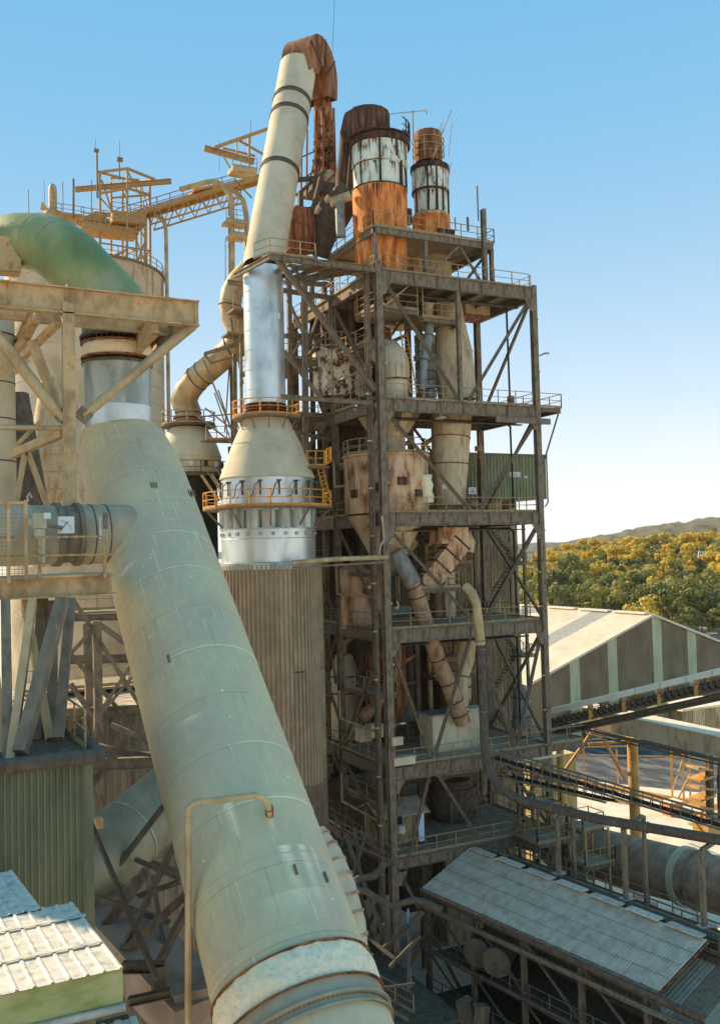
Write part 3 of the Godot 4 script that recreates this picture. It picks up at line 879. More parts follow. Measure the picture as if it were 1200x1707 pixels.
func build_shade_block() -> void:  # unseen block added left of the view to shade the big duct
	var o := thing("added_shade_block", "tall tan clad block added unseen left of the gantry, shading the big duct", "building", Vector3(-6.5, 0, -49))
	for k in 9:
		var b := MB.new()
		b.ribbed(Vector3(-13.4 + 1.55 * k, 0, -46.0), Vector3(1.55, 0, 0), Vector3(0, 50.0, 0), 6, 0.05, Vector3.BACK)
		part("cladding_sheet", b, M.clad_tan, o)
	var b := MB.new()
	b.span(Vector3(-13.4, 0, -53.0), Vector3(0.55, 50.0, -46.03))
	part("body", b, M.clad_tan, o)
	b = MB.new()
	b.span(Vector3(-13.7, 50.02, -53.3), Vector3(0.85, 50.3, -45.7))
	part("roof_slab", b, M.roof_grey, o)

func build_side_duct() -> void:
	var up := Vector3.UP
	# inlet branch with butterfly valve
	var ax0 := Vector3(1.78, 34.844, -33.923)
	var ax1 := Vector3(7.025, 34.843, -34.454)
	var d := (ax1 - ax0).normalized()
	var o := thing("inlet_branch_duct", "short horizontal duct with gauge plate and valve joining the big duct's side", "duct", Vector3(4.805, 33.699, -33.32))
	var cuts := [[-2.0, 0.40, 1.08, "shell", M.dusty_grey], [0.40, 0.56, 1.05, "shell", M.dusty_grey], [0.56, 0.60, 1.14, "flange", M.steel], [0.60, 0.70, 1.02, "valve_body", M.steel], [0.70, 0.73, 1.14, "flange", M.steel], [0.73, 1.08, 1.08, "shell", M.dusty_grey]]
	for q in cuts:
		var b := MB.new()
		b.tube([ax0.lerp(ax1, q[0]), ax0.lerp(ax1, q[1])], q[2], 40)
		part(q[3], b, q[4], o)
	for q in [0.80, 0.9]:
		var b := MB.new()
		b.ring(ax0.lerp(ax1, q), d, 1.06, 1.10, 0.04, 40)
		part("weld_seam", b, M.steel_dark, o)
	var b := MB.new()     # gauge plate with a scale
	var gp := Vector3(4.806, 35.1, -31.758)
	b.box(gp, Vector3(0.52, 0.56, 0.03))
	var gauge := part("gauge_plate", b, M.white, o)
	for k in 9:
		b = MB.new()
		var a := deg_to_rad(8.0 + k * 9.5)
		b.box(gp + Vector3(-0.2 + cos(a) * 0.36, -0.22 + sin(a) * 0.36, 0.022), Vector3(0.05, 0.012, 0.008), Basis(Vector3.BACK, a))
		part("scale_mark", b, M.black, gauge)
	b = MB.new()
	b.bar(gp + Vector3(-0.22, -0.24, 0.03), gp + Vector3(0.05, 0.12, 0.03), 0.03, 0.015)
	part("pointer", b, M.black, gauge)
	b = MB.new()         # actuator
	b.box(Vector3(3.977, 35.255, -31.945), Vector3(0.42, 0.5, 0.35))
	b.tube([Vector3(3.692, 35.183, -32.086), Vector3(3.87, 35.178, -31.998)], 0.14, 14)
	b.tube([Vector3(3.974, 34.977, -31.946), Vector3(3.971, 34.66, -31.947)], 0.16, 14)
	part("actuator", b, M.dusty, o)
	b = MB.new()
	b.box(Vector3(4.209, 35.407, -31.83), Vector3(0.22, 0.2, 0.2))
	part("actuator_head", b, M.white, o)
	b = MB.new()
	b.tube([Vector3(4.224, 35.089, -31.822), Vector3(4.665, 35.001, -31.716)], 0.07, 10)
	part("valve_shaft", b, M.steel, o)
	b = MB.new()
	b.bar(Vector3(4.101, 35.211, -31.883), Vector3(4.088, 33.866, -31.89), 0.1, 0.1)
	part("actuator_stand", b, M.dusty, o)
	b = MB.new()
	b.box(Vector3(6.166, 35.247, -32.201), Vector3(0.14, 0.55, 0.14))
	part("lamp_box", b, M.steel, o)
	b = MB.new()
	b.tube([Vector3(6.038, 35.379, -32.376), Vector3(6.029, 34.635, -32.38)], 0.03, 8)
	part("conduit", b, M.white, o)
	b = MB.new()
	b.tube([Vector3(3.807, 35.974, -33.367), Vector3(3.772, 36.14, -33.384), Vector3(3.847, 36.262, -33.347), Vector3(3.92, 36.095, -33.312)], 0.03, 8)
	part("lifting_eye", b, M.silver_dull, o)
	# platform
	var p := thing("valve_platform", "railed tan steel platform under the valve at left edge", "platform", Vector3(4.846, 32.832, -31.069))
	b = MB.new()
	b.ibeam(Vector3(1.522, 33.138, -29.2) - Vector3(7, 0.0, 0), Vector3(5.766, 33.148, -29.2), 0.4, 0.66, 0.05)
	part("edge_beam", b, M.steel_light, p)
	b = MB.new()
	b.hexa([Vector3(1.511, 33.456, -28.95), Vector3(5.776, 33.504, -28.95), Vector3(5.776, 33.504, -28.95) + Vector3(0, 0, -3.4), Vector3(1.511, 33.456, -28.95) + Vector3(0, 0, -3.4), Vector3(1.51, 33.387, -28.95), Vector3(5.775, 33.43, -28.95), Vector3(5.775, 33.43, -28.95) + Vector3(0, 0, -3.4), Vector3(1.51, 33.387, -28.95) + Vector3(0, 0, -3.4)])
	part("floor_plate", b, M.steel_light, p)
	b = MB.new()
	b.ibeam(Vector3(5.787, 33.142, -29.4), Vector3(5.787, 33.142, -29.4) + Vector3(0, 0, -3.2), 0.3, 0.62, 0.05)
	part("end_beam", b, M.steel_light, p)
	for q in [Vector3(3.598, 33.452, -28.9), Vector3(5.493, 33.477, -28.9), Vector3(1.828, 33.446, -28.9)]:
		b = MB.new()
		b.box(q + Vector3(0, 0.5, 0), Vector3(0.1, 1.3, 0.1))
		part("rail_post", b, M.rail, p)
	for q in [[Vector3(1.516, 34.65, -28.9), Vector3(5.782, 34.634, -28.9)], [Vector3(1.512, 34.113, -28.9), Vector3(5.811, 34.077, -28.9)]]:
		b = MB.new()
		b.bar(q[0], q[1], 0.06, 0.06)
		part("guard_rail", b, M.rail, p)
	# wire screen
	var s := thing("wire_screen", "wire mesh screen in tan frame guarding the valve platform", "screen", Vector3(2.779, 33.486, -28.6))
	for q in [Vector3(3.186, 34.562, -28.6), Vector3(2.705, 34.483, -28.6)]:
		b = MB.new()
		b.box(q, Vector3(0.09, 2.35 if q.x > 1.5 else 1.2, 0.09))
		part("frame_post", b, M.steel_light, s)
	b = MB.new()
	b.bar(Vector3(1.507, 35.656, -28.6), Vector3(3.196, 35.656, -28.6), 0.08, 0.08)
	part("frame_rail", b, M.steel_light, s)
	b = MB.new()
	for k in 20:
		var x := Vector3(3.186, 34.562, -28.6).x - 0.11 * (k + 1)
		b.box(Vector3(x, Vector3(3.186, 34.562, -28.6).y, -28.6), Vector3(0.014, 2.3, 0.014))
		b.box(Vector3(Vector3(3.186, 34.562, -28.6).x - 1.1, Vector3(3.175, 33.472, -28.6).y + 0.115 * k, -28.6), Vector3(2.2, 0.014, 0.014))
	tag(part("mesh_wires", b, M.rail, s), "", "", "", "stuff")

func build_left_low() -> void:
	var up := Vector3.UP
	# green clad box
	var o := thing("green_clad_house", "olive green ribbed metal house with flat dark roof at left edge", "building", Vector3(3.071, 25.195, -25))
	var tl := Vector3(1.002, 28.791, -25)
	var tr := Vector3(4.166, 28.741, -25)
	var h := 7.0
	var w := tr.x - tl.x
	for k in 5:
		var b := MB.new()
		b.ribbed(Vector3(tl.x + w * k / 5.0, tr.y - h, -25), Vector3(w / 5.0, 0, 0), Vector3(0, h, 0), 4, 0.05, Vector3.BACK)
		part("cladding_sheet", b, M.clad_green, o)
	for k in 3:
		var b := MB.new()
		b.ribbed(Vector3(tr.x + 0.16, tr.y - h, -25.1 - k), Vector3(0, 0, -1), Vector3(0, h, 0), 4, 0.05, Vector3.RIGHT)
		part("cladding_sheet", b, M.clad_green, o)
	var b := MB.new()
	b.span(Vector3(tr.x - 0.02, tr.y - h, -25.1), Vector3(tr.x + 0.2, tr.y, -24.92))
	part("corner_trim", b, M.clad_green, o)
	b = MB.new()
	b.span(Vector3(tl.x, tr.y, -28.4), Vector3(tr.x + 0.3, tr.y + 0.16, -24.85))
	part("roof_slab", b, M.steel_dark, o)
	b = MB.new()
	b.tube([Vector3(tl.x - 3.0, tr.y + 0.1, -24.8), Vector3(tr.x + 0.22, tr.y + 0.1, -24.8), Vector3(tr.x + 0.36, tr.y + 0.1, -24.95), Vector3(tr.x + 0.36, tr.y + 0.1, -28.3)], 0.2, 12)
	part("roof_kerb", b, M.steel_dark, o)
	# splayed legs standing on that roof, carrying the valve platform
	var l := thing("splayed_leg_frame", "bundle of splayed tan legs rising from the green house's roof", "support frame", Vector3(tr.x - 1.4, tr.y + 0.15, -26.5))
	for q in [[Vector3(2.563, 32.818, -28.1), Vector3(2.358, 28.817, -25.6), 0.26], [Vector3(3.27, 32.792, -27.9), Vector3(2.397, 28.85, -25.4), 0.22], [Vector3(4.082, 32.793, -27.8), Vector3(2.62, 29.04, -25.3), 0.32], [Vector3(4.457, 32.742, -28.7), Vector3(3.695, 29.116, -26.2), 0.26], [Vector3(3.256, 32.725, -29.7), Vector3(3.611, 28.955, -27.2), 0.2], [Vector3(4.113, 32.614, -30.1), Vector3(3.73, 28.874, -27.6), 0.3], [Vector3(2.146, 32.807, -28.9), Vector3(2.312, 28.669, -26.4), 0.24], [Vector3(3.854, 32.674, -30.3), Vector3(3.299, 28.753, -27.8), 0.34]]:
		b = MB.new()
		b.bar(q[0], q[1], q[2], q[2])
		part("leg", b, M.steel if q[2] > 0.25 else M.steel_light, l)
	b = MB.new()
	b.rail([Vector3(tl.x, tr.y + 0.16, -28.2), Vector3(tr.x, tr.y + 0.16, -28.2), Vector3(tr.x + 0.1, tr.y + 0.16, -25.4)], 1.05, 1.6, 0.045)
	part("handrail", b, M.rail, l)
	# sunlit white roof in the corner
	var r := thing("white_ribbed_roof", "weathered white ribbed roof over green fascia in the bottom left corner", "roof", Vector3(2.227, 26.68, -16))
	var e1 := Vector3(3.259, 27.106, -16)
	var e0 := Vector3(e1.x - 4.4, e1.y, -16)
	var fall := 0.045
	for k in 8:
		b = MB.new()
		b.ribbed(Vector3(e0.x + 0.55 * k, e0.y, -15.95), Vector3(0.55, 0, 0), Vector3(-0.2, -fall * 4.0, -4.0), 2, 0.026, Vector3(0, 1, -fall), 0.12)
		part("roof_sheet", b, M.roof_white, r)
	for k in 6:
		b = MB.new()
		b.ribbed(Vector3(e0.x + 0.28 + 0.55 * k, e0.y - 0.15, -19.8), Vector3(0.55, 0, 0), Vector3(-0.3, 0.05, -2.6), 2, 0.026, Vector3(0, 1, 0.02), 0.12)
		part("roof_sheet", b, M.roof_white, r)
	for q in [-17.3, -18.9]:
		b = MB.new()
		b.bar(Vector3(e0.x, e0.y - fall * (-15.95 - q) + 0.045, q), Vector3(e1.x - 0.12, e0.y - fall * (-15.95 - q) + 0.045, q), 0.12, 0.012)
		part("lap_flashing", b, M.roof_white, r)
	b = MB.new()
	b.span(Vector3(e0.x, e0.y - 0.62, -16.12), Vector3(e1.x, e0.y - 0.03, -16.06))
	part("fascia", b, M.fascia, r)
	b = MB.new()
	b.hexa([Vector3(e1.x - 0.02, e1.y - 0.62, -16.1), Vector3(e1.x - 0.02, e1.y - 0.03, -16.1), Vector3(e1.x - 0.2, e1.y - 0.22, -19.9), Vector3(e1.x - 0.2, e1.y - 0.9, -19.9), Vector3(e1.x - 0.08, e1.y - 0.62, -16.1), Vector3(e1.x - 0.08, e1.y - 0.03, -16.1), Vector3(e1.x - 0.26, e1.y - 0.22, -19.9), Vector3(e1.x - 0.26, e1.y - 0.9, -19.9)])
	part("gable_sheet", b, M.fascia, r)
	b = MB.new()
	b.span(Vector3(e0.x, e0.y - 3.0, -22.2), Vector3(e1.x - 0.9, e0.y - 0.66, -16.2))
	part("wall", b, M.clad_dark, r)
	b = MB.new()
	b.tube([Vector3(e0.x, e0.y - 0.66, -16.0), Vector3(e1.x + 0.02, e0.y - 0.66, -16.0)], 0.07, 8)
	part("gutter", b, M.roof_grey, r)
	var r2 := thing("lower_canopy_roof", "grey ribbed lean-to roof just below the green fascia", "roof", Vector3(e1.x - 2, e1.y - 2.0, -15))
	for k in 5:
		b = MB.new()
		b.ribbed(Vector3(e1.x - 3.6 + 0.76 * k, e1.y - 1.35, -14.2), Vector3(0.76, 0, 0), Vector3(0, 0.5, -1.75), 3, 0.04, Vector3(0, 1, 0.3))
		part("roof_sheet", b, M.roof_grey, r2)

func build_left_back() -> void:
	var up := Vector3.UP
	# side duct under the big duct
	var o := thing("lower_branch_duct", "green-grey branch duct passing under the big duct at left", "duct", Vector3(6.157, 22.001, -34.883))
	var b := MB.new()
	b.tube([Vector3(4.691, 22.737, -33.376), Vector3(6.175, 23.191, -34.316), Vector3(7.471, 23.609, -35.349), Vector3(10.668, 25.064, -37.115)], [1.3, 1.3, 1.32, 1.32], 40)
	part("shell", b, M.branch, o)
	b = MB.new()
	b.ring(Vector3(7.471, 23.609, -35.349), Vector3(10.668, 25.064, -37.115) - Vector3(6.175, 23.191, -34.316), 1.28, 1.36, 0.06, 40)
	part("mitre_seam", b, M.silver_dull, o)
	b = MB.new()
	b.box(Vector3(5.857, 24.837, -33.023), Vector3(0.45, 0.35, 0.3))
	part("lifting_bracket", b, M.steel_light, o)
	# pale chute
	var ch := thing("pink_dust_chute", "dusty pinkish covered chute sloping down right behind the white roof", "chute", Vector3(8.304, 19.566, -29.36))
	b = MB.new()
	var cd: Vector3 = (Vector3(7.596, 20.882, -27.479) - Vector3(5.976, 22.354, -33.857)).normalized()
	b.bar(Vector3(5.679, 21.977, -34.561), Vector3(7.763, 20.421, -26.838), 2.0, 1.2)
	part("casing", b, M.pink_grey, ch)
	b = MB.new()
	b.box(Vector3(7.562, 20.796, -27.496), Vector3(1.3, 1.0, 1.3))
	part("end_box", b, M.pink_grey, ch)
	# bracing in front of it
	var br := thing("lower_brace_frame", "dark crossing braces beside the big duct's left flank", "support frame", Vector3(6.479, 21.263, -28.031))
	for q in [[Vector3(5.141, 25.751, -29.807), Vector3(6.197, 22.298, -25.939), 0.13], [Vector3(8.136, 24.755, -30.559), Vector3(6.063, 21.619, -29.91), 0.16], [Vector3(7.882, 23.295, -29.011), Vector3(5.994, 21.492, -29.944), 0.24], [Vector3(7.775, 23.055, -28.506), Vector3(6.679, 21.749, -27.932), 0.2], [Vector3(7.548, 23.062, -31.964), Vector3(7.372, 21.564, -29.82), 0.12], [Vector3(7.222, 23.32, -33.241), Vector3(8.674, 22.591, -32.523), 0.14], [Vector3(6.538, 21.755, -33.579), Vector3(8.635, 22.488, -32.543), 0.16]]:
		b = MB.new()
		b.bar(q[0], q[1], q[2], q[2])
		part("brace", b, M.steel_dark, br)
	for q in [[Vector3(5.559, 22.211, -27.37), Vector3(6.641, 22.181, -26.835), 0.3], [Vector3(5.595, 21.464, -26.795), Vector3(6.659, 21.683, -26.269), 0.22]]:
		b = MB.new()
		b.ibeam(q[0], q[1], 0.25, q[2], 0.03)
		part("cross_beam", b, M.steel_dark, br)
	b = MB.new()
	b.box(Vector3(6.481, 21.796, -26.914), Vector3(0.35, 0.9, 0.35))
	part("post", b, M.steel_dark, br)
	# dark clad building behind
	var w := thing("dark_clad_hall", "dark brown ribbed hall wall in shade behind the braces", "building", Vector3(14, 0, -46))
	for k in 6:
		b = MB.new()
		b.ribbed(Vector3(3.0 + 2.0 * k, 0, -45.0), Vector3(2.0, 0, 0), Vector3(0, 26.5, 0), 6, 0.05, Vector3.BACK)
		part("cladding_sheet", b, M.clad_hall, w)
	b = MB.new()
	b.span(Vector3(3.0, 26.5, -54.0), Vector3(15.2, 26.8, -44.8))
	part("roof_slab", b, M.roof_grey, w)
	# dim lattice filling the gap under the big duct
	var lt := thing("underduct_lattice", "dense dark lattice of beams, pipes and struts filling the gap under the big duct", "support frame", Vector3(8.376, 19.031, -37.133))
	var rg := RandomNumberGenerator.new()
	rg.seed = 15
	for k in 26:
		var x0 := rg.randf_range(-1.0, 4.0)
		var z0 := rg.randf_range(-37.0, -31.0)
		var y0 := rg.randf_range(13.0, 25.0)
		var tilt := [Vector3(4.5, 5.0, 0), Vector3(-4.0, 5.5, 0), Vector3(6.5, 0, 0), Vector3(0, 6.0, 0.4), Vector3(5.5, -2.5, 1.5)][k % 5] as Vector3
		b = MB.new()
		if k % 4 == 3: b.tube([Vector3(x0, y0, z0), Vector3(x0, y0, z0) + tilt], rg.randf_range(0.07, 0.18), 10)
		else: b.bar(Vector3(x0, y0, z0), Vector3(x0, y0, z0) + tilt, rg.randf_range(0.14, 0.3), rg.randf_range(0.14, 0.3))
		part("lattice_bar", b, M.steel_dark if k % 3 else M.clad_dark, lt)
	for k in 4:
		b = MB.new()
		b.span(Vector3(4.0, 12.0 + 3.4 * k, -38.5), Vector3(8.0, 12.12 + 3.4 * k, -34.5))
		part("floor_plate", b, M.steel_dark, lt)
		b = MB.new()
		b.rail([Vector3(4.0, 12.12 + 3.4 * k, -34.5), Vector3(8.0, 12.12 + 3.4 * k, -34.5)])
		part("handrail", b, M.steel, lt)
	# truss of the first tower
	var t := thing("left_truss_tower", "grey braced steel frame behind the splayed legs, left of the big duct", "steel tower", Vector3(7.784, 23.968, -43.002))
	for q in [[Vector3(7.797, 31.112, -42.996), Vector3(7.799, 23.165, -42.995), 0.36], [Vector3(7.933, 30.773, -46.275), Vector3(8.016, 24.409, -46.234), 0.36], [Vector3(6.854, 32.09, -43.462), Vector3(10.168, 26.047, -41.824), 0.16], [Vector3(6.865, 29.548, -44.572), Vector3(11.322, 23.635, -42.369), 0.16], [Vector3(7.868, 30.975, -42.961), Vector3(9.56, 29.572, -42.125), 0.22], [Vector3(7.695, 26.654, -43.047), Vector3(10.223, 29.824, -41.797), 0.14], [Vector3(7.82, 26.92, -42.985), Vector3(9.312, 29.308, -42.247), 0.14], [Vector3(6.85, 28.164, -44.58), Vector3(7.878, 26.48, -44.072), 0.2], [Vector3(7.745, 30.842, -43.022), Vector3(6.705, 29.652, -43.536), 0.16], [Vector3(8.3, 26.422, -42.747), Vector3(9.871, 25.652, -41.971), 0.22], [Vector3(7.21, 26.803, -43.286), Vector3(7.627, 25.044, -43.08), 0.2]]:
		b = MB.new()
		b.bar(q[0], q[1], q[2], q[2])
		part("brace", b, M.steel, t)
	for q in [[Vector3(6.817, 29.167, -45.711), Vector3(12.441, 29.151, -42.932), 0.4], [Vector3(6.994, 31.09, -46.739), Vector3(12.756, 31.073, -43.891), 0.35], [Vector3(6.635, 26.79, -44.686), Vector3(12.121, 26.912, -41.975), 0.5], [Vector3(7.024, 25.741, -42.263), Vector3(11.517, 24.751, -40.042), 0.35], [Vector3(7.028, 25.094, -41.145), Vector3(11.239, 25.155, -39.064), 0.5]]:
		b = MB.new()
		b.ibeam(q[0], q[1], 0.3, q[2], 0.04)
		part("cross_beam", b, M.steel, t)
	for q in [[Vector3(6.997, 31.381, -46.738), 1.2], [Vector3(7.42, 27.184, -49.875), 1.2]]:
		b = MB.new()
		b.box(q[0] + Vector3(1.5, -0.1, -2), Vector3(7, 0.12, 4.0))
		part("floor_plate", b, M.floor, t)
		b = MB.new()
		b.rail([q[0] + Vector3(-2, 0, 0), q[0] + Vector3(5, 0, 0)])
		part("handrail", b, M.rail, t)

func bars(o: Node3D, called: String, list: Array, mat: Material) -> void:   # [from, to, thickness]
	for q in list:
		var b := MB.new()
		b.bar(q[0], q[1], q[2], q[2])
		part(called, b, mat, o)

func build_silo() -> void:
	var up := Vector3.UP
	var top := Vector3(16.996, 63.241, -97.569)
	var c := Vector3(top.x, 0, top.z)
	var h := top.y
	var o := thing("storage_silo", "big pale cylindrical concrete silo rising behind the gantry", "silo", c)
	var b := MB.new()
	b.turned(c, up, [[7.9, 0], [7.9, h], [7.6, h + 0.05], [0.1, h + 0.5]], 72)
	part("shell", b, M.concrete, o)
	for k in 16:
		b = MB.new()
		b.ring(c + up * (h - 1.6 - k * 1.75), up, 7.85, 7.93, 0.05, 72)
		part("pour_joint", b, M.steel_light, o)
	b = MB.new()
	b.ring(c + up * (h + 0.02), up, 7.2, 8.12, 0.22, 72)
	part("roof_rim", b, M.steel, o)
	ring_rail(o, c + up * h, 8.0, 28, M.rail)
	for k in 5:
		b = MB.new()
		var a := 0.3 + k * 0.35
		b.box(c + Vector3(cos(a) * 7.92, h - 1.6, sin(a) * 7.92), Vector3(0.1, 2.6, 2.0), Basis(up, -a))
		part("patch_panel", b, M.cone_tan, o)
	# second stack in front, curved seams
	var s := thing("seamed_cone_vessel", "pale yellowish tapering vessel with curved seams behind the gantry post", "vessel", Vector3(8.138, 37.249, -57.329))
	b = MB.new()
	var ca: Vector3 = Vector3(8.227, 36.528, -57.285)
	b.turned(ca, up, [[1.75, -3.0], [1.75, 3.6], [1.3, 6.0], [0.9, 8.2]], 40)
	part("shell", b, M.cone_tan, s)
	for k in 6:
		b = MB.new()
		b.ring(ca + up * (-1.5 + k * 1.0), up, 1.7, 1.78, 0.05, 40)
		part("seam", b, M.steel_light, s)
	var dk := thing("slanting_dark_duct", "dark blue-grey slanting duct glimpsed behind the side pipe", "duct", Vector3(5.579, 36.815, -49.669))
	b = MB.new()
	b.tube([Vector3(4.939, 42.39, -49.986), Vector3(5.772, 36.81, -49.574), Vector3(5.919, 34.966, -49.501)], 0.85, 24)
	part("shell", b, M.steel_dark, dk)

func build_lattice_tower() -> void:
	var d0 := "lattice head tower"
	var o := thing("lattice_head_tower", "rusty yellow lattice tower with crane beam standing on the silo roof", "steel tower", Vector3(20.487, 63.902, -95.844))
	bars(o, "post", [[Vector3(18.018, 63.02, -94.833), Vector3(18.09, 73.558, -94.798), 0.22], [Vector3(20.205, 61.72, -92.637), Vector3(20.412, 73.308, -92.535), 0.2], [Vector3(23.309, 63.822, -95.565), Vector3(23.385, 73.277, -95.527), 0.22], [Vector3(20.033, 64.878, -99.415), Vector3(20.16, 74.993, -99.352), 0.2], [Vector3(20.918, 64.532, -97.862), Vector3(21.045, 74.282, -97.799), 0.18], [Vector3(21.541, 62.924, -94.208), Vector3(21.626, 69.211, -94.165), 0.2], [Vector3(22.379, 63.213, -93.794), Vector3(22.46, 69.061, -93.753), 0.28], [Vector3(23.159, 64.779, -98.985), Vector3(23.242, 75.062, -98.944), 0.16]], M.yellow)
	bars(o, "roof_frame", [[Vector3(17.979, 73.499, -94.853), Vector3(20.413, 73.37, -92.534), 0.22], [Vector3(20.413, 73.37, -92.534), Vector3(23.601, 73.43, -94.305), 0.22], [Vector3(17.979, 73.499, -94.853), Vector3(23.385, 73.277, -95.527), 0.18], [Vector3(23.601, 73.43, -94.305), Vector3(23.064, 74.934, -99.032), 0.16], [Vector3(20.16, 74.993, -99.352), Vector3(23.066, 75.067, -99.031), 0.18], [Vector3(18.118, 71.304, -94.784), Vector3(20.386, 71.327, -92.548), 0.2], [Vector3(20.386, 71.327, -92.548), Vector3(23.427, 72.178, -95.506), 0.2], [Vector3(20.132, 72.753, -99.366), Vector3(23.427, 72.178, -95.506), 0.18]], M.yellow)
	bars(o, "lattice", [[Vector3(18.044, 65.194, -94.82), Vector3(20.225, 63.254, -92.627), 0.13], [Vector3(18.025, 63.641, -94.83), Vector3(20.249, 65.098, -92.615), 0.13], [Vector3(20.225, 63.254, -92.627), Vector3(23.284, 66.067, -95.577), 0.13], [Vector3(20.041, 65.532, -99.411), Vector3(21.579, 65.749, -94.189), 0.13], [Vector3(21.558, 64.178, -94.199), Vector3(22.427, 66.668, -93.77), 0.13], [Vector3(21.592, 66.692, -94.182), Vector3(22.392, 64.154, -93.787), 0.13], [Vector3(21.618, 68.58, -94.17), Vector3(22.427, 66.668, -93.77), 0.13], [Vector3(18.055, 66.127, -94.815), Vector3(23.285, 66.196, -95.576), 0.14], [Vector3(18.112, 70.804, -94.787), Vector3(20.115, 71.436, -99.374), 0.12], [Vector3(20.41, 73.122, -92.536), Vector3(23.273, 73.064, -98.929), 0.12], [Vector3(20.157, 74.729, -99.354), Vector3(20.373, 70.338, -92.554), 0.12], [Vector3(20.373, 70.338, -92.554), Vector3(21.045, 74.282, -97.799), 0.12], [Vector3(18.245, 72.677, -94.721), Vector3(19.924, 70.022, -97.237), 0.13], [Vector3(23.292, 74.395, -98.92), Vector3(23.338, 69.924, -95.55), 0.13], [Vector3(20.444, 66.149, -96.981), Vector3(18.029, 63.952, -94.828), 0.13], [Vector3(20.058, 66.842, -99.402), Vector3(20.237, 64.176, -92.621), 0.12]], M.yellow)
	var b := MB.new()
	b.ibeam(Vector3(15.974, 72.151, -96.959), Vector3(24.912, 72.78, -92.541), 0.35, 0.5, 0.05)
	part("crane_beam", b, M.yellow, o)
	bars(o, "mast", [[Vector3(15.773, 69.063, -97.058), Vector3(15.82, 73.294, -97.035), 0.2], [Vector3(17.836, 70.812, -94.923), Vector3(17.841, 75.823, -94.921), 0.16], [Vector3(20.543, 73.875, -96.932), Vector3(20.515, 76.14, -96.945), 0.12], [Vector3(20.572, 76.139, -96.917), Vector3(20.597, 78.082, -96.905), 0.05], [Vector3(17.73, 75.826, -94.976), Vector3(17.744, 76.957, -94.969), 0.04], [Vector3(17.63, 69.388, -97.256), Vector3(17.678, 73.536, -97.232), 0.08], [Vector3(14.992, 70.292, -98.56), Vector3(14.969, 73.422, -98.571), 0.07], [Vector3(11.777, 69.874, -100.149), Vector3(11.747, 72.683, -100.164), 0.07], [Vector3(13.246, 70.342, -99.422), Vector3(13.223, 73.664, -99.434), 0.05]], M.steel)
	b = MB.new()
	b.box(Vector3(17.785, 75.762, -94.949), Vector3(0.5, 0.3, 0.3)); 
	part("lamp_head", b, M.steel, o)
	b = MB.new()
	b.box(Vector3(20.572, 76.074, -96.918), Vector3(0.6, 0.35, 0.4))
	part("lamp_head", b, M.steel, o)
	for q in [[Vector3(19.042, 67.52, -95.443), 5.6, 0.5, 2.6], [Vector3(18.58, 68.787, -96.786), 4.5, 0.25, 2.2], [Vector3(15.369, 69.83, -99.489), 3.4, 0.3, 2.2], [Vector3(20.727, 68.606, -94.61), 3.4, 0.9, 2.4]]:
		b = MB.new()
		b.box(q[0], Vector3(q[1], q[2], q[3]), Basis(Vector3.BACK, 0.02))
		part("platform", b, M.yellow, o)
		b = MB.new()
		b.rail([q[0] + Vector3(-q[1] * 0.5, q[2] * 0.5, q[3] * 0.5), q[0] + Vector3(q[1] * 0.5, q[2] * 0.5, q[3] * 0.5)], 1.0, 1.2, 0.06)
		part("handrail", b, M.yellow, o)
	b = MB.new()
	b.hexa([Vector3(16.22, 69.237, -97.953), Vector3(18.034, 70.205, -97.056), Vector3(19.721, 69.965, -96.223), Vector3(17.456, 68.947, -97.342), Vector3(16.218, 69.046, -97.954), Vector3(18.031, 70.014, -97.058), Vector3(19.718, 69.774, -96.224), Vector3(17.453, 68.756, -97.343)])
	part("sloping_canopy", b, M.yellow, o)
	# round-topped vent
	var v := thing("round_topped_vent", "stubby tan vent pipe with rounded cap above the green bend", "vent", Vector3(14.028, 69.682, -99.036))
	b = MB.new()
	b.turned(Vector3(14.035, 70.319, -99.033), Vector3.UP, [[0.42, 0], [0.42, 2.2], [0.36, 2.6], [0.22, 2.85], [0.02, 2.95]], 20, 0.0, TAU, true)
	part("pipe", b, M.pipe_tan, v)
	b = MB.new()
	b.turned(Vector3(14.085, 69.68, -99.008), Vector3.UP, [[1.2, -1.5], [1.15, 0], [0.9, 0.5], [0.4, 0.7]], 24)
	part("hood", b, M.ochre, v)
	b = MB.new()
	b.tube([Vector3(12.966, 70.478, -99.561), Vector3(13.084, 70.985, -99.503), Vector3(13.528, 70.334, -99.283)], 0.2, 8)
	part("elbow", b, M.ochre, v)
	# conveyor bridge
	var br := thing("lattice_conveyor_bridge", "long inclined lattice conveyor bridge running from silo head to preheater", "conveyor", Vector3(23.309, 68.779, -94.449))
	var a := Vector3(19.392, 68.77, -95.27)
	var e := Vector3(33.999, 73.942, -90.281)
	var w := Vector3(0.45, 0, -1.0).normalized() * 1.7
	for s in [0, 1]:
		b = MB.new()
		b.bar(a + w * s, e + w * s, 0.22, 0.36)
		part("top_chord", b, M.yellow, br)
		b = MB.new()
		b.bar(a.lerp(e, 0.25) + w * s + Vector3(0, -1.6, 0), a.lerp(e, 0.86) + w * s + Vector3(0, -1.6, 0), 0.16, 0.16)
		part("bottom_chord", b, M.yellow, br)
		for k in 13:
			b = MB.new()
			var t0 := 0.25 + k * 0.0469
			b.bar(a.lerp(e, t0) + w * s + Vector3(0, -1.6 if k % 2 == 0 else 0.0, 0), a.lerp(e, t0 + 0.0469) + w * s + Vector3(0, 0.0 if k % 2 == 0 else -1.6, 0), 0.1, 0.1)
			part("lattice", b, M.yellow, br)
		b = MB.new()
		b.rail([a.lerp(e, 0.03) + w * s, a.lerp(e, 0.82) + w * s], 1.1, 1.5, 0.07)
		part("handrail", b, M.steel, br)
	b = MB.new()
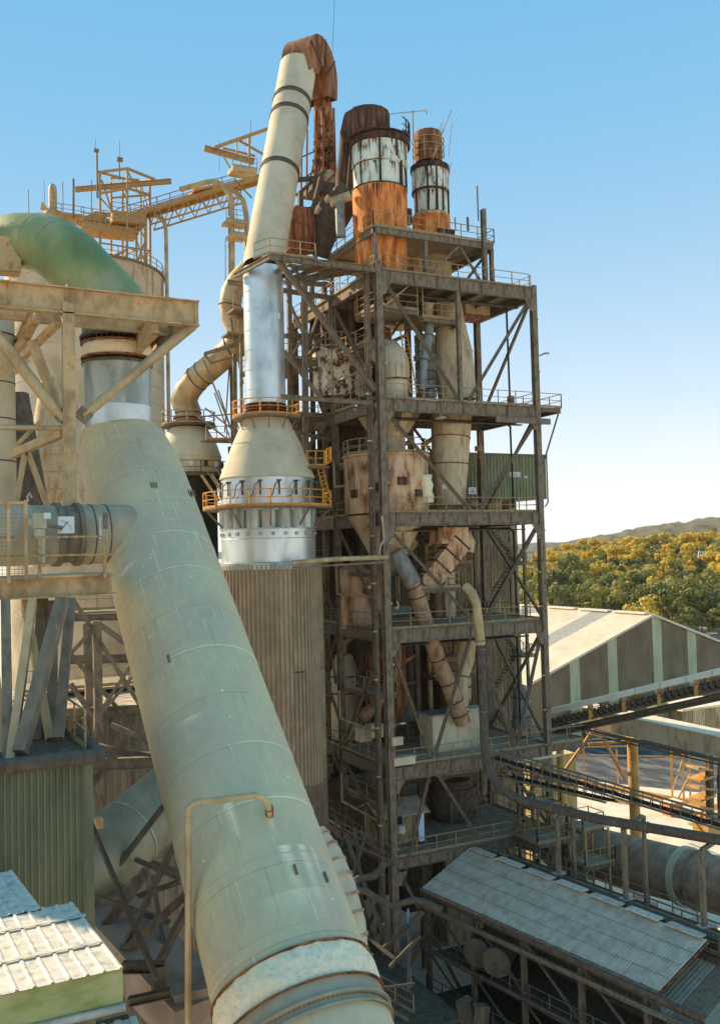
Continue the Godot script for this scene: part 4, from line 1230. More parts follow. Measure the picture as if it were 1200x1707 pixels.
	b.hexa([a + Vector3(0, 0.2, 0), e + Vector3(0, 0.2, 0), e + w + Vector3(0, 0.2, 0), a + w + Vector3(0, 0.2, 0), a + Vector3(0, 0.28, 0), e + Vector3(0, 0.28, 0), e + w + Vector3(0, 0.28, 0), a + w + Vector3(0, 0.28, 0)])
	part("belt_deck", b, M.yellow, br)
	b = MB.new()
	b.box(a.lerp(e, 0.62) + w * 0.5 + Vector3(0, 0.55, 0), Vector3(3.5, 0.25, 2.2), Basis(Vector3.BACK, 0.28))
	part("belt_cover", b, M.ochre, br)
	# bent pipes
	for q in [[[Vector3(24.558, 46.789, -93.832), Vector3(24.596, 56.829, -93.813), Vector3(24.591, 67.915, -93.815), Vector3(24.437, 68.874, -93.892), Vector3(23.994, 69.397, -94.111), Vector3(23.545, 69.537, -94.332)], 0.2, "tall thin tan pipe with bent top behind the riser pipe"], [[Vector3(29.997, 56.18, -88.913), Vector3(30.175, 69.521, -88.825), Vector3(29.976, 70.776, -88.923), Vector3(29.386, 71.794, -89.215), Vector3(28.621, 72.254, -89.593), Vector3(27.791, 72.152, -90.003), Vector3(25.406, 71.47, -91.182)], 0.27, "bent tan pipe arching over the conveyor bridge and dropping left of the raked duct"], [[Vector3(31.784, 63.886, -89.145), Vector3(31.82, 68.919, -89.128), Vector3(31.569, 70.504, -89.251), Vector3(31.026, 71.34, -89.52), Vector3(30.364, 71.739, -89.847)], 0.27, "shorter bent tan pipe tucked close against the raked duct"]]:
		b = MB.new()
		b.tube(q[0], q[1], 10)
		solo("bent_pipe", b, M.pipe_tan, q[2], "pipe")
	# gallows crane
	var g := thing("gallows_frame", "yellow gallows crane frame reaching left of the raked duct's top", "crane", Vector3(30.125, 72.962, -88.85))
	b = MB.new()
	b.ibeam(Vector3(27.739, 75.727, -90.029), Vector3(32.648, 74.585, -88.718), 0.4, 0.55, 0.05)
	part("jib", b, M.yellow, g)
	bars(g, "arm", [[Vector3(28.68, 75.763, -89.564), Vector3(34.28, 78.156, -87.912), 0.28], [Vector3(30.086, 76.574, -91.1), Vector3(33.063, 75.655, -89.628), 0.2], [Vector3(31.182, 76.974, -89.443), Vector3(33.912, 75.759, -89.209), 0.2], [Vector3(32.194, 77.263, -88.943), Vector3(32.184, 73.648, -88.947), 0.2], [Vector3(29.439, 74.862, -89.189), Vector3(30.24, 73.272, -88.793), 0.16], [Vector3(31.071, 77.041, -89.497), Vector3(31.038, 75.138, -89.514), 0.12]], M.yellow)
	for q in [[Vector3(31.176, 73.057, -88.33), 2.6, 0.45, 1.8], [Vector3(30.364, 67.706, -88.732), 2.2, 0.3, 1.6], [Vector3(30.231, 65.982, -87.682), 1.7, 0.4, 1.5]]:
		b = MB.new()
		b.box(q[0], Vector3(q[1], q[2], q[3]))
		part("landing", b, M.steel_light, g)
		b = MB.new()
		b.rail([q[0] + Vector3(-q[1] * 0.5, q[2] * 0.5, q[3] * 0.5), q[0] + Vector3(q[1] * 0.5, q[2] * 0.5, q[3] * 0.5)], 1.1, 1.0, 0.05)
		part("handrail", b, M.rail, g)
	bars(g, "hanger", [[Vector3(30.445, 72.327, -88.692), Vector3(32.011, 70.405, -87.917), 0.14], [Vector3(29.838, 72.344, -88.992), Vector3(29.883, 68.593, -88.969), 0.07], [Vector3(29.515, 66.422, -89.151), Vector3(29.435, 61.764, -89.191), 0.06], [Vector3(32.004, 76.044, -87.921), Vector3(32.049, 78.558, -87.899), 0.05], [Vector3(29.081, 73.305, -89.366), Vector3(29.134, 76.441, -89.339), 0.04], [Vector3(29.83, 62.373, -88.995), Vector3(29.916, 67.345, -88.953), 0.22]], M.steel)

func build_back_vessel() -> void:
	var up := Vector3.UP
	var c0 := Vector3(21.666, 35.268, -76.298)
	var c := Vector3(c0.x, 0, c0.z)
	var y: float = Vector3(21.818, 44.864, -76.223).y
	var o := thing("domed_vessel", "dark dusty domed vessel with railed top and black skirt beyond the big duct", "vessel", c)
	var b := MB.new()
	b.turned(c, up, [[2.7, y - 4.4], [2.7, y - 2.7], [2.75, y - 2.65], [2.35, y - 1.5], [1.55, y - 0.1], [1.2, y]], 48)
	part("dome", b, M.dusty_green, o)
	b = MB.new()
	b.turned(c, up, [[2.3, 0], [2.3, y - 5.2], [2.8, y - 4.9], [2.8, y - 4.35], [2.7, y - 4.3]], 40)
	part("skirt", b, M.black, o)
	for k in 14:
		var a := TAU * k / 14.0
		b = MB.new()
		b.box(c + Vector3(cos(a), 0, sin(a)) * 2.75 + up * (y - 3.3), Vector3(0.3, 0.5, 0.3), Basis(up, -a))
		part("nozzle_box", b, M.white if k % 2 == 0 else M.steel_dark, o)
	b = MB.new()
	b.ring(c + up * (y + 0.05), up, 1.1, 2.3, 0.14, 40)
	part("gallery_floor", b, M.steel_dark, o)
	ring_rail(o, c + up * (y + 0.1), 2.25, 10, M.rail)
	b = MB.new()
	b.ring(c + up * (y - 4.3), up, 2.6, 3.5, 0.12, 40)
	part("gallery_floor", b, M.steel_dark, o)
	ring_rail(o, c + up * (y - 4.25), 3.45, 12, M.steel_dark)
	# elbow duct above it
	var e := thing("elbow_duct", "tan snaking elbow duct dropping into the domed vessel's top", "duct", c + up * y)
	b = MB.new()
	b.tube([c + up * (y - 0.2), c + up * (y + 1.3), Vector3(21.349, 47.138, -76.455), Vector3(21.573, 47.983, -75.898), Vector3(22.112, 48.81, -75.185), Vector3(24.514, 51.101, -72.102), Vector3(24.721, 51.872, -71.442), Vector3(24.646, 52.621, -71.479), Vector3(24.217, 53.381, -71.691), Vector3(24.057, 54.383, -71.77), Vector3(24.209, 55.477, -71.695), Vector3(24.879, 56.612, -71.922), Vector3(26.455, 58.305, -72.258)], [1.08, 1.08, 1.08, 1.08, 1.08, 1.05, 1.0, 0.95, 0.92, 0.9, 0.9, 0.9, 0.9], 36, false)
	part("shell", b, M.pipe_tan, e)
	for q in [[Vector3(22.112, 48.81, -75.185), Vector3(24.514, 51.101, -72.102), 1.08], [Vector3(22.577, 49.246, -74.621), Vector3(24.514, 51.101, -72.102), 1.07], [Vector3(24.366, 50.978, -72.287), Vector3(24.514, 51.101, -72.102), 1.06], [Vector3(24.057, 54.383, -71.77), Vector3(24.209, 55.477, -71.695), 0.9], [c + up * (y + 1.2), c + up * (y + 3), 1.08]]:
		b = MB.new()
		b.ring(q[0], q[1] - q[0], q[2] - 0.06, q[2] + 0.06, 0.08, 36)
		part("band", b, M.steel_dark, e)
	for k in 3:
		b = MB.new()
		b.ring(c + up * (y + 0.15 + k * 0.3), up, 0.9, 1.22, 0.1, 36)
		part("bellows_ring", b, M.rust_dark, e)
	# bracket frame between elbow and silver pipe
	var f := thing("elbow_support_frame", "tan pipe-rack frame of thin braces holding the elbow duct", "support frame", Vector3(24.036, 43.823, -70.665))
	bars(f, "post", [[Vector3(23.915, 41.881, -70.725), Vector3(23.973, 50.174, -70.696), 0.3], [Vector3(23.69, 41.656, -68.605), Vector3(23.817, 51.155, -68.542), 0.2], [Vector3(23.793, 44.113, -73.016), Vector3(24.424, 52.128, -72.704), 0.1]], M.steel)
	bars(f, "brace", [[Vector3(21.795, 50.236, -71.773), Vector3(24.381, 51.045, -70.495), 0.25], [Vector3(21.795, 50.236, -71.773), Vector3(22.262, 49.488, -71.542), 0.2], [Vector3(22.262, 49.488, -71.542), Vector3(24.451, 50.062, -70.46), 0.15], [Vector3(24.214, 50.784, -70.02), Vector3(23.621, 51.532, -70.313), 0.2], [Vector3(21.743, 49.747, -71.798), Vector3(24.018, 42.85, -70.674), 0.12], [Vector3(22.482, 47.036, -71.433), Vector3(23.589, 43.105, -70.886), 0.1], [Vector3(22.747, 47.273, -71.302), Vector3(23.893, 43.097, -70.736), 0.1], [Vector3(20.72, 45.622, -72.304), Vector3(23.887, 42.757, -70.739), 0.14], [Vector3(21.766, 45.836, -71.787), Vector3(23.949, 43.825, -70.708), 0.12], [Vector3(21.233, 45.12, -72.05), Vector3(23.931, 45.287, -70.717), 0.1], [Vector3(23.603, 52.997, -70.322), Vector3(24.374, 47.618, -69.94), 0.16]], M.steel)
	for q in [[Vector3(24.175, 53.469, -70.039), 1.4], [Vector3(23.88, 51.525, -70.184), 1.8], [Vector3(23.028, 43.253, -72.279), 2.6]]:
		b = MB.new()
		b.box(q[0], Vector3(q[1], 0.15, 1.6))
		part("landing", b, M.steel, f)
		b = MB.new()
		b.rail([q[0] + Vector3(-q[1] * 0.5, 0, 0.8), q[0] + Vector3(q[1] * 0.5, 0, 0.8)], 1.1, 1.0, 0.05)
		part("handrail", b, M.rail, f)
	for k in 2:
		b = MB.new()
		var s0 := Vector3(21.665, 40.585, -72.953) + Vector3(0.9 * k, 0, 0)
		var s1 := Vector3(22.639, 38.283, -71.356) + Vector3(0.9 * k, 0, 0)
		b.bar(s0, s1, 0.08, 0.25)
		part("stair_stringer", b, M.rail, f)
		b = MB.new()
		b.bar(s0 + up, s1 + up, 0.05, 0.05)
		part("stair_rail", b, M.rail, f)

func build_gooseneck() -> void:
	var up := Vector3.UP
	# rusty flat-sided return head on top of the raked duct
	var o := thing("rusty_gooseneck", "rust-red flat-sided gooseneck head crowning the raked duct", "duct", Vector3(29.065, 73.569, -68.179))
	var fwd: Vector3 = (Vector3(31.951, 73.345, -70.1) - Vector3(28.364, 72.845, -67.411)); fwd.y = 0; fwd = fwd.normalized()
	var side := fwd.cross(up).normalized()
	var cen := Vector3(30.469, 73.982, -68.936)
	var hw := 1.28
	var arc := []
	for k in 25:
		var a := PI - PI * 1.02 * k / 24.0
		arc.append(cen + fwd * cos(a) * 2.45 + up * sin(a) * 2.7)
	arc.push_front(arc[0] - up * 1.2)
	arc.append(cen + fwd * 2.3 - up * 1.7)
	var inn := []
	for k in 25:
		var a := PI - PI * 1.12 * k / 24.0
		inn.append(cen + fwd * cos(a) * 0.55 + up * sin(a) * 0.55 - up * 0.3)
	inn.push_front(inn[0] - up * 0.6 - fwd * 0.3)
	inn.append(cen + fwd * 0.7 - up * 2.0)
	var hood := MB.new()
	var cheek := MB.new()
	var cheek2 := MB.new()
	for i in arc.size() - 1:
		hood.face(arc[i] - side * hw, arc[i] + side * hw, arc[i + 1] + side * hw, arc[i + 1] - side * hw, cen)
		hood.face(inn[i] - side * hw, inn[i] + side * hw, inn[i + 1] + side * hw, inn[i + 1] - side * hw, cen + up * 2)
		cheek.quad(arc[i] + side * hw, arc[i + 1] + side * hw, inn[i + 1] + side * hw, inn[i] + side * hw, side)
		cheek2.quad(arc[i] - side * hw, arc[i + 1] - side * hw, inn[i + 1] - side * hw, inn[i] - side * hw, -side)
	part("hood_plate", hood, M.rust, o)
	part("cheek_plate", cheek, M.rust, o)
	part("cheek_plate", cheek2, M.rust, o)
	for i in [5, 14, 20]:
		var b := MB.new()
		b.bar(arc[i] + side * (hw + 0.05), inn[i + 2] + side * (hw + 0.05), 0.06, 0.08)
		part("stiffener", b, M.rust_dark, o)
	# back leg going down
	var d := thing("rusty_back_duct", "orange-rust square duct dropping behind the raked duct into the tower", "duct", Vector3(32.2, 63.462, -69.977))
	var b := MB.new()
	b.hexa([Vector3(31.242, 73.104, -69.892), Vector3(32.388, 73.331, -69.326), Vector3(33.54, 74.614, -71.545), Vector3(32.687, 74.37, -71.967), Vector3(30.953, 63.557, -70.035), Vector3(32.773, 63.762, -69.136), Vector3(34.105, 64.927, -71.824), Vector3(32.544, 64.705, -72.595)])
	part("casing", b, M.rust_mix, d)
	for q in [[252, 523, 559, M.rust_dark], [268, 522, 560, M.rust_dark], [285, 522, 561, M.silver_dull]]:
		pass
	for q in [[Vector3(30.92, 67.697, -69.717), Vector3(32.557, 67.958, -68.908), M.rust_dark], [Vector3(30.856, 66.773, -69.749), Vector3(32.627, 67.031, -68.873), M.rust_dark], [Vector3(30.989, 68.827, -69.683), Vector3(32.493, 69.195, -68.94), M.rust]]:
		b = MB.new()
		b.bar(q[0], q[1], 0.25, 0.3)
		part("clamp_band", b, q[2], d)
	b = MB.new()
	b.hexa([Vector3(30.885, 66.002, -69.734), Vector3(32.608, 66.158, -68.883), Vector3(34.248, 67.631, -71.976), Vector3(32.682, 67.461, -72.75), Vector3(30.811, 64.62, -69.771), Vector3(32.623, 64.773, -68.875), Vector3(34.216, 66.183, -71.992), Vector3(32.652, 66.014, -72.765)])
	part("pale_collar", b, M.cone_tan, d)
	bars(d, "guide_rod", [[Vector3(31.136, 71.042, -69.387), Vector3(30.891, 63.615, -69.508), 0.22], [Vector3(31.64, 71.285, -69.138), Vector3(31.432, 63.599, -69.241), 0.22], [Vector3(30.026, 69.052, -68.82), Vector3(29.862, 63.243, -68.901), 0.12], [Vector3(29.917, 63.746, -68.874), Vector3(31.061, 67.448, -69.424), 0.1], [Vector3(31.203, 72.071, -69.354), Vector3(32.476, 73.016, -69.171), 0.16], [Vector3(31.763, 72.828, -69.077), Vector3(32.46, 72.24, -69.179), 0.14], [Vector3(31.461, 71.393, -69.227), Vector3(32.445, 73.483, -69.075), 0.14], [Vector3(30.985, 70.275, -69.462), Vector3(32.433, 68.528, -68.969), 0.12], [Vector3(32.517, 70.329, -68.928), Vector3(30.899, 68.325, -69.504), 0.12], [Vector3(30.897, 68.222, -69.505), Vector3(32.468, 65.957, -68.952), 0.12], [Vector3(32.518, 68.268, -68.927), Vector3(30.804, 65.918, -69.551), 0.12], [Vector3(30.801, 65.765, -69.553), Vector3(32.508, 63.649, -68.932), 0.12], [Vector3(32.555, 65.8, -68.909), Vector3(30.756, 63.619, -69.575), 0.12], [Vector3(32.497, 71.311, -68.826), Vector3(32.551, 63.545, -68.911), 0.16], [Vector3(29.406, 67.824, -68.569), Vector3(29.266, 63.06, -68.638), 0.12], [Vector3(29.379, 66.467, -68.582), Vector3(30.567, 67.162, -68.553), 0.1], [Vector3(29.34, 64.56, -68.601), Vector3(30.487, 65.496, -68.592), 0.1]], M.rust)
	b = MB.new()
	b.bar(Vector3(33.099, 73.306, -70.648), Vector3(33.619, 82.328, -70.391), 0.04, 0.04)
	solo("whip_aerial", b, M.steel, "hair-thin whip aerial rising above the rusty gooseneck", "aerial")

func pipe_thing(called: String, pts: Array, r, mat: Material, label: String, cat: String, rings: Array = [], ring_mat: Material = null, seg := 28) -> Node3D:
	var o := thing(called, label, cat, pts[0])
	var b := MB.new()
	b.tube(pts, r, seg)
	part("shell", b, mat, o)
	for q in rings:     # [segment, share along it]
		var i: int = q[0]
		var p: Vector3 = pts[i].lerp(pts[i + 1], q[1])
		var rad: float = lerpf(r[i], r[i + 1], q[1]) if r is Array else r
		b = MB.new()
		b.ring(p, pts[i + 1] - pts[i], rad - 0.04, rad + 0.05, 0.08, seg)
		part("band", b, ring_mat if ring_mat else M.steel_dark, o)
	return o

func deck(o: Node3D, x0: float, x1: float, z0: float, z1: float, y: float, girder := 0.4, rails := "nesw") -> void:
	var b := MB.new()
	b.span(Vector3(x0, y - 0.08, z1), Vector3(x1, y, z0))
	part("deck_plate", b, M.floor, o)
	for q in [[Vector3(x0, 0, z0), Vector3(x1, 0, z0), "s"], [Vector3(x1, 0, z0), Vector3(x1, 0, z1), "e"], [Vector3(x1, 0, z1), Vector3(x0, 0, z1), "n"], [Vector3(x0, 0, z1), Vector3(x0, 0, z0), "w"]]:
		b = MB.new()
		var off := Vector3(0, y - 0.085 - girder * 0.5, 0)
		var dd: Vector3 = (q[1] - q[0]).normalized() * 0.13
		b.ibeam(q[0] + off + dd, q[1] + off - dd, 0.2, girder, 0.03)
		part("edge_beam", b, M.steel, o)
		if q[2] in rails:
			b = MB.new()
			b.rail([q[0] + Vector3(0, y, 0), q[1] + Vector3(0, y, 0)])
			part("handrail", b, M.rail, o)

func rust_runs(o: Node3D, c: Vector3, r: float, top: float, key: int) -> void:   # drips of rust below a seam, each its own thin tongue
	var rg := RandomNumberGenerator.new()
	rg.seed = key
	for k in 13:
		var a := rg.randf_range(0.5, 3.5)
		var w := rg.randf_range(0.015, 0.06)
		var l := rg.randf_range(0.25, 1.3)
		var b := MB.new()
		for s in 4:
			var e0 := w * (1.0 - s / 4.0)
			var e1 := w * (1.0 - (s + 1) / 4.0)
			var y0 := top - l * s / 4.0
			var y1 := top - l * (s + 1) / 4.0
			var n := Vector3(cos(a), 0, sin(a))
			b.quad(c + Vector3(cos(a - e0), 0, sin(a - e0)) * r + Vector3.UP * y0, c + Vector3(cos(a + e0), 0, sin(a + e0)) * r + Vector3.UP * y0, c + Vector3(cos(a + e1), 0, sin(a + e1)) * r + Vector3.UP * y1, c + Vector3(cos(a - e1), 0, sin(a - e1)) * r + Vector3.UP * y1, n)
		part("rust_run", b, M.rust_dark if k % 3 else M.rust, o)

func build_cyclones() -> void:
	var up := Vector3.UP
	# upper platform carrying the two cyclones
	var pf := thing("cyclone_platform", "small railed top platform on posts carrying both rusty cyclones", "platform", Vector3(36, 54.4, -63))
	deck(pf, 30.95, 41.6, -59.2, -67.2, 57.9, 0.5, "sew")
	for q in [[31.1, -59.35], [35.4, -59.35], [41.4, -59.35], [31.1, -67.0], [41.4, -67.0]]:
		var b := MB.new()
		b.hcol(q[0], q[1], 54.42, 57.35, 0.28)
		part("post", b, M.steel, pf)
	var pb := MB.new()
	pb.hcol(40.55, -59.05, 54.42, 60.4, 0.34)
	part("post", pb, M.steel, pf)
	for q in [[Vector3(35.5, 54.6, -59.3), Vector3(38.4, 57.3, -59.3)], [Vector3(38.4, 57.3, -59.3), Vector3(40.4, 54.6, -59.3)], [Vector3(31.1, 57.3, -63), Vector3(31.1, 54.6, -60)], [Vector3(41.4, 57.3, -60), Vector3(41.4, 54.6, -66)], [Vector3(38, 57.4, -66), Vector3(41.2, 57.4, -60)]]:
		var b := MB.new()
		b.bar(q[0], q[1], 0.16, 0.16)
		part("brace", b, M.steel, pf)
	for q in [[Vector3(40.052, 59.399, -59), Vector3(40.041, 62.149, -59), 0.08], [Vector3(39.741, 58.88, -60), Vector3(39.725, 59.978, -60), 0.14], [Vector3(38.572, 58.725, -60), Vector3(38.555, 59.815, -60), 0.07]]:
		var b := MB.new()
		b.bar(q[0], q[1], q[2], q[2])
		part("lamp_mast", b, M.steel, pf)
	# larger cyclone
	var a0 := Vector3(32.921, 58.801, -61.812)
	var a := Vector3(a0.x, 0, a0.z)
	var o := thing("large_cyclone", "larger cyclone with mint panels over a bright orange rusty drum", "cyclone", a + up * 54.45)
	var b := MB.new()
	b.turned(a, up, [[1.7, 54.45], [2.02, 55.2], [2.02, 57.95]], 48)
	part("lower_drum", b, M.rust_orange, o)
	b = MB.new()
	b.turned(a, up, [[2.02, 57.95], [2.12, 57.98], [2.12, 61.55], [1.95, 61.6]], 48)
	part("orange_drum", b, M.rust_orange, o)
	b = MB.new()
	b.ring(a + up * 61.6, up, 1.9, 2.16, 0.1, 48)
	part("rusted_ring", b, M.rust_dark, o)
	b = MB.new()
	b.turned(a, up, [[1.99, 61.6], [1.99, 63.35]], 48)
	part("mint_drum", b, M.mint, o)
	b = MB.new()
	b.ring(a + up * 63.38, up, 1.9, 2.04, 0.06, 48)
	part("rusted_ring", b, M.rust_dark, o)
	b = MB.new()
	b.turned(a + Vector3(0.1, 0, 0), up, [[2.0, 63.3], [2.16, 63.5], [2.16, 65.0]], 48)
	part("mint_drum", b, M.mint, o)
	b = MB.new()
	b.turned(a + Vector3(0.15, 0, 0), up, [[2.16, 64.95], [2.34, 65.0], [2.34, 65.45], [1.5, 65.7]], 48)
	part("rusted_top_flange", b, M.rust_dark, o)
	for k in [0.3, 1.15, 2.03, 2.78, 3.6, 4.6, 5.4]:
		var ang: float = k
		var d := Vector3(cos(ang), 0, sin(ang))
		b = MB.new()
		b.box(a + Vector3(0.05, 0, 0) + d * 2.07 + up * 63.4, Vector3(0.17 if k in [1.15, 2.03] else 0.03, 3.5, 0.20), Basis(up, PI * 0.5 - ang))
		part("rust_strip", b, M.rust_dark, o)
	for k in [1.42, 0.9]:
		var d := Vector3(cos(k), 0, sin(k))
		b = MB.new()
		b.box(a + Vector3(0.1, 0, 0) + d * 2.15 + up * 64.4, Vector3(0.22, 1.4, 0.06), Basis(up, PI * 0.5 - k))
		part("rust_strip", b, M.rust_dark, o)
	rust_runs(o, a + Vector3(0.1, 0, 0), 2.165, 65.0, 5)
	rust_runs(o, a, 1.995, 63.3, 9)
	rust_runs(o, a, 2.125, 61.5, 13)
	b = MB.new()
	b.box(a + Vector3(1.9, 59.6, 1.0), Vector3(0.5, 1.2, 0.4))
	part("access_door", b, M.rust_dark, o)
	# its outlet hood
	var hc: Vector3 = Vector3(32.532, 66.349, -62.562)
	var hd := thing("dark_outlet_hood", "dark purple-brown rusted hood capping the larger cyclone, bending down left", "duct", hc)
	b = MB.new()
	b.turned(hc, up, [[1.6, -0.35], [1.66, 0.2], [1.66, 1.6], [1.58, 1.7], [0.05, 1.8]], 14)
	part("cap_drum", b, M.rust_dark, hd)
	b = MB.new()
	b.tube([Vector3(32.517, 67.256, -62.793), Vector3(32.2, 67.459, -63.842), Vector3(32.152, 66.918, -64.646), Vector3(32.035, 65.496, -65.038), Vector3(31.823, 63.688, -65.255), Vector3(31.801, 62.712, -65.266)], [1.5, 1.35, 1.1, 0.95, 0.95, 0.9], 16)
	part("down_leg", b, M.rust_dark, hd)
	for k in 6:
		b = MB.new()
		var ang := 0.5 + k * 0.42
		b.bar(hc + Vector3(cos(ang) * 1.6, -0.3, sin(ang) * 1.6), hc + Vector3(cos(ang + 0.3) * 1.9, -1.0, sin(ang + 0.3) * 1.9), 0.1, 0.1)
		part("bracket", b, M.rust_dark, hd)
	b = MB.new()
	b.bar(Vector3(31.311, 68.374, -62.608), Vector3(31.048, 61.604, -63.853), 0.1, 0.1)
	part("conduit", b, M.steel_dark, hd)
	# smaller cyclone
	var c0 := Vector3(39.039, 60.213, -64.366)
	var c := Vector3(c0.x, 0, c0.z)
	o = thing("small_cyclone", "smaller cyclone with mint panels above a tan drum, right of the larger one", "cyclone", c + up * 54.45)
	b = MB.new()
	b.turned(c, up, [[1.3, 54.45], [1.55, 55.0], [1.55, 61.4]], 40)
	part("tan_drum", b, M.cone_tan, o)
	b = MB.new()
	b.turned(c, up, [[1.38, 61.35], [1.38, 63.3]], 40)
	part("mint_drum", b, M.mint, o)
	b = MB.new()
	b.turned(c, up, [[1.3, 63.3], [1.52, 63.45], [1.52, 65.1]], 40)
	part("mint_drum", b, M.mint, o)
	b = MB.new()
	b.turned(c, up, [[1.5, 65.05], [1.62, 65.1], [1.62, 65.5], [1.0, 65.6]], 40)
	part("rusted_top_flange", b, M.rust_dark, o)
	b = MB.new()
	b.ring(c + up * 63.35, up, 1.3, 1.56, 0.14, 40)
	part("rusted_ring", b, M.rust_dark, o)
	b = MB.new()
	b.ring(c + up * 61.4, up, 1.3, 1.5, 0.12, 40)
	part("rusted_ring", b, M.rust, o)
	for k in [0.6, 1.35, 1.75, 2.25, 3.0]:
		b = MB.new()
		b.box(c + Vector3(cos(k), 0, sin(k)) * 1.46 + up * 63.3, Vector3(0.16 if k in [1.75, 2.25] else 0.03, 3.7, 0.16), Basis(up, PI * 0.5 - k))
		part("rust_strip", b, M.rust_dark, o)
	rust_runs(o, c, 1.525, 65.1, 17)
	rust_runs(o, c, 1.385, 63.2, 21)
	rust_runs(o, c, 1.555, 61.3, 25)
	b = MB.new()
	b.turned(c, up, [[1.56, 57.95], [1.565, 61.2]], 40)
	part("rust_band", b, M.rust_orange, o)
	b = MB.new()
	b.box(c + Vector3(0.4, 59.1, 1.5), Vector3(1.5, 1.6, 0.5))
	part("hopper_door", b, M.rust_dark, o)
	var h2 := Vector3(39.753, 67.011, -65.686)
	var hd2 := thing("brown_outlet_hood", "brown rusted drum hood with rails capping the smaller cyclone", "duct", h2)
	b = MB.new()
	b.turned(h2, up, [[1.15, -0.5], [1.18, 0.2], [1.18, 2.0], [1.12, 2.1], [0.05, 2.15]], 14)
	part("cap_drum", b, M.rust, hd2)
	for k in 3:
		b = MB.new()
		b.ring(h2 + up * (0.2 + k * 0.6), up, 1.3, 1.36, 0.06, 24)
		part("guard_rail", b, M.rail, hd2)
	for k in 8:
		b = MB.new()
		b.box(h2 + Vector3(cos(k * 0.785) * 1.33, 0.6, sin(k * 0.785) * 1.33), Vector3(0.06, 1.8, 0.06))
		part("rail_post", b, M.rail, hd2)
	for q in [[Vector3(33.798, 67.734, -61.379), Vector3(37.384, 68.915, -61.837), 0.06], [Vector3(35.874, 66.009, -61.468), Vector3(35.893, 68.458, -61.459), 0.07], [Vector3(37.384, 68.915, -61.837), Vector3(37.375, 68.573, -61.841), 0.06], [Vector3(40.052, 68.409, -63.865), Vector3(40.081, 69.524, -63.851), 0.06], [Vector3(39.331, 66.404, -64.221), Vector3(40.772, 70.317, -63.509), 0.06], [Vector3(40.489, 66.371, -63.649), Vector3(40.788, 69.25, -63.501), 0.05], [Vector3(37.386, 60.144, -64.067), Vector3(39.496, 68.802, -63.024), 0.05], [Vector3(39.396, 61.575, -63.074), Vector3(40.115, 65.536, -62.719), 0.05], [Vector3(38.722, 66.075, -63.407), Vector3(39.407, 67.054, -63.068), 0.05]]:
		b = MB.new()
		b.bar(q[0], q[1], q[2], q[2])
		part("vent_pipe", b, M.steel_light, hd2)
	# ring gallery on the cyclone shoulder
	b = MB.new()
	b.ring(a + up * 65.55, up, 2.1, 2.5, 0.08, 32)
	part("gallery_floor", b, M.rust_dark, hd)
	ring_rail(hd, a + up * 65.6, 2.45, 9, M.rust_dark, -0.6, 1.2)
	# curved ducts between gooseneck and cyclone
	pipe_thing("curved_dusty_duct", [Vector3(31.491, 62.368, -64.192), Vector3(31.397, 61.873, -65.131), Vector3(30.807, 60.845, -66.203), Vector3(30.203, 59.575, -67.06), Vector3(29.936, 58.128, -67.749)], [1.0, 1.25, 1.45, 1.3, 1.1], M.steel_dark, "dark dusty curved duct between the raked duct and larger cyclone", "duct", [[2, 0.5], [3, 0.5]])
	pipe_thing("short_dusty_hopper", [Vector3(28.392, 61.114, -66.281), Vector3(28.059, 59.434, -66.446), Vector3(28.11, 57.746, -66.421)], [0.9, 1.4, 1.1], M.rust, "rusty brown hopper just right of the raked duct", "hopper", [[0, 0.9]])
	var t := thing("tee_vent_pipe", "small grey vent pipe with flat tan tee top beside the larger cyclone", "pipe", Vector3(29.698, 57.832, -62.289))
	b = MB.new()
	b.tube([Vector3(29.739, 57.831, -62.269), Vector3(29.718, 60.608, -62.28)], 0.36, 16)
	part("riser", b, M.blue_grey, t)
	b = MB.new()
	b.tube([Vector3(29.102, 60.486, -62.584), Vector3(30.464, 61.003, -61.911)], 0.36, 16)
	part("tee", b, M.pipe_tan, t)
	# rack behind the raked duct
	var rk := thing("gooseneck_rack", "dark weathered steel rack of beams behind the raked duct at cyclone height", "support frame", Vector3(30.183, 57.38, -67.627))
	for q in [[Vector3(28.49, 63.953, -67.349), Vector3(30.966, 64.926, -68.356), 0.35], [Vector3(28.378, 62.728, -67.404), Vector3(31.2, 65.475, -68.24), 0.25], [Vector3(28.176, 56.782, -66.388), Vector3(28.251, 62.569, -66.351), 0.35], [Vector3(28.117, 58.355, -65.302), Vector3(29.684, 63.691, -65.643), 0.25], [Vector3(29.965, 57.386, -67.735), Vector3(30.166, 62.833, -67.636), 0.3], [Vector3(31.389, 57.673, -68.146), Vector3(31.552, 63.195, -68.066), 0.3], [Vector3(28.438, 61.403, -67.374), Vector3(31.669, 62.436, -68.008), 0.4], [Vector3(28.063, 60.807, -68.675), Vector3(31.263, 62.802, -67.093), 0.3], [Vector3(28.343, 58.703, -66.306), Vector3(31.603, 62.295, -66.925), 0.25]]:
		b = MB.new()
		b.bar(q[0], q[1], q[2], q[2])
		part("beam", b, M.steel_dark, rk)
	b = MB.new()
	b.box(Vector3(31.993, 64.502, -70.079), Vector3(3.2, 0.8, 2.5))
	part("grating_floor", b, M.steel_dark, rk)

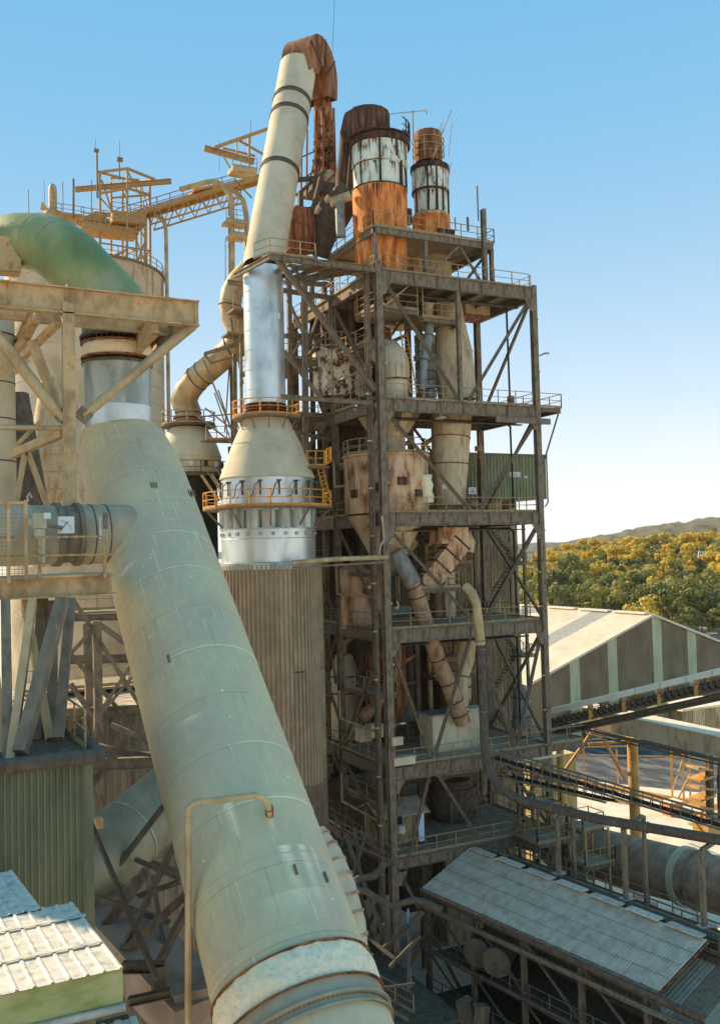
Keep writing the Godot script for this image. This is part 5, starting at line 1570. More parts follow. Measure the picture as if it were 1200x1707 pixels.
func build_left_arm() -> void:
	var up := Vector3.UP
	# platform reaching out to the down-pipe
	var o := thing("pipe_access_platform", "railed brown platform on a long knee brace between frame and silver pipe", "platform", Vector3(26, 54.4, -60))
	var p0 := Vector3(22.41, 54.535, -58.2)
	var p1 := Vector3(21.548, 54.4, -63.321)
	var p2 := Vector3(30.5, 54.45, -58.2)
	p0.y = 54.4; 
	var b := MB.new()
	b.ibeam(p0 - up * 0.2, p2 - up * 0.2, 0.25, 0.42, 0.04)
	part("front_beam", b, M.steel, o)
	b = MB.new()
	b.ibeam(p0 - up * 0.2, p1 - up * 0.2, 0.2, 0.36, 0.04)
	part("side_beam", b, M.steel, o)
	b = MB.new()
	b.ibeam(p1 - up * 0.2 + Vector3(0, 0, -1.5), Vector3(30.5, 54.2, -66.0), 0.2, 0.36, 0.04)
	part("rear_beam", b, M.steel, o)
	for k in 5:
		b = MB.new()
		b.ibeam(p0.lerp(p2, 0.2 + k * 0.18) - up * 0.25, p0.lerp(p2, 0.2 + k * 0.18) + Vector3(-0.8 * k, -0.25, -4.6), 0.14, 0.28, 0.03)
		part("joist", b, M.steel, o)
	b = MB.new()
	b.hexa([p0 + Vector3(3.0, 0, -0.1), p2 + Vector3(0, 0, -0.1), p2 + Vector3(0, 0, -2.6), p0 + Vector3(3.0, 0, -2.6), p0 + Vector3(3.0, 0.06, -0.1), p2 + Vector3(0, 0.06, -0.1), p2 + Vector3(0, 0.06, -2.6), p0 + Vector3(3.0, 0.06, -2.6)])
	part("floor_plate", b, M.floor, o)
	b = MB.new()
	b.rail([Vector3(21.414, 53.831, -58.6) + up * 0.2, p0 + up * 0.03, p0.lerp(p2, 0.42) + up * 0.03], 1.1, 1.2)
	part("handrail", b, M.rail, o)
	b = MB.new()
	b.rail([p0 + Vector3(1.0, 0, -4.5), p2 + Vector3(-1.5, 0, -4.5)], 1.1, 1.3)
	part("handrail", b, M.rail, o)
	b = MB.new()
	b.ibeam(Vector3(22.837, 54.284, -58.3), Vector3(30.31, 45.495, -58.3), 0.3, 0.34, 0.04)
	part("knee_brace", b, M.steel, o)
	for q in [[Vector3(24.767, 54.015, -58.034), Vector3(29.261, 54.785, -59.159), 0.16], [Vector3(25.333, 54.336, -57.754), Vector3(28.661, 54.142, -59.455), 0.14], [Vector3(23.835, 54.285, -59.61), Vector3(28.54, 55.236, -62.862), 0.22], [Vector3(23.326, 54.469, -58.3), Vector3(25.732, 54.005, -60.903), 0.18]]:
		b = MB.new()
		b.bar(q[0], q[1], q[2], q[2])
		part("brace", b, M.steel, o)
	# lattice bay between the conditioning tower and the frame
	var f := thing("link_bay_frame", "shaded lattice bay of columns and crossed braces left of the preheater frame", "steel tower", Vector3(27.928, 32.138, -66.511))
	for q in [[Vector3(28.379, 56.295, -66.288), Vector3(28.058, 30.267, -66.447), 0.4], [Vector3(28.444, 56.756, -69.602), Vector3(28.296, 44.831, -69.675), 0.35], [Vector3(31.416, 56.478, -69.249), Vector3(30.808, 15.379, -69.549), 0.4], [Vector3(31.734, 57.919, -72.438), Vector3(31.112, 14.67, -72.745), 0.35]]:
		b = MB.new()
		b.bar(q[0], q[1], q[2], q[2])
		part("column", b, M.steel, f)
	for q in [[Vector3(25.729, 49.168, -64.251), Vector3(28.132, 45.542, -63.064), 0.32], [Vector3(28.272, 51.028, -66.341), Vector3(26.999, 48.917, -66.97), 0.2], [Vector3(27.938, 54.483, -68.737), Vector3(28.707, 51.263, -67.241), 0.2], [Vector3(31.384, 54.96, -69.264), Vector3(28.678, 49.812, -67.256), 0.22], [Vector3(28.275, 49.119, -66.339), Vector3(31.365, 52.43, -68.158), 0.18], [Vector3(28.13, 42.003, -66.411), Vector3(30.872, 44.602, -67.287), 0.22], [Vector3(26.049, 44.58, -65.209), Vector3(31.052, 44.89, -67.198), 0.3], [Vector3(26.999, 55.374, -66.97), Vector3(31.86, 56.212, -69.029), 0.35], [Vector3(26.914, 51.067, -67.012), Vector3(31.767, 51.919, -69.075), 0.35], [Vector3(28.129, 48.171, -66.412), Vector3(31.801, 49.3, -69.058), 0.25], [Vector3(27.018, 43.312, -65.845), Vector3(31.009, 42.895, -67.219), 0.25], [Vector3(27.894, 52.271, -68.758), Vector3(31.479, 48.907, -69.217), 0.18], [Vector3(29.421, 41.725, -68.003), Vector3(31.723, 37.414, -69.097), 0.18], [Vector3(30.659, 27.646, -68.507), Vector3(31.175, 23.283, -68.252), 0.2], [Vector3(29.965, 24.399, -67.735), Vector3(31.191, 19.617, -67.129), 0.2], [Vector3(29.864, 19.654, -67.785), Vector3(31.108, 15.838, -67.17), 0.2], [Vector3(28.877, 32.082, -68.273), Vector3(31.28, 28.113, -68.2), 0.18]]:
		b = MB.new()
		b.bar(q[0], q[1], q[2], q[2])
		part("brace", b, M.steel, f)
	for q in [[28.6, 45.0], [28.6, 39.5], [28.6, 33.0], [28.6, 27.5], [28.6, 22.5], [28.6, 17.0], [28.6, 49.5]]:
		b = MB.new()
		b.span(Vector3(26.2, q[1] - 0.1, -76.0), Vector3(30.4, q[1], -67.5))
		part("floor_plate", b, M.floor, f)
		b = MB.new()
		b.ibeam(Vector3(26.2, q[1] - 0.3, -67.4), Vector3(30.4, q[1] - 0.3, -67.4), 0.2, 0.45, 0.03)
		part("edge_beam", b, M.steel, f)
		b = MB.new()
		b.rail([Vector3(26.2, q[1], -75.5), Vector3(26.2, q[1], -67.5), Vector3(30.4, q[1], -67.5)], 1.1, 1.5)
		part("handrail", b, M.rail, f)
	b = MB.new()
	b.ibeam(Vector3(23.009, 44.641, -58.3), Vector3(29.992, 44.527, -58.3), 0.22, 0.3, 0.03)
	part("tie_beam", b, M.steel, f)
	# horizontal service pipe at the silver ring's foot
	var sp := thing("service_main", "horizontal tan service pipe from the silver ring across to the frame column", "pipe", Vector3(29.964, 33.448, -56.581))
	b = MB.new()
	b.tube([Vector3(23.344, 33.303, -57.621), Vector3(26.455, 33.461, -57.423), Vector3(30.246, 33.484, -57.111)], 0.17, 14)
	part("pipe", b, M.pipe_tan, sp)
	b = MB.new()
	b.bar(Vector3(23.41, 32.979, -57.589), Vector3(30.238, 33.149, -57.115), 0.3, 0.12)
	part("carrier_beam", b, M.steel, sp)
	b = MB.new()
	b.tube([Vector3(29.668, 33.667, -57.173), Vector3(29.804, 34.293, -57.218), Vector3(30.086, 34.708, -57.19), Vector3(30.106, 36.402, -57.403)], 0.07, 8)
	part("offshoot", b, M.pipe_tan, sp)
	# orange access ladder and cage
	var l := thing("orange_access_ladder", "bright orange caged ladder and landing beside the grey cone", "ladder", Vector3(26.748, 37.419, -60.401))
	b = MB.new()
	b.box(Vector3(26.532, 40.016, -60.508), Vector3(1.5, 0.1, 1.2))
	part("landing", b, M.steel, l)
	b = MB.new()
	b.rail([Vector3(25.916, 40.163, -60.812), Vector3(27.037, 40.132, -60.258), Vector3(28.301, 40.617, -61.864)], 1.1, 0.8, 0.07)
	part("landing_rail", b, M.rail_orange, l)
	for q in [[Vector3(26.687, 39.902, -60.654), Vector3(27.061, 37.625, -60.246), 0], [Vector3(27, 40.023, -60.5), Vector3(27.373, 37.746, -60.092), 0]]:
		b = MB.new()
		b.bar(q[0], q[1], 0.09, 0.09)
		part("stile", b, M.rail_orange, l)
	for k in 8:
		b = MB.new()
		b.bar(Vector3(26.687, 39.902, -60.654).lerp(Vector3(27.061, 37.625, -60.246), k / 8.0), Vector3(27, 40.023, -60.5).lerp(Vector3(27.373, 37.746, -60.092), k / 8.0), 0.06, 0.06)
		part("rung", b, M.rail_orange, l)

func sheet_sign(called: String, p: Vector3, s: Vector2, label: String, lines: int) -> void:
	var o := thing(called, label, "sign", p)
	var b := MB.new()
	b.box(p, Vector3(s.x, s.y, 0.04))
	var face := part("board", b, M.white, o)
	for k in lines:
		b = MB.new()
		b.box(p + Vector3(0, s.y * (0.3 - 0.6 * k / maxf(1.0, lines - 1.0)), 0.023), Vector3(s.x * (0.8 if k % 2 == 0 else 0.62), s.y * 0.1, 0.006))
		part("print_line", b, M.black if k > 0 else M.red, face)

func build_inside() -> void:
	var up := Vector3.UP
	var b := MB.new()
	# ---- between the top deck and the deck below
	var rv := thing("ribbed_bend", "pale dusty ribbed pipe bend standing just right of the corner column", "duct", Vector3(33.081, 45.583, -60.618))
	b = MB.new()
	b.tube([Vector3(33.076, 45.401, -60.62), Vector3(33.133, 47.77, -60.592), Vector3(33.211, 48.473, -60.888), Vector3(33.222, 49.069, -61.552), Vector3(32.904, 49.472, -62.713)], [1.08, 1.08, 1.06, 1.0, 0.95], 32)
	part("shell", b, M.dusty, rv)
	for k in 9:
		var ang := -1.2 + k * 0.42
		var d := Vector3(sin(ang), 0, cos(ang)) * 1.1
		b = MB.new()
		b.tube([Vector3(33.114, 46.949, -60.601) + d, Vector3(33.133, 47.77, -60.592) + d, Vector3(33.211, 48.473, -60.888) + d * 0.98 + up * 0.1, Vector3(33.222, 49.069, -61.552) + d * 0.75 + up * 0.5], 0.06, 6)
		part("rib", b, M.cone_tan, rv)
	b = MB.new()
	b.ring(Vector3(33.109, 46.767, -60.604), up, 1.05, 1.2, 0.12, 32)
	part("flange", b, M.rust, rv)
	pipe_thing("bulged_riser", [Vector3(39.22, 45.661, -61.488), Vector3(39.074, 48.203, -61.56), Vector3(39.081, 49.665, -61.668), Vector3(39.038, 52.127, -61.912), Vector3(39.097, 53.635, -62.106)], [1.5, 1.58, 1.5, 1.12, 1.0], M.cone_tan, "bulging tan riser with ring seam under the top deck at right", "duct", [[1, 0.9], [2, 0.75]], M.dusty, 36)
	pipe_thing("grey_chute_pipe", [Vector3(36.134, 51.47, -60.224), Vector3(36.016, 50.08, -60.282), Vector3(35.436, 48.154, -60.123), Vector3(35.261, 46.089, -60.21)], [0.34, 0.34, 0.34, 0.3], M.blue_grey, "slim grey chute pipe running down beside the orange ladder", "pipe", [[0, 0.8], [1, 0.9]])
	var pl := thing("panelled_shaft", "dark shaft of square plates behind the grey chute pipe", "duct", Vector3(36.839, 45.783, -62.107))
	for i in 2:
		for k in 7:
			b = MB.new()
			b.box(Vector3(36.839, 45.783, -62.107) + Vector3(-0.45 + i * 0.75, 0.4 + k * 0.72, 0), Vector3(0.7, 0.66, 0.8))
			part("plate", b, M.blue_grey if (i + k) % 3 else M.steel, pl)
	var la := thing("orange_ladder", "orange ladder leaning against ducts right of the ribbed bend", "ladder", Vector3(34.175, 45.687, -59.519))
	for s in [0.0, 0.55]:
		b = MB.new()
		b.bar(Vector3(33.933, 45.694, -59.639) + Vector3(s, 0, 0), Vector3(33.849, 50.619, -60.795) + Vector3(s, 0, 0), 0.08, 0.08)
		part("stile", b, M.rail_orange, la)
	for k in 14:
		b = MB.new()
		var q := Vector3(33.933, 45.694, -59.639).lerp(Vector3(33.849, 50.619, -60.795), k / 14.0)
		b.bar(q, q + Vector3(0.55, 0, 0), 0.05, 0.05)
		part("rung", b, M.rail_orange, la)
	var rt := thing("rusty_white_tank", "round tank of flaking white paint and dark rust behind the left columns", "tank", Vector3(31.943, 46.457, -67.873))
	var tc := Vector3(31.943, 46.457, -67.873)
	b = MB.new()
	b.turned(tc, up, [[2.15, 0.0], [2.15, 3.6], [1.9, 3.85], [0.1, 3.95]], 40)
	part("shell", b, M.patchy_white, rt)
	b = MB.new()
	b.turned(tc, up, [[1.5, 3.9], [1.4, 6.6], [1.3, 8.0]], 30)
	part("neck", b, M.rust_dark, rt)
	ring_rail(rt, tc + up * 3.95, 2.1, 10, M.rail)
	var ml := thing("mid_landing", "two small railed landings hung below the top deck", "platform", Vector3(34, 51.8, -60.5))
	deck(ml, 30.9, 34.6, -59.2, -62.5, 51.9, 0.3, "sew")
	deck(ml, 34.9, 38.4, -59.3, -62.0, 51.5, 0.3, "sw")
	for q in [Vector3(34.5, 53.2, -59.2), Vector3(35.0, 53.2, -59.3), Vector3(31.0, 53.2, -62.3)]:
		b = MB.new()
		b.bar(q - up * 1.8, q + up * 1.0, 0.08, 0.08)
		part("hanger", b, M.rail, ml)
	b = MB.new()
	b.bar(Vector3(31.6, 51.9, -59.0), Vector3(34.4, 54.2, -59.0), 0.12, 0.12)
	part("brace", b, M.steel_light, ml)
	for q in [[Vector3(33.162, 52.346, -60.577), 0.45, "small rust-topped pot on the upper landing, left of the hanger"], [Vector3(36.024, 52.032, -60.278), 0.4, "small rusty pot on the upper landing, right of the hanger"]]:
		b = MB.new()
		b.turned(q[0], up, [[q[1] * 0.7, -0.3], [q[1], 0.1], [q[1], 0.6], [q[1] * 1.2, 0.65], [q[1] * 1.2, 0.75], [0.05, 0.9]], 20)
		solo("valve_pot", b, M.cone_tan, q[2], "valve")
	var bx := thing("boxed_cross_duct", "tan box duct under the top deck's back edge at right", "duct", Vector3(42.917, 52.871, -64.68))
	b = MB.new()
	b.box(Vector3(42.865, 54.306, -64.706), Vector3(2.4, 1.9, 2.2))
	part("casing", b, M.cone_tan, bx)
	b = MB.new()
	b.box(Vector3(42.865, 54.306, -64.706) + Vector3(0, -0.98, 0), Vector3(2.55, 0.1, 2.35))
	part("flange", b, M.rust, bx)
	# ---- between 36.7 and 45
	var dc: Vector3 = Vector3(32.872, 37.59, -61.836)
	var dx := Vector3(dc.x, 0, dc.z)
	var dr := thing("wide_cyclone_drum", "very wide pinkish rusty drum filling the middle deck behind the corner column", "cyclone", dx + up * 36.72)
	b = MB.new()
	b.turned(dx, up, [[3.15, 36.72], [3.22, 37.4], [3.22, 40.95], [3.34, 40.97], [3.34, 41.12], [2.9, 41.2]], 56)
	part("shell", b, M.pink_rust, dr)
	b = MB.new()
	b.turned(dx, up, [[3.2, 41.15], [1.3, 41.3]], 48)
	part("lid", b, M.rust, dr)
	b = MB.new()
	b.turned(dx + Vector3(0.3, 0, 0), up, [[1.25, 41.2], [1.25, 42.8], [1.55, 44.9]], 40)
	part("inlet_throat", b, M.cone_tan, dr)
	for k in 6:
		var ang := TAU * k / 6.0 + 0.35
		var d := Vector3(cos(ang), 0, sin(ang))
		var e := d.cross(up)
		b = MB.new()
		var m := dx + Vector3(0.3, 0, 0)
		b.hexa([m + d * 1.3 + e * 0.5 + up * 44.8, m + d * 1.3 - e * 0.5 + up * 44.8, m + d * 2.7 - e * 0.5 + up * 44.8, m + d * 2.7 + e * 0.5 + up * 44.8, m + d * 1.2 + e * 0.3 + up * 42.9, m + d * 1.2 - e * 0.3 + up * 42.9, m + d * 1.5 - e * 0.3 + up * 42.9, m + d * 1.5 + e * 0.3 + up * 42.9])
		part("chute_arm", b, M.cone_tan, dr)
	ring_rail(dr, dx + up * 41.15, 3.2, 14, M.rail)
	for q in [[0.6, 39.4], [1.25, 38.1], [1.7, 39.0], [2.2, 38.6], [2.9, 38.2]]:
		b = MB.new()
		var d := Vector3(cos(q[0]), 0, sin(q[0]))
		b.box(dx + d * 3.24 + up * q[1], Vector3(0.7, 0.6, 0.12), Basis(up, PI * 0.5 - q[0]))
		part("hatch", b, M.rust_dark, dr)
	b = MB.new()
	b.turned(dx, up, [[3.0, 36.6], [1.7, 34.2], [0.9, 32.4]], 40)
	part("cone", b, M.cone_tan, dr)
	var iw := thing("insulation_jacket", "crumpled pale blue-white insulation jacket beside the wide drum", "insulation", Vector3(34.762, 37.523, -59.117))
	b = MB.new()
	b.turned(Vector3(34.76, 37.433, -59.118), up, [[0.42, 0], [0.5, 0.5], [0.44, 0.9], [0.55, 1.3], [0.42, 1.7], [0.5, 2.05], [0.1, 2.15]], 18, 0.0, TAU, true)
	var wob := FastNoiseLite.new()
	wob.seed = 33
	for i in b.v.size(): b.v[i] += b.n[i] * wob.get_noise_3dv(b.v[i] * 220.0) * 0.16
	part("jacket", b, M.cloth, iw)
	pipe_thing("tapered_riser", [Vector3(38.226, 37.38, -61.421), Vector3(38.315, 40.77, -61.377), Vector3(38.606, 44.579, -61.456)], [1.15, 1.42, 1.62], M.cone_tan, "tall tan riser pipe tapering downwards right of the wide drum", "duct", [[0, 0.95], [1, 0.5]], M.rust, 36)
	# ---- between 28.3 and 36.7
	var rb := thing("dusty_back_drum", "dusty pinkish drum standing behind the left face columns", "vessel", Vector3(32.303, 27.746, -65.464))
	b = MB.new()
	b.turned(Vector3(32.307, 27.935, -65.462), up, [[1.75, 0], [1.75, 4.6], [1.2, 5.0]], 36)
	part("shell", b, M.pink_rust, rb)
	b = MB.new()
	b.box(Vector3(31.727, 30.901, -63.295), Vector3(0.5, 0.4, 0.4))
	part("hatch", b, M.steel_dark, rb)
	pipe_thing("banded_feed_pipe", [Vector3(32.363, 33.84, -59.857), Vector3(33.141, 32.491, -59.695), Vector3(33.892, 31.134, -59.659), Vector3(34.965, 27.95, -59.909), Vector3(36.131, 25.173, -60.002), Vector3(37.891, 20.745, -59.913)], [0.62, 0.62, 0.62, 0.6, 0.6, 0.62], M.pipe_rust, "rusty banded pipe slanting down through three decks, bluish at its head", "pipe", [[1, 0.9], [2, 0.2], [3, 0.2], [3, 0.8], [4, 0.3], [4, 0.62], [4, 0.85]], M.rust_dark)
	b = MB.new()
	b.tube([Vector3(32.391, 33.751, -59.821), Vector3(33.131, 32.491, -59.678), Vector3(33.692, 31.497, -59.646)], 0.65, 24)
	solo("blue_pipe_sleeve", b, M.blue_grey, "blue-grey sleeve at the head of the banded rusty pipe", "pipe")
	var ic := thing("inclined_box_chute", "dark rusty inclined box chute with square hatches at right of the banded pipe", "chute", Vector3(36.615, 31.923, -59.987))
	var i0 := Vector3(38.27, 34.848, -59.726)
	var i1 := Vector3(34.956, 31.166, -60.249)
	b = MB.new()
	b.bar(i0, i1, 1.5, 1.5)
	part("casing", b, M.pink_rust, ic)
	b = MB.new()
	b.box(Vector3(37.18, 34.965, -60.042), Vector3(2.4, 1.2, 1.8))
	part("head_box", b, M.pink_rust, ic)
	var fr := MB.new().frame(i0, i1)
	for k in 4:
		b = MB.new()
		b.box(i0.lerp(i1, 0.12 + 0.24 * k) + Vector3(0, 0, 0.0) + fr.z * 0.0 + fr.x * 0.0, Vector3(1.62, 0.12, 1.62), fr)
		part("stiffener", b, M.rust_dark, ic)
		b = MB.new()
		var side := 0.78 if fr.z.z > 0.0 else -0.78
		b.box(i0.lerp(i1, 0.22 + 0.22 * k) + fr.z * side + Vector3(0, 0, 0.02), Vector3(0.5, 0.5, 0.1), fr)
		part("hatch", b, M.rust_dark, ic)
	b = MB.new()
	b.tube([Vector3(38.672, 35.082, -60.085), Vector3(38.944, 34.381, -59.951), Vector3(38.842, 33.691, -60.001)], 0.45, 14)
	part("elbow", b, M.cone_tan, ic)
	var sl := thing("chute_service_landing", "small railed landing below the inclined box chute", "platform", Vector3(36.5, 30.9, -60))
	deck(sl, 34.2, 37.6, -59.2, -61.0, 31.1, 0.25, "sew")
	pipe_thing("second_feed_pipe", [Vector3(39.135, 27.395, -60.972), Vector3(38.737, 25.359, -60.722), Vector3(38.384, 24.012, -60.673), Vector3(38.138, 20.389, -60.572)], [0.8, 0.7, 0.48, 0.48], M.cone_tan, "pale tan hopper pipe next to the banded feed pipe", "pipe", [[1, 0.9], [2, 0.6]], M.steel_dark)
	# big hose-like service pipe down the front
	pipe_thing("bent_front_pipe", [Vector3(36.158, 31.212, -56.308), Vector3(36.258, 30.795, -55.701), Vector3(36.397, 30.073, -55.409), Vector3(36.436, 28.596, -55.167), Vector3(36.51, 27.112, -55.13)], 0.33, M.pipe_tan, "tan pipe hooking out over the front deck edge", "pipe", [[3, 0.8]], M.steel)
	pipe_thing("swept_service_pipe", [Vector3(36.51, 27.112, -55.13), Vector3(36.536, 23.944, -55.117), Vector3(36.546, 20.161, -55.113), Vector3(36.459, 19.055, -54.821), Vector3(36.507, 18.104, -54.351), Vector3(36.775, 17.333, -53.549), Vector3(37.156, 16.896, -52.357), Vector3(37.578, 16.806, -50.921), Vector3(39.164, 16.698, -46.233), Vector3(41.665, 17.017, -38.528)], 0.3, M.steel_dark, "long dark pipe dropping down the frame front, then sweeping right over the roofs", "pipe", [[0, 0.1], [1, 0.4], [7, 0.3], [8, 0.4]], M.steel)
	# ---- deck at 18.6
	var cab := thing("grey_switch_cabinet", "pale grey switch cabinet with two panels on the lower deck", "cabinet", Vector3(37.68, 18.465, -59.46))
	var cb := Vector3(35.591, 18.727, -60.6)
	b = MB.new()
	b.span(Vector3(cb.x, 18.62, -62.6), Vector3(cb.x + 3.3, 21.35, -60.6))
	part("body", b, M.dusty, cab)
	b = MB.new()
	b.span(Vector3(cb.x + 3.32, 18.62, -62.4), Vector3(cb.x + 5.1, 21.5, -60.9))
	part("body", b, M.dusty, cab)
	b = MB.new()
	b.span(Vector3(cb.x - 0.1, 21.36, -62.7), Vector3(cb.x + 3.35, 21.44, -60.5))
	part("roof_sheet", b, M.blue_grey, cab)
	for k in 3:
		b = MB.new()
		b.span(Vector3(cb.x + 1.05 * k + 0.12, 18.75, -60.6), Vector3(cb.x + 1.05 * k + 1.08, 21.25, -60.56))
		part("door_panel", b, M.dusty_green, cab)
	pipe_thing("blue_tank", [Vector3(45.102, 19.203, -62.485), Vector3(45.191, 22.27, -62.44), Vector3(45.159, 22.661, -62.457)], [0.72, 0.72, 0.3], M.blue_grey, "upright dark blue tank at the right end of the lower deck", "tank", [[0, 0.3], [0, 0.8]])
	for q in [[Vector3(30.878, 20.176, -62.822), Vector3(1.0, 1.0, 0.9), "grey box on the lower deck's left part, the larger of two"], [Vector3(31.202, 20.617, -61.546), Vector3(1.0, 0.9, 0.8), "pale box beside the corner column on the lower deck"], [Vector3(31.732, 18.973, -58.273), Vector3(1.7, 0.5, 0.6), "low grey crate behind the lower deck's front rail"], [Vector3(31.05, 20.483, -57.829), Vector3(0.8, 0.5, 0.3), "small control box fixed to the front rail near the corner column"]]:
		b = MB.new()
		b.box(q[0], q[1])
		b.box(q[0] + up * (q[1].y * 0.5 + 0.03), Vector3(q[1].x + 0.08, 0.06, q[1].z + 0.08))
		solo("equipment_box", b, M.dusty, q[2], "box", "", "")
	# ---- lowest deck: hut
	var hut := thing("small_site_hut", "small tan hut with pitched roof and pale blue door on the lowest deck", "hut", Vector3(33.077, 12.27, -61.735))
	var hb := Vector3(32.672, 12.193, -61.935)
	for k in 4:
		b = MB.new()
		b.ribbed(Vector3(hb.x - 1.6 + k * 0.9, 12.25, hb.z + 1.2), Vector3(0.9, 0, 0), Vector3(0, 2.3, 0), 4, 0.03, Vector3.BACK)
		part("cladding_sheet", b, M.clad_tan, hut)
	b = MB.new()
	b.span(Vector3(hb.x - 1.55, 12.25, hb.z - 1.6), Vector3(hb.x + 1.95, 14.5, hb.z + 1.17))
	part("body", b, M.clad_tan, hut)
	for s in [-1.0, 1.0]:
		b = MB.new()
		b.hexa([Vector3(hb.x - 2.0, 15.2, hb.z - 0.2), Vector3(hb.x + 2.3, 15.2, hb.z - 0.2), Vector3(hb.x + 2.3, 14.4, hb.z - 0.2 + s * 1.9), Vector3(hb.x - 2.0, 14.4, hb.z - 0.2 + s * 1.9), Vector3(hb.x - 2.0, 15.27, hb.z - 0.2), Vector3(hb.x + 2.3, 15.27, hb.z - 0.2), Vector3(hb.x + 2.3, 14.47, hb.z - 0.2 + s * 1.9), Vector3(hb.x - 2.0, 14.47, hb.z - 0.2 + s * 1.9)])
		part("roof_sheet", b, M.roof_grey, hut)
	b = MB.new()
	b.box(Vector3(33.752, 13.666, -59.505), Vector3(0.45, 2.0, 0.08))
	part("door", b, plain(0.55, 0.68, 0.80, 0.5), hut)
	b = MB.new()
	b.box(Vector3(32.14, 14.129, -60.19), Vector3(0.8, 0.7, 0.05))
	part("window", b, M.black, hut)
	var bg := thing("white_bulk_bag", "crumpled white bulk bag in front of the site hut", "bag", Vector3(32.029, 13.727, -59.464))
	b = MB.new()
	b.turned(Vector3(32.025, 13.556, -59.466), up, [[0.34, 0], [0.40, 0.12], [0.30, 0.3], [0.34, 0.45], [0.12, 0.55], [0.02, 0.5]], 16, 0.0, TAU, true)
	part("sack", b, M.dusty, bg)
	# ---- lit lamps, signs
	sheet_sign("deck_notice", Vector3(30.611, 39.011, -59.83), Vector2(0.35, 0.5), "small pale notice on the wide drum left of the corner column", 3)
	sheet_sign("riser_notice", Vector3(36.096, 38.619, -58.681), Vector2(0.36, 0.3), "small white notice on the tapered riser", 2)
	sheet_sign("rail_notice", Vector3(39.26, 38.402, -59.794), Vector2(0.65, 0.5), "white notice board with red mark on rails below the green cabin", 4)
	sheet_sign("cabin_notice", Vector3(45.576, 40.012, -62.919), Vector2(1.0, 0.42), "wide white notice board with printed lines on the green cabin wall", 3)
	sheet_sign("cabin_side_notice", Vector3(46.377, 39.788, -62.524), Vector2(0.26, 0.2), "tiny white plate right of the wide notice on the green cabin", 2)
	sheet_sign("drum_notice", Vector3(31.726, 31.182, -63.072), Vector2(0.42, 0.26), "tiny white plate on the dusty back drum", 2)
	# hanging lamps
	for q in [[Vector3(35.895, 43.697, -58.669), "lamp with pale shade hanging under the middle deck"]]:
		b = MB.new()
		b.turned(q[0], up, [[0.45, 0], [0.4, 0.12], [0.12, 0.2], [0.1, 0.45]], 16)
		solo("work_lamp", b, M.cone_tan, q[1], "lamp")
	# ---- dark rear equipment, with sheets added to block light through the frame
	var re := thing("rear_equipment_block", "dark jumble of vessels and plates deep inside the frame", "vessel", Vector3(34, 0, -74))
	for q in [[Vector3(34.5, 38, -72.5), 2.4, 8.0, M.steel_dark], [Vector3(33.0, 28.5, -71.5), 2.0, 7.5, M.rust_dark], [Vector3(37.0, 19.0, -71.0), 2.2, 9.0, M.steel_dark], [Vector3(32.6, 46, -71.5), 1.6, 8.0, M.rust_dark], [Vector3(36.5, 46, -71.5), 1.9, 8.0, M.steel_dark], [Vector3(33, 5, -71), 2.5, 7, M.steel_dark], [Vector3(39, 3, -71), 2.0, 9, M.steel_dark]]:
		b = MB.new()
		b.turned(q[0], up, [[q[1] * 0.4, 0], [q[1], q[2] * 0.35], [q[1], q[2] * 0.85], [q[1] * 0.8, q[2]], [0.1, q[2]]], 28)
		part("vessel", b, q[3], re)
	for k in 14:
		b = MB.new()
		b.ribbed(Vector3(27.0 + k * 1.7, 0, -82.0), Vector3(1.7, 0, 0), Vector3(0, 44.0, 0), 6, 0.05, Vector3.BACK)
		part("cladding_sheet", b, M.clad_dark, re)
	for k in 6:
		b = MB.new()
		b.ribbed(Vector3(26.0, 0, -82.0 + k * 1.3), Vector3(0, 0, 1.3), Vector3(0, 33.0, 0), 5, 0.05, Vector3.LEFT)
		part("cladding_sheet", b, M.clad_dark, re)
	# ---- right rear: green cabin, tan cladding, stairs
	var gl := Vector3(43.756, 42.169, -67.6)
	var gr := Vector3(52.394, 42.87, -67.6)
	var gb: float = Vector3(51.662, 38.257, -67.6).y
	var cabn := thing("green_clad_cabin", "bright green ribbed metal cabin at the right rear of the frame", "building", Vector3((gl.x + gr.x) * 0.5, gb, -69.5))
	for k in 5:
		b = MB.new()
		b.ribbed(Vector3(lerpf(gl.x, gr.x, k / 5.0), gb, -67.6), Vector3((gr.x - gl.x) / 5.0, 0, 0), Vector3(0, gl.y - gb, 0), 5, 0.05, Vector3.BACK)
		part("cladding_sheet", b, M.clad_bright, cabn)
	b = MB.new()
	b.span(Vector3(gl.x, gb, -72.0), Vector3(gr.x, gl.y, -67.62))
	part("body", b, M.clad_bright, cabn)
	b = MB.new()
	b.span(Vector3(gl.x - 0.1, gl.y, -72.1), Vector3(gr.x + 0.12, gl.y + 0.15, -67.45))
	part("roof_trim", b, M.clad_green, cabn)
	b = MB.new()
	b.tube([Vector3(42.56, 41.983, -63.741), Vector3(42.571, 42.382, -63.736)], 0.3, 12)
	part("roof_vent", b, M.pipe_tan, cabn)
	b = MB.new()
	b.tube([Vector3(gr.x + 0.05, gl.y, -67.5), Vector3(gr.x + 0.05, gb - 0.3, -67.5), Vector3(gr.x - 0.3, gb - 0.7, -67.5)], 0.07, 8)
	part("downpipe", b, M.clad_bright, cabn)
	var tw := thing("tan_clad_stair_wall", "tan ribbed cladding wall behind the stairs at the frame's right", "wall", Vector3(46, 0, -69))
	for k in 6:
		b = MB.new()
		b.ribbed(Vector3(41.5 + k * 1.42, 14.0, -69.0), Vector3(1.42, 0, 0), Vector3(0, gb - 14.0, 0), 4, 0.05, Vector3.BACK)
		part("cladding_sheet", b, M.clad_tan, tw)
	b = MB.new()
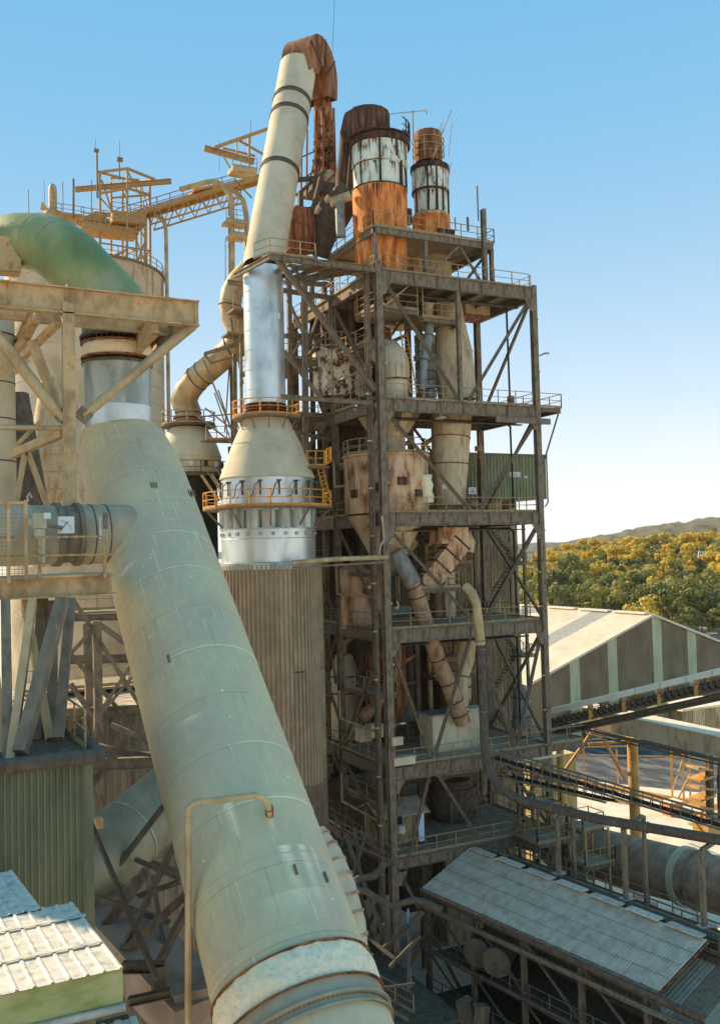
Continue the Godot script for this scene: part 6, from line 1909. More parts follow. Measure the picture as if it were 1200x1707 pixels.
	b.span(Vector3(41.5, 0, -73.0), Vector3(49.9, gb - 0.02, -69.06))
	part("body", b, M.clad_tan, tw)
	var st := thing("zigzag_stairs", "zigzag steel stairs with rails at the right rear of the frame", "stairs", Vector3(47, 0, -67.6))
	var y := 12.2
	for k in 6:
		var y2 := y + 4.05
		var xa := 45.2 if k % 2 == 0 else 48.6
		var xb := 48.6 if k % 2 == 0 else 45.2
		var zz := -67.9 if k % 2 == 0 else -66.9
		for s in [-0.42, 0.42]:
			b = MB.new()
			b.bar(Vector3(xa, y, zz + s), Vector3(xb, y2, zz + s), 0.05, 0.26)
			part("stringer", b, M.steel, st)
			b = MB.new()
			b.bar(Vector3(xa, y + 1.0, zz + s), Vector3(xb, y2 + 1.0, zz + s), 0.05, 0.05)
			part("stair_rail", b, M.rail, st)
		for j in 15:
			b = MB.new()
			b.box(Vector3(lerpf(xa, xb, (j + 0.5) / 15.0), lerpf(y, y2, (j + 0.5) / 15.0), zz), Vector3(0.26, 0.05, 0.8))
			part("tread", b, M.steel, st)
		b = MB.new()
		b.span(Vector3(xb - 0.2, y2 - 0.08, -68.4) if xb > 47 else Vector3(xb - 1.2, y2 - 0.08, -68.4), Vector3(xb + 1.2, y2, -66.4) if xb > 47 else Vector3(xb + 0.2, y2, -66.4))
		part("landing", b, M.steel, st)
		var xe := xb + 1.2 if xb > 47 else xb - 1.2
		b = MB.new()
		b.rail([Vector3(xe, y2, -68.4), Vector3(xe, y2, -66.4), Vector3(xb, y2, -66.4)], 1.0, 1.0)
		part("landing_rail", b, M.rail, st)
		y = y2
	for q in [[45.0, -66.4], [48.8, -66.4], [45.0, -68.5], [48.8, -68.5]]:
		b = MB.new()
		b.hcol(q[0], q[1], 0.0, 37.0, 0.22)
		part("post", b, M.steel, st)
	# ---- right-hand balconies of the middle decks
	var bal := thing("end_balcony", "railed balcony with slender strut beyond the frame's right end", "balcony", Vector3(46, 45, -60))
	deck(bal, 44.85, 47.1, -58.5, -64.5, 45.0, 0.3, "sen")
	b = MB.new()
	b.bar(Vector3(47.0, 44.7, -58.7), Vector3(44.9, 39.6, -58.7), 0.1, 0.1)
	part("strut", b, M.steel, bal)
	b = MB.new()
	b.span(Vector3(40.5, 43.55, -58.2), Vector3(45.6, 44.0, -58.0))
	part("fascia_plate", b, M.steel, bal)
	var bal2 := thing("lower_end_balcony", "low railed walkway leaving the frame's right end at conveyor height", "balcony", Vector3(46, 18.6, -60))
	deck(bal2, 44.85, 48.2, -58.5, -62.0, 18.6, 0.5, "se")

func build_kiln_roof() -> void:
	var up := Vector3.UP
	var r0 := Vector3(36.95, 12.0, -58.2)
	var r1 := Vector3(39.65, 12.0, -38.3)
	var e0 := Vector3(32.75, 10.0, -57.9)
	var e1 := Vector3(36.1, 10.0, -38.4)
	var o := thing("long_grey_lean_to_roof", "long grey ribbed lean-to roof in shade at the frame's foot", "roof", Vector3(36, 9.5, -48))
	var sheets := 16
	for k in sheets:
		var b := MB.new()
		var a := float(k) / sheets
		var c := float(k + 1) / sheets
		var nrm := (r1 - r0).cross(e0 - r0).normalized()
		if nrm.y < 0: nrm = -nrm
		# ribs run from ridge to eave
		var lift := nrm * 0.004 * (k % 2)
		b.ribbed(r0.lerp(r1, a) + lift, (r1 - r0) / sheets, (e0.lerp(e1, a) - r0.lerp(r1, a)), 6, 0.045, nrm, 0.4)
		part("roof_sheet", b, M.roof_grey, o)
	for k in 7:
		var b := MB.new()
		var off := up * (0.12 + 0.03 * (k % 2))
		b.bar(r0.lerp(r1, 0.02 + k * 0.142) + off, r0.lerp(r1, 0.135 + k * 0.142) + off, 0.6, 0.09)
		part("ridge_flashing", b, M.roof_white if k % 2 else M.roof_grey, o)
	for k in 3:
		var lapb := MB.new()
		var sh := 0.28 + 0.25 * k
		lapb.bar(r0.lerp(e0, sh) + Vector3(0, 0.055, 0), r1.lerp(e1, sh) + Vector3(0, 0.055, 0), 0.05, 0.012)
		part("fixing_strip", lapb, M.steel, o)
	var b := MB.new()
	b.ibeam(e0 + Vector3(0, -0.25, 0), e1 + Vector3(0.1, -0.25, 3.0), 0.2, 0.4, 0.03)
	part("eave_beam", b, M.steel_dark, o)
	b = MB.new()
	b.tube([e0 + Vector3(-0.12, -0.08, 0), e1 + Vector3(-0.12, -0.08, 0)], 0.1, 8)
	part("gutter", b, M.steel, o)
	b = MB.new()
	b.bar(r1 + Vector3(0.05, -0.1, 0.04), e1 + Vector3(0, -0.1, 0.04), 0.16, 0.05)
	part("end_flashing", b, M.rust, o)
	# legs, ties and knee braces below the eave
	var f := thing("roof_support_frame", "dark steel frame of posts and diagonals under the lean-to roof's eave", "support frame", Vector3(34, 0, -48))
	var dir := (e1 - e0).normalized()
	for k in 6:
		var p := e0 + dir * (0.6 + k * 4.6)
		b = MB.new()
		b.bar(Vector3(p.x, 0, p.z), Vector3(p.x, 9.55, p.z), 0.3, 0.3)
		part("post", b, M.steel_dark, f)
		b = MB.new()
		b.bar(Vector3(p.x, 9.4, p.z) + Vector3(0.02, 0, 0.2), Vector3(p.x, 6.3, p.z) + dir * 4.4 + Vector3(0.02, 0, 0), 0.14, 0.14)
		part("brace", b, M.steel_dark, f)
		b = MB.new()
		b.bar(Vector3(p.x + 0.1, 5.6, p.z), Vector3(p.x, 2.8, p.z) + dir * 4.4, 0.12, 0.12)
		part("brace", b, M.steel_dark, f)
	for h in [8.9, 6.0, 3.0]:
		b = MB.new()
		b.ibeam(Vector3(e0.x - 0.25, h, e0.z), Vector3(e0.x - 0.25, h, e0.z) + dir * 26.0, 0.2, 0.28 if h > 4 else 0.4, 0.03)
		part("tie_beam", b, M.steel if h == 8.9 else M.steel_dark, f)
	for h in [5.8, 2.9]:
		b = MB.new()
		b.hexa([Vector3(33.2, h - 0.1, -57), Vector3(37.5, h - 0.1, -57), Vector3(40.5, h - 0.1, -31), Vector3(36.6, h - 0.1, -31), Vector3(33.2, h, -57), Vector3(37.5, h, -57), Vector3(40.5, h, -31), Vector3(36.6, h, -31)])
		part("floor_plate", b, M.steel_dark, f)  # dark floors added to fill in the shade under the roof
		b = MB.new()
		b.rail([Vector3(e0.x - 0.2, h + 0.1, e0.z) + dir * 0.5, Vector3(e0.x - 0.2, h + 0.1, e0.z) + dir * 22.0])
		part("handrail", b, M.steel_dark, f)
	var w := thing("shade_fill_wall", "near-black wall added as deep shade behind the rollers under the lean-to roof", "wall", Vector3(39, 0, -48))
	for k in 8:  # near-black sheets added as backing for the shade under the roof
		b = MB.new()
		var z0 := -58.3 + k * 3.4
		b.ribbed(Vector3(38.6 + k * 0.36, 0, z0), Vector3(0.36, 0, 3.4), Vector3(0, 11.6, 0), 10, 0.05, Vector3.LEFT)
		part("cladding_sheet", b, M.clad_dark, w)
	for q in [[Vector3(33.461, 7.419, -52.064), "dark roller drum under the roof, the left of two"], [Vector3(33.693, 7.437, -50.276), "dark roller drum under the roof, the right of two"]]:
		b = MB.new()
		b.turned(q[0], Vector3(0.75, 0.05, -0.6), [[0.05, 0.0], [0.85, 0.0], [0.95, 0.05], [0.95, 0.25], [0.86, 0.3], [0.86, 1.9]], 32)
		solo("roller_drum", b, M.clad_dark, q[1], "roller", "roller drums under the lean-to roof")  # near-black colour puts the shade under the roof into the drums
	for q in [[Vector3(29.733, 6.314, -47.771), Vector3(0.7, 1.6, 0.5), 0.2, "tilted panel coloured dark for the deep shade at the bottom, left of its pair"], [Vector3(30.043, 6.545, -46.502), Vector3(0.7, 1.4, 0.5), -0.2, "tilted panel coloured dark for the deep shade at the bottom, right of its pair"]]:
		b = MB.new()
		b.box(q[0], q[1], Basis(Vector3.BACK, q[2]))
		b.box(q[0] + Vector3(0, q[1].y * 0.5, 0), Vector3(0.8, 0.08, 0.6), Basis(Vector3.BACK, q[2]))
		solo("tilted_panel", b, M.clad_dark, q[3], "panel")  # dark colour carries the shade these panels lie in
	# second roof beyond the lower end
	var o2 := thing("lower_ribbed_roof", "brownish lower ribbed roof in the bottom right corner", "roof", Vector3(39, 9, -33))
	for k in 7:
		b = MB.new()
		var a := Vector3(41.2, 11.0, -40.0) + Vector3(0.2, 0, 1.6) * k
		b.ribbed(a, Vector3(0.2, 0, 1.6), Vector3(-5.6, -2.2, 0.7), 6, 0.05, Vector3(-0.37, 0.93, 0), 0.4)
		part("roof_sheet", b, M.steel if k % 3 == 1 else M.roof_brown, o2)
	# goalposts carrying the swept pipe
	for q in [[Vector3(38.998, 12.1, -50.379), 3.7, Vector3(1.7, 0.3, -0.6), "first steel goalpost on the roof ridge, nearest the frame"], [Vector3(39.757, 12.1, -44.809), 4.3, Vector3(1.9, 0.4, -0.4), "middle steel goalpost on the roof ridge"], [Vector3(40.68, 12.1, -39.48), 4.3, Vector3(1.9, 0.4, -0.2), "last steel goalpost on the roof ridge, nearest the right edge"]]:
		var g := thing("pipe_goalpost", q[3], "post", q[0], "goalposts along the roof ridge")
		b = MB.new()
		b.bar(q[0], q[0] + up * q[1], 0.26, 0.26)
		part("post", b, M.steel, g)
		b = MB.new()
		b.bar(q[0] + up * q[1], q[0] + up * q[1] + q[2], 0.22, 0.22)
		part("arm", b, M.steel, g)
		b = MB.new()
		b.bar(q[0] + q[2] + Vector3(0.1, -3, 0), q[0] + up * q[1] + q[2] + Vector3(0.1, 0, 0), 0.22, 0.22)
		part("post", b, M.steel, g)
		b = MB.new()
		b.box(q[0] + up * 0.05, Vector3(0.8, 0.06, 0.6))
		part("base_plate", b, M.silver_dull, g)
	# walkway between roof and kiln
	var wk := thing("kiln_walkway", "brown planked walkway with handrails between the lean-to roof and the kiln", "walkway", Vector3(40, 11, -48))
	for k in 4:
		b = MB.new()
		var a := Vector3(38.1 + k * 0.62, 11.0, -57.6)
		var c := Vector3(40.9 + k * 0.62, 11.0, -36.5)
		b.bar(a, c, 0.56, 0.08)
		part("plank_run", b, M.steel_dark if k % 2 else M.steel, wk)
	for k in 3:
		b = MB.new()
		b.rail([Vector3(37.9 + k * 1.25, 11.05, -57.5), Vector3(40.7 + k * 1.25, 11.05, -36.5)], 1.1, 1.8)
		part("handrail", b, M.steel, wk)
	b = MB.new()
	b.hexa([Vector3(37.6, 0, -57.6), Vector3(40.6, 0, -57.6), Vector3(43.3, 0, -36.5), Vector3(40.4, 0, -36.5), Vector3(37.6, 10.9, -57.6), Vector3(40.6, 10.9, -57.6), Vector3(43.3, 10.9, -36.5), Vector3(40.4, 10.9, -36.5)])
	part("supporting_plinth", b, M.steel_dark, wk)
	# kiln
	var k0 := Vector3(49.224, 9.384, -59.332)
	var k1 := Vector3(51.2, 10.184, -44.97)
	var kd := (k1 - k0).normalized()
	var kl := thing("rotary_kiln", "big dusty brown rotary kiln shell with pale riding ring at right", "kiln", Vector3(k0.x, 0, k0.z))
	b = MB.new()
	b.tube([k0 - kd * 4.0, k1 + kd * 10.0], 1.95, 48)
	part("shell", b, M.kiln, kl)
	b = MB.new()
	b.tube([k0 - kd * 9.0, k0 - kd * 0.5, k0], [1.2, 1.3, 1.6], 36)
	part("feed_hood", b, M.blue_grey, kl)
	for q in [0.05, 0.62, 0.7]:
		b = MB.new()
		b.ring(k0.lerp(k1, q), kd, 1.9, 2.12 if q > 0.5 else 2.0, 0.5 if q == 0.62 else 0.1, 48)
		part("riding_ring", b, M.dusty if q == 0.62 else M.steel, kl)
	b = MB.new()
	b.turned(k0 - kd * 0.3, kd, [[1.7, -0.5], [2.25, -0.5], [2.25, 0.1], [1.9, 0.3]], 40)
	part("inlet_seal", b, M.blue_grey, kl)
	for q in [0.25, 0.62]:
		b = MB.new()
		b.box(k0.lerp(k1, q) * Vector3(1, 0, 1) + up * 3.2, Vector3(3.6, 6.4, 2.0))
		part("pier", b, M.concrete, kl)
	# small railed landings
	for q in [[Vector3(42.758, 12.355, -56.95), 3.4, 3.0, "railed steel landing at the right foot of the frame"], [Vector3(45.15, 10.833, -54.653), 2.8, 2.4, "yellowish railed landing beside the kiln's feed end"]]:
		var l := thing("kiln_landing", q[3], "platform", q[0])
		deck(l, q[0].x - q[1] * 0.5, q[0].x + q[1] * 0.5, q[0].z + q[2] * 0.5, q[0].z - q[2] * 0.5, q[0].y, 0.25)
		deck(l, q[0].x - q[1] * 0.4, q[0].x + q[1] * 0.3, q[0].z + q[2] * 0.3, q[0].z - q[2] * 0.4, q[0].y + 2.4, 0.2)
		for s in [[-1, 1], [1, 1], [1, -1], [-1, -1]]:
			b = MB.new()
			b.bar(Vector3(q[0].x + s[0] * q[1] * 0.38, 0, q[0].z + s[1] * q[2] * 0.38), Vector3(q[0].x + s[0] * q[1] * 0.38, q[0].y + 2.4, q[0].z + s[1] * q[2] * 0.38), 0.14, 0.14)
			part("post", b, M.ochre if q[1] < 3 else M.steel, l)
	var wl := thing("white_wall_lamp", "small white floodlight on a short pole near the kiln", "lamp", Vector3(32.141, 11.538, -53.274))
	b = MB.new()
	b.bar(Vector3(44.09, 12.735, -51.83), Vector3(44.133, 14.072, -51.809), 0.08, 0.08)
	part("pole", b, M.steel, wl)
	b = MB.new()
	b.box(Vector3(44.401, 14.106, -51.677), Vector3(0.55, 0.12, 0.3))
	part("head", b, M.white, wl)

func build_cable_bridges() -> void:
	for q in [[Vector3(37.604, 18.746, -56.151), Vector3(45.479, 16.078, -41.104), "upper lattice cable bridge running right from the frame toward the kiln yard"], [Vector3(38.247, 17.519, -55.276), Vector3(41.688, 16.848, -48.555), "short lower cable bridge just above the swept pipe's bend"]]:
		var o := thing("lattice_cable_bridge", q[2], "cable bridge", q[0])
		var w := Vector3(0.75, 0, 0.25)
		for s in [0, 1]:
			for h in [0.0, 0.62]:
				var b := MB.new()
				b.bar(q[0] + w * s + Vector3.UP * h, q[1] + w * s + Vector3.UP * h, 0.09, 0.12)
				part("chord", b, M.steel, o)
			var n := int(q[0].distance_to(q[1]) / 0.62)
			for k in n:
				var b := MB.new()
				var p: Vector3 = q[0].lerp(q[1], (k + 0.5) / n) + w * s
				b.bar(p, p + Vector3.UP * 0.62, 0.05, 0.05)
				part("upright", b, M.steel, o)
		for k in 3:
			var b := MB.new()
			b.tube([q[0] + w * (0.2 + 0.3 * k) + Vector3.UP * 0.12, q[1] + w * (0.2 + 0.3 * k) + Vector3.UP * 0.12], 0.06, 6)
			part("cable", b, M.black, o)
	var t := thing("pale_slanting_beam", "pale slanting rail under the lower deck's right corner", "beam", Vector3(38.565, 18.462, -55.676))
	var tb := MB.new()
	tb.bar(Vector3(38.485, 18.379, -55.716), Vector3(43.52, 18.509, -55.458), 0.2, 0.14)
	part("rail", tb, M.dusty, t)
	for k in 4:
		tb = MB.new()
		tb.bar(Vector3(38.485, 18.379, -55.716).lerp(Vector3(43.52, 18.509, -55.458), 0.15 + 0.23 * k), Vector3(41.26, 16.284, -56.575), 0.08, 0.08)
		part("strut", tb, M.steel, t)

func build_conveyors() -> void:
	var up := Vector3.UP
	# open troughed conveyor under a cream hood
	var o := thing("hooded_belt_conveyor", "inclined belt conveyor under a long cream hood with black rollers, right", "conveyor", Vector3(48.862, 19.067, -61.742))
	var a := Vector3(48.503, 20.35, -63.035)
	var e := Vector3(55.126, 25.104, -48.607)
	var d := (e - a).normalized()
	var w := d.cross(up).normalized() * 1.0
	var b := MB.new()
	var n := 8
	for k in n:
		b = MB.new()
		var p := a.lerp(e, float(k) / n)
		var q := a.lerp(e, (k + 0.97) / n)
		b.hexa([p - w, p + w, p + w * 1.25 - up * 0.42, p - w * 1.25 - up * 0.42, q - w, q + w, q + w * 1.25 - up * 0.42, q - w * 1.25 - up * 0.42])
		part("hood_sheet", b, M.roof_cream, o)
	for s in [-1.0, 1.0]:
		for h in [-1.5, -1.95, -2.25]:
			b = MB.new()
			b.bar(a + w * s + up * h, e + w * s + up * h, 0.14, 0.16)
			part("stringer", b, M.steel_dark, o)
		b = MB.new()
		b.bar(a + w * s * 1.3 + up * -0.75, e + w * s * 1.3 + up * -0.75, 0.05, 0.05)
		part("guard_rail", b, M.steel_dark, o)
	b = MB.new()
	b.bar(a - up * 1.25, e - up * 1.25, 1.7, 0.08)
	part("belt", b, M.black, o)
	for k in 34:
		var p := a.lerp(e, (k + 0.5) / 34.0)
		b = MB.new()
		b.tube([p - w * 1.05 - up * 1.0, p - w * 0.35 - up * 1.38, p + w * 0.35 - up * 1.38, p + w * 1.05 - up * 1.0], 0.2, 10)
		part("idler_roller", b, M.steel_dark, o)
	for k in 5:
		var p := a.lerp(e, 0.26 + 0.18 * k)
		for s in [-1.0, 1.0]:
			b = MB.new()
			b.bar(p + w * s * 1.1 - up * 1.6, p + w * s * 1.1 - up * 0.42, 0.45, 0.12)
			part("hood_post", b, M.ochre, o)
	# enclosed tan gallery
	var g := thing("enclosed_tan_gallery", "enclosed tan conveyor gallery descending to the right below the hooded conveyor", "conveyor", Vector3(58.378, 16.581, -69.309))
	var ga := Vector3(58.996, 18.454, -71.234)
	var gb := Vector3(64.603, 16.972, -57.309)
	var gd := (gb - ga).normalized()
	var gw := gd.cross(up).normalized() * 1.1
	for k in 7:
		b = MB.new()
		var p := ga.lerp(gb, k / 7.0)
		var q := ga.lerp(gb, (k + 0.99) / 7.0)
		b.hexa([p - gw, p + gw, p + gw - up * 1.75, p - gw - up * 1.75, q - gw, q + gw, q + gw - up * 1.75, q - gw - up * 1.75])
		part("wall_panel", b, M.cone_tan if k != 3 else M.concrete, g)
		b = MB.new()
		b.hexa([p - gw * 1.15, p + gw * 1.15, p + gw * 1.15 + up * 0.1, p - gw * 1.15 + up * 0.1, q - gw * 1.15, q + gw * 1.15, q + gw * 1.15 + up * 0.1, q - gw * 1.15 + up * 0.1])
		part("roof_sheet", b, M.roof_cream, g)
	for s in [-1.0, 1.0]:
		b = MB.new()
		b.ibeam(ga + gw * s * 1.05 - up * 2.0, gb + gw * s * 1.05 - up * 2.0, 0.2, 0.3, 0.03)
		part("carrier_beam", b, M.steel, g)
	b = MB.new()
	b.bar(ga - up * 2.7, gb - up * 2.7, 0.3, 0.1)
	part("service_rail", b, M.steel, g)
	# box house at the gallery's head
	var h := thing("tan_transfer_house", "small tan ribbed transfer house with pale roof at the right edge", "building", Vector3(75.756, 13.674, -71.875))
	var hp := Vector3(73.356, 16.314, -73.061)
	for k in 5:
		b = MB.new()
		b.ribbed(Vector3(hp.x + 1.6 * k, hp.y - 2.6, hp.z), Vector3(1.6, 0, 0), Vector3(0, 2.5, 0), 5, 0.04, Vector3.BACK)
		part("cladding_sheet", b, M.cone_tan if k % 2 else M.clad_tan, h)
	b = MB.new()
	b.span(Vector3(hp.x - 0.2, hp.y - 0.1, hp.z - 5), Vector3(hp.x + 8.2, hp.y + 0.12, hp.z + 0.2))
	part("roof_slab", b, M.roof_cream, h)
	b = MB.new()
	b.span(Vector3(hp.x + 0.02, hp.y - 2.62, hp.z - 4.9), Vector3(hp.x + 8.0, hp.y - 0.12, hp.z - 0.03))
	part("body", b, M.clad_tan, h)
	b = MB.new()
	b.span(Vector3(hp.x - 2.0, hp.y - 2.4, hp.z - 3.0), Vector3(hp.x - 0.4, hp.y + 0.6, hp.z - 1.5))
	part("side_tower", b, M.clad_bright, h)
	# columns
	for q in [[Vector3(64.35, 14.696, -70.819), 0.52, "thick ochre round column under the tan gallery"], [Vector3(54.141, 16.233, -69.172), 0.34, "slim ochre column by the frame's right foot"]]:
		b = MB.new()
		b.tube([Vector3(q[0].x, 0, q[0].z), q[0]], q[1], 24)
		b.tube([q[0], q[0] + up * 0.25], q[1] * 1.35, 24)
		solo("round_column", b, M.ochre, q[2], "column")
	var tr := thing("gallery_trestle", "rusty ochre trestle legs and braces beneath the conveyors at right", "trestle", Vector3(72.289, 2.26, -75.819))
	bars(tr, "leg", [[Vector3(73.662, 11.764, -75.141), Vector3(79.492, 4.686, -81.183), 0.22], [Vector3(74.008, 11.829, -73.854), Vector3(79.921, 4.721, -79.855), 0.22], [Vector3(73.878, 11.911, -72.803), Vector3(79.836, 4.706, -78.782), 0.22], [Vector3(68.405, 11.911, -77.739), Vector3(75.273, 4.792, -85.499), 0.16], [Vector3(61.985, 13.706, -75.334), Vector3(68.439, 5.547, -83.299), 0.16]], M.ochre)
	bars(tr, "brace", [[Vector3(59.705, 16.185, -70.884), Vector3(56.432, 11.392, -72.502), 0.28], [Vector3(60.882, 15.566, -71.418), Vector3(64.323, 10.471, -71.948), 0.24], [Vector3(74.174, 6.651, -74.888), Vector3(75.419, 9.163, -74.272), 0.14], [Vector3(76.565, 6.235, -78.168), Vector3(76.286, 10.505, -76.075), 0.1], [Vector3(60.453, 14.335, -72.745), Vector3(63.917, 14.473, -71.033), 0.22], [Vector3(60.194, 12.664, -76.22), Vector3(74.905, 10.963, -74.526), 0.14], [Vector3(60.491, 13.383, -76.073), Vector3(66.259, 13.344, -73.222), 0.12], [Vector3(59.279, 10.846, -73.326), Vector3(65.137, 9.018, -72.661), 0.12]], M.ochre)
	var hs := thing("rust_stair_stack", "dark upright post with rusty stacked stair landings at the right edge", "stairs", Vector3(70.901, 6.135, -67.582))
	bars(hs, "post", [[Vector3(71.1, 12.979, -67.483), Vector3(70.96, 6.309, -67.552), 0.55], [Vector3(71.957, 13.132, -67.06), Vector3(71.807, 6.285, -67.133), 0.3]], M.steel_dark)
	for k in 7:
		b = MB.new()
		b.box(Vector3(70.203, 11.713, -67.926) + Vector3(0.25 * (k % 2), -0.95 * k, 0), Vector3(2.0, 0.22, 1.6), Basis(Vector3.BACK, 0.14 if k % 2 else -0.2))
		part("stair_flight", b, M.ochre, hs)
	b = MB.new()
	b.box(Vector3(70.561, 6.111, -67.191), Vector3(2.6, 1.0, 2.0))
	part("footing", b, M.ochre, hs)
	# cream clad annex right of the frame foot
	var an := thing("cream_clad_annex", "cream ribbed annex wall seen through the frame's right foot", "building", Vector3(57.605, 8.258, -74.153))
	var ap := Vector3(55.356, 12.95, -75.264)
	for k in 5:
		b = MB.new()
		b.ribbed(Vector3(ap.x + 1.1 * k, 0, ap.z), Vector3(1.1, 0, 0), Vector3(0, ap.y, 0), 5, 0.04, Vector3.BACK)
		part("cladding_sheet", b, M.cream_clad, an)
	b = MB.new()
	b.span(Vector3(ap.x, 0, ap.z - 4), Vector3(ap.x + 5.5, ap.y, ap.z - 0.03))
	part("body", b, M.cream_clad, an)
	# skip, kerbs
	var sk := thing("orange_skip_box", "small orange-red box with pale lid standing in the sunny yard", "skip", Vector3(85.885, 0, -87.835))
	var sp := Vector3(85.885, 0, -87.835)
	b = MB.new()
	b.box(sp + up * 0.8, Vector3(2.0, 1.6, 1.6))
	part("body", b, M.skip, sk)
	b = MB.new()
	b.box(sp + up * 1.66, Vector3(2.15, 0.14, 1.75))
	part("lid", b, M.roof_cream, sk)
	var kb := thing("yard_kerb_wall", "low ochre kerb wall edging the ground patch painted as shade", "wall", Vector3(88.472, 0, -94.711))
	b = MB.new()
	b.bar(Vector3(85.353, 0.35, -106.253), Vector3(92.993, 0.35, -83.891), 0.5, 0.7)
	part("kerb", b, M.ochre, kb)
	b = MB.new()
	b.bar(Vector3(81.114, 0.25, -101.701), Vector3(90.063, 0.25, -81.308), 0.3, 0.5)
	part("kerb", b, M.pipe_tan, kb)
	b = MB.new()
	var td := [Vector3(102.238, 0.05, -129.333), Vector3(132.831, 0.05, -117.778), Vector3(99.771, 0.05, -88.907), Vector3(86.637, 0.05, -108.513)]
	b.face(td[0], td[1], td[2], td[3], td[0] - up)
	tag(solo("painted_shed_shade", b, M.shade_ground, "", ""), "", "", "", "structure")  # dark sheet painting the shade of the shed onto the ground
	var sh := thing("big_gable_shed", "huge brown gabled storage shed with pale green strips and white roof", "shed", Vector3(122.8, 0, -129))
	var apx := Vector3(122.8, 20.84, -128.9)
	var half := 30.0
	var eave := 20.84 - half * 0.362
	var sheets := 28
	for k in sheets:
		var x0 := apx.x - half + 2.0 * half * k / sheets
		var x1 := x0 + 2.0 * half / sheets
		var y0 := apx.y - absf(x0 - apx.x) * 0.362
		var y1 := apx.y - absf(x1 - apx.x) * 0.362
		b = MB.new()
		var strip: bool = k in [5, 9, 14, 18, 23]
		for r in 6:
			var xa := lerpf(x0, x1, r / 6.0)
			var xb := lerpf(x0, x1, (r + 0.7) / 6.0)
			var xc := lerpf(x0, x1, (r + 1.0) / 6.0)
			var ya := lerpf(y0, y1, r / 6.0) - 0.05
			var yb := lerpf(y0, y1, (r + 0.7) / 6.0) - 0.05
			var yc := lerpf(y0, y1, (r + 1.0) / 6.0) - 0.05
			b.quad(Vector3(xa, 0, apx.z), Vector3(xb, 0, apx.z), Vector3(xb, yb, apx.z), Vector3(xa, ya, apx.z), Vector3.BACK)
			b.quad(Vector3(xb, 0, apx.z), Vector3(xc, 0, apx.z + 0.12), Vector3(xc, yc, apx.z + 0.12), Vector3(xb, yb, apx.z), Vector3(-0.3, 0, 0.95))
		part("cladding_sheet" if not strip else "translucent_strip", b, M.shed_strip if strip else M.shed_wall, sh)
	for s in [-1.0, 1.0]:
		for k in 12:
			b = MB.new()
			var z0 := apx.z + 0.6 - 5.5 * k
			b.ribbed(Vector3(apx.x, apx.y, z0), Vector3(0, 0, -5.5), Vector3(s * (half + 0.6), -(half + 0.6) * 0.362, 0), 8, 0.08, Vector3(s * 0.34, 0.94, 0))
			part("roof_sheet" if k != 2 and k != 6 else "skylight_strip", b, M.roof_cream if k != 2 and k != 6 else M.roof_grey, sh)
	for k in 6:
		b = MB.new()
		b.bar(apx + Vector3(0, 0.25, -1.0 - 10.0 * k), apx + Vector3(0, 0.25, -9.6 - 10.0 * k), 1.6, 0.3)
		part("ridge_vent", b, M.roof_white, sh)
	b = MB.new()
	b.bar(apx + Vector3(0, 0.06, 0.68), apx + Vector3(-half - 0.6, -(half + 0.6) * 0.362 + 0.06, 0.68), 0.1, 0.4)
	part("barge_board", b, M.roof_white, sh)
	b = MB.new()
	b.bar(apx + Vector3(0, 0.06, 0.68), apx + Vector3(half + 0.6, -(half + 0.6) * 0.362 + 0.06, 0.68), 0.1, 0.4)
	part("barge_board", b, M.roof_white, sh)

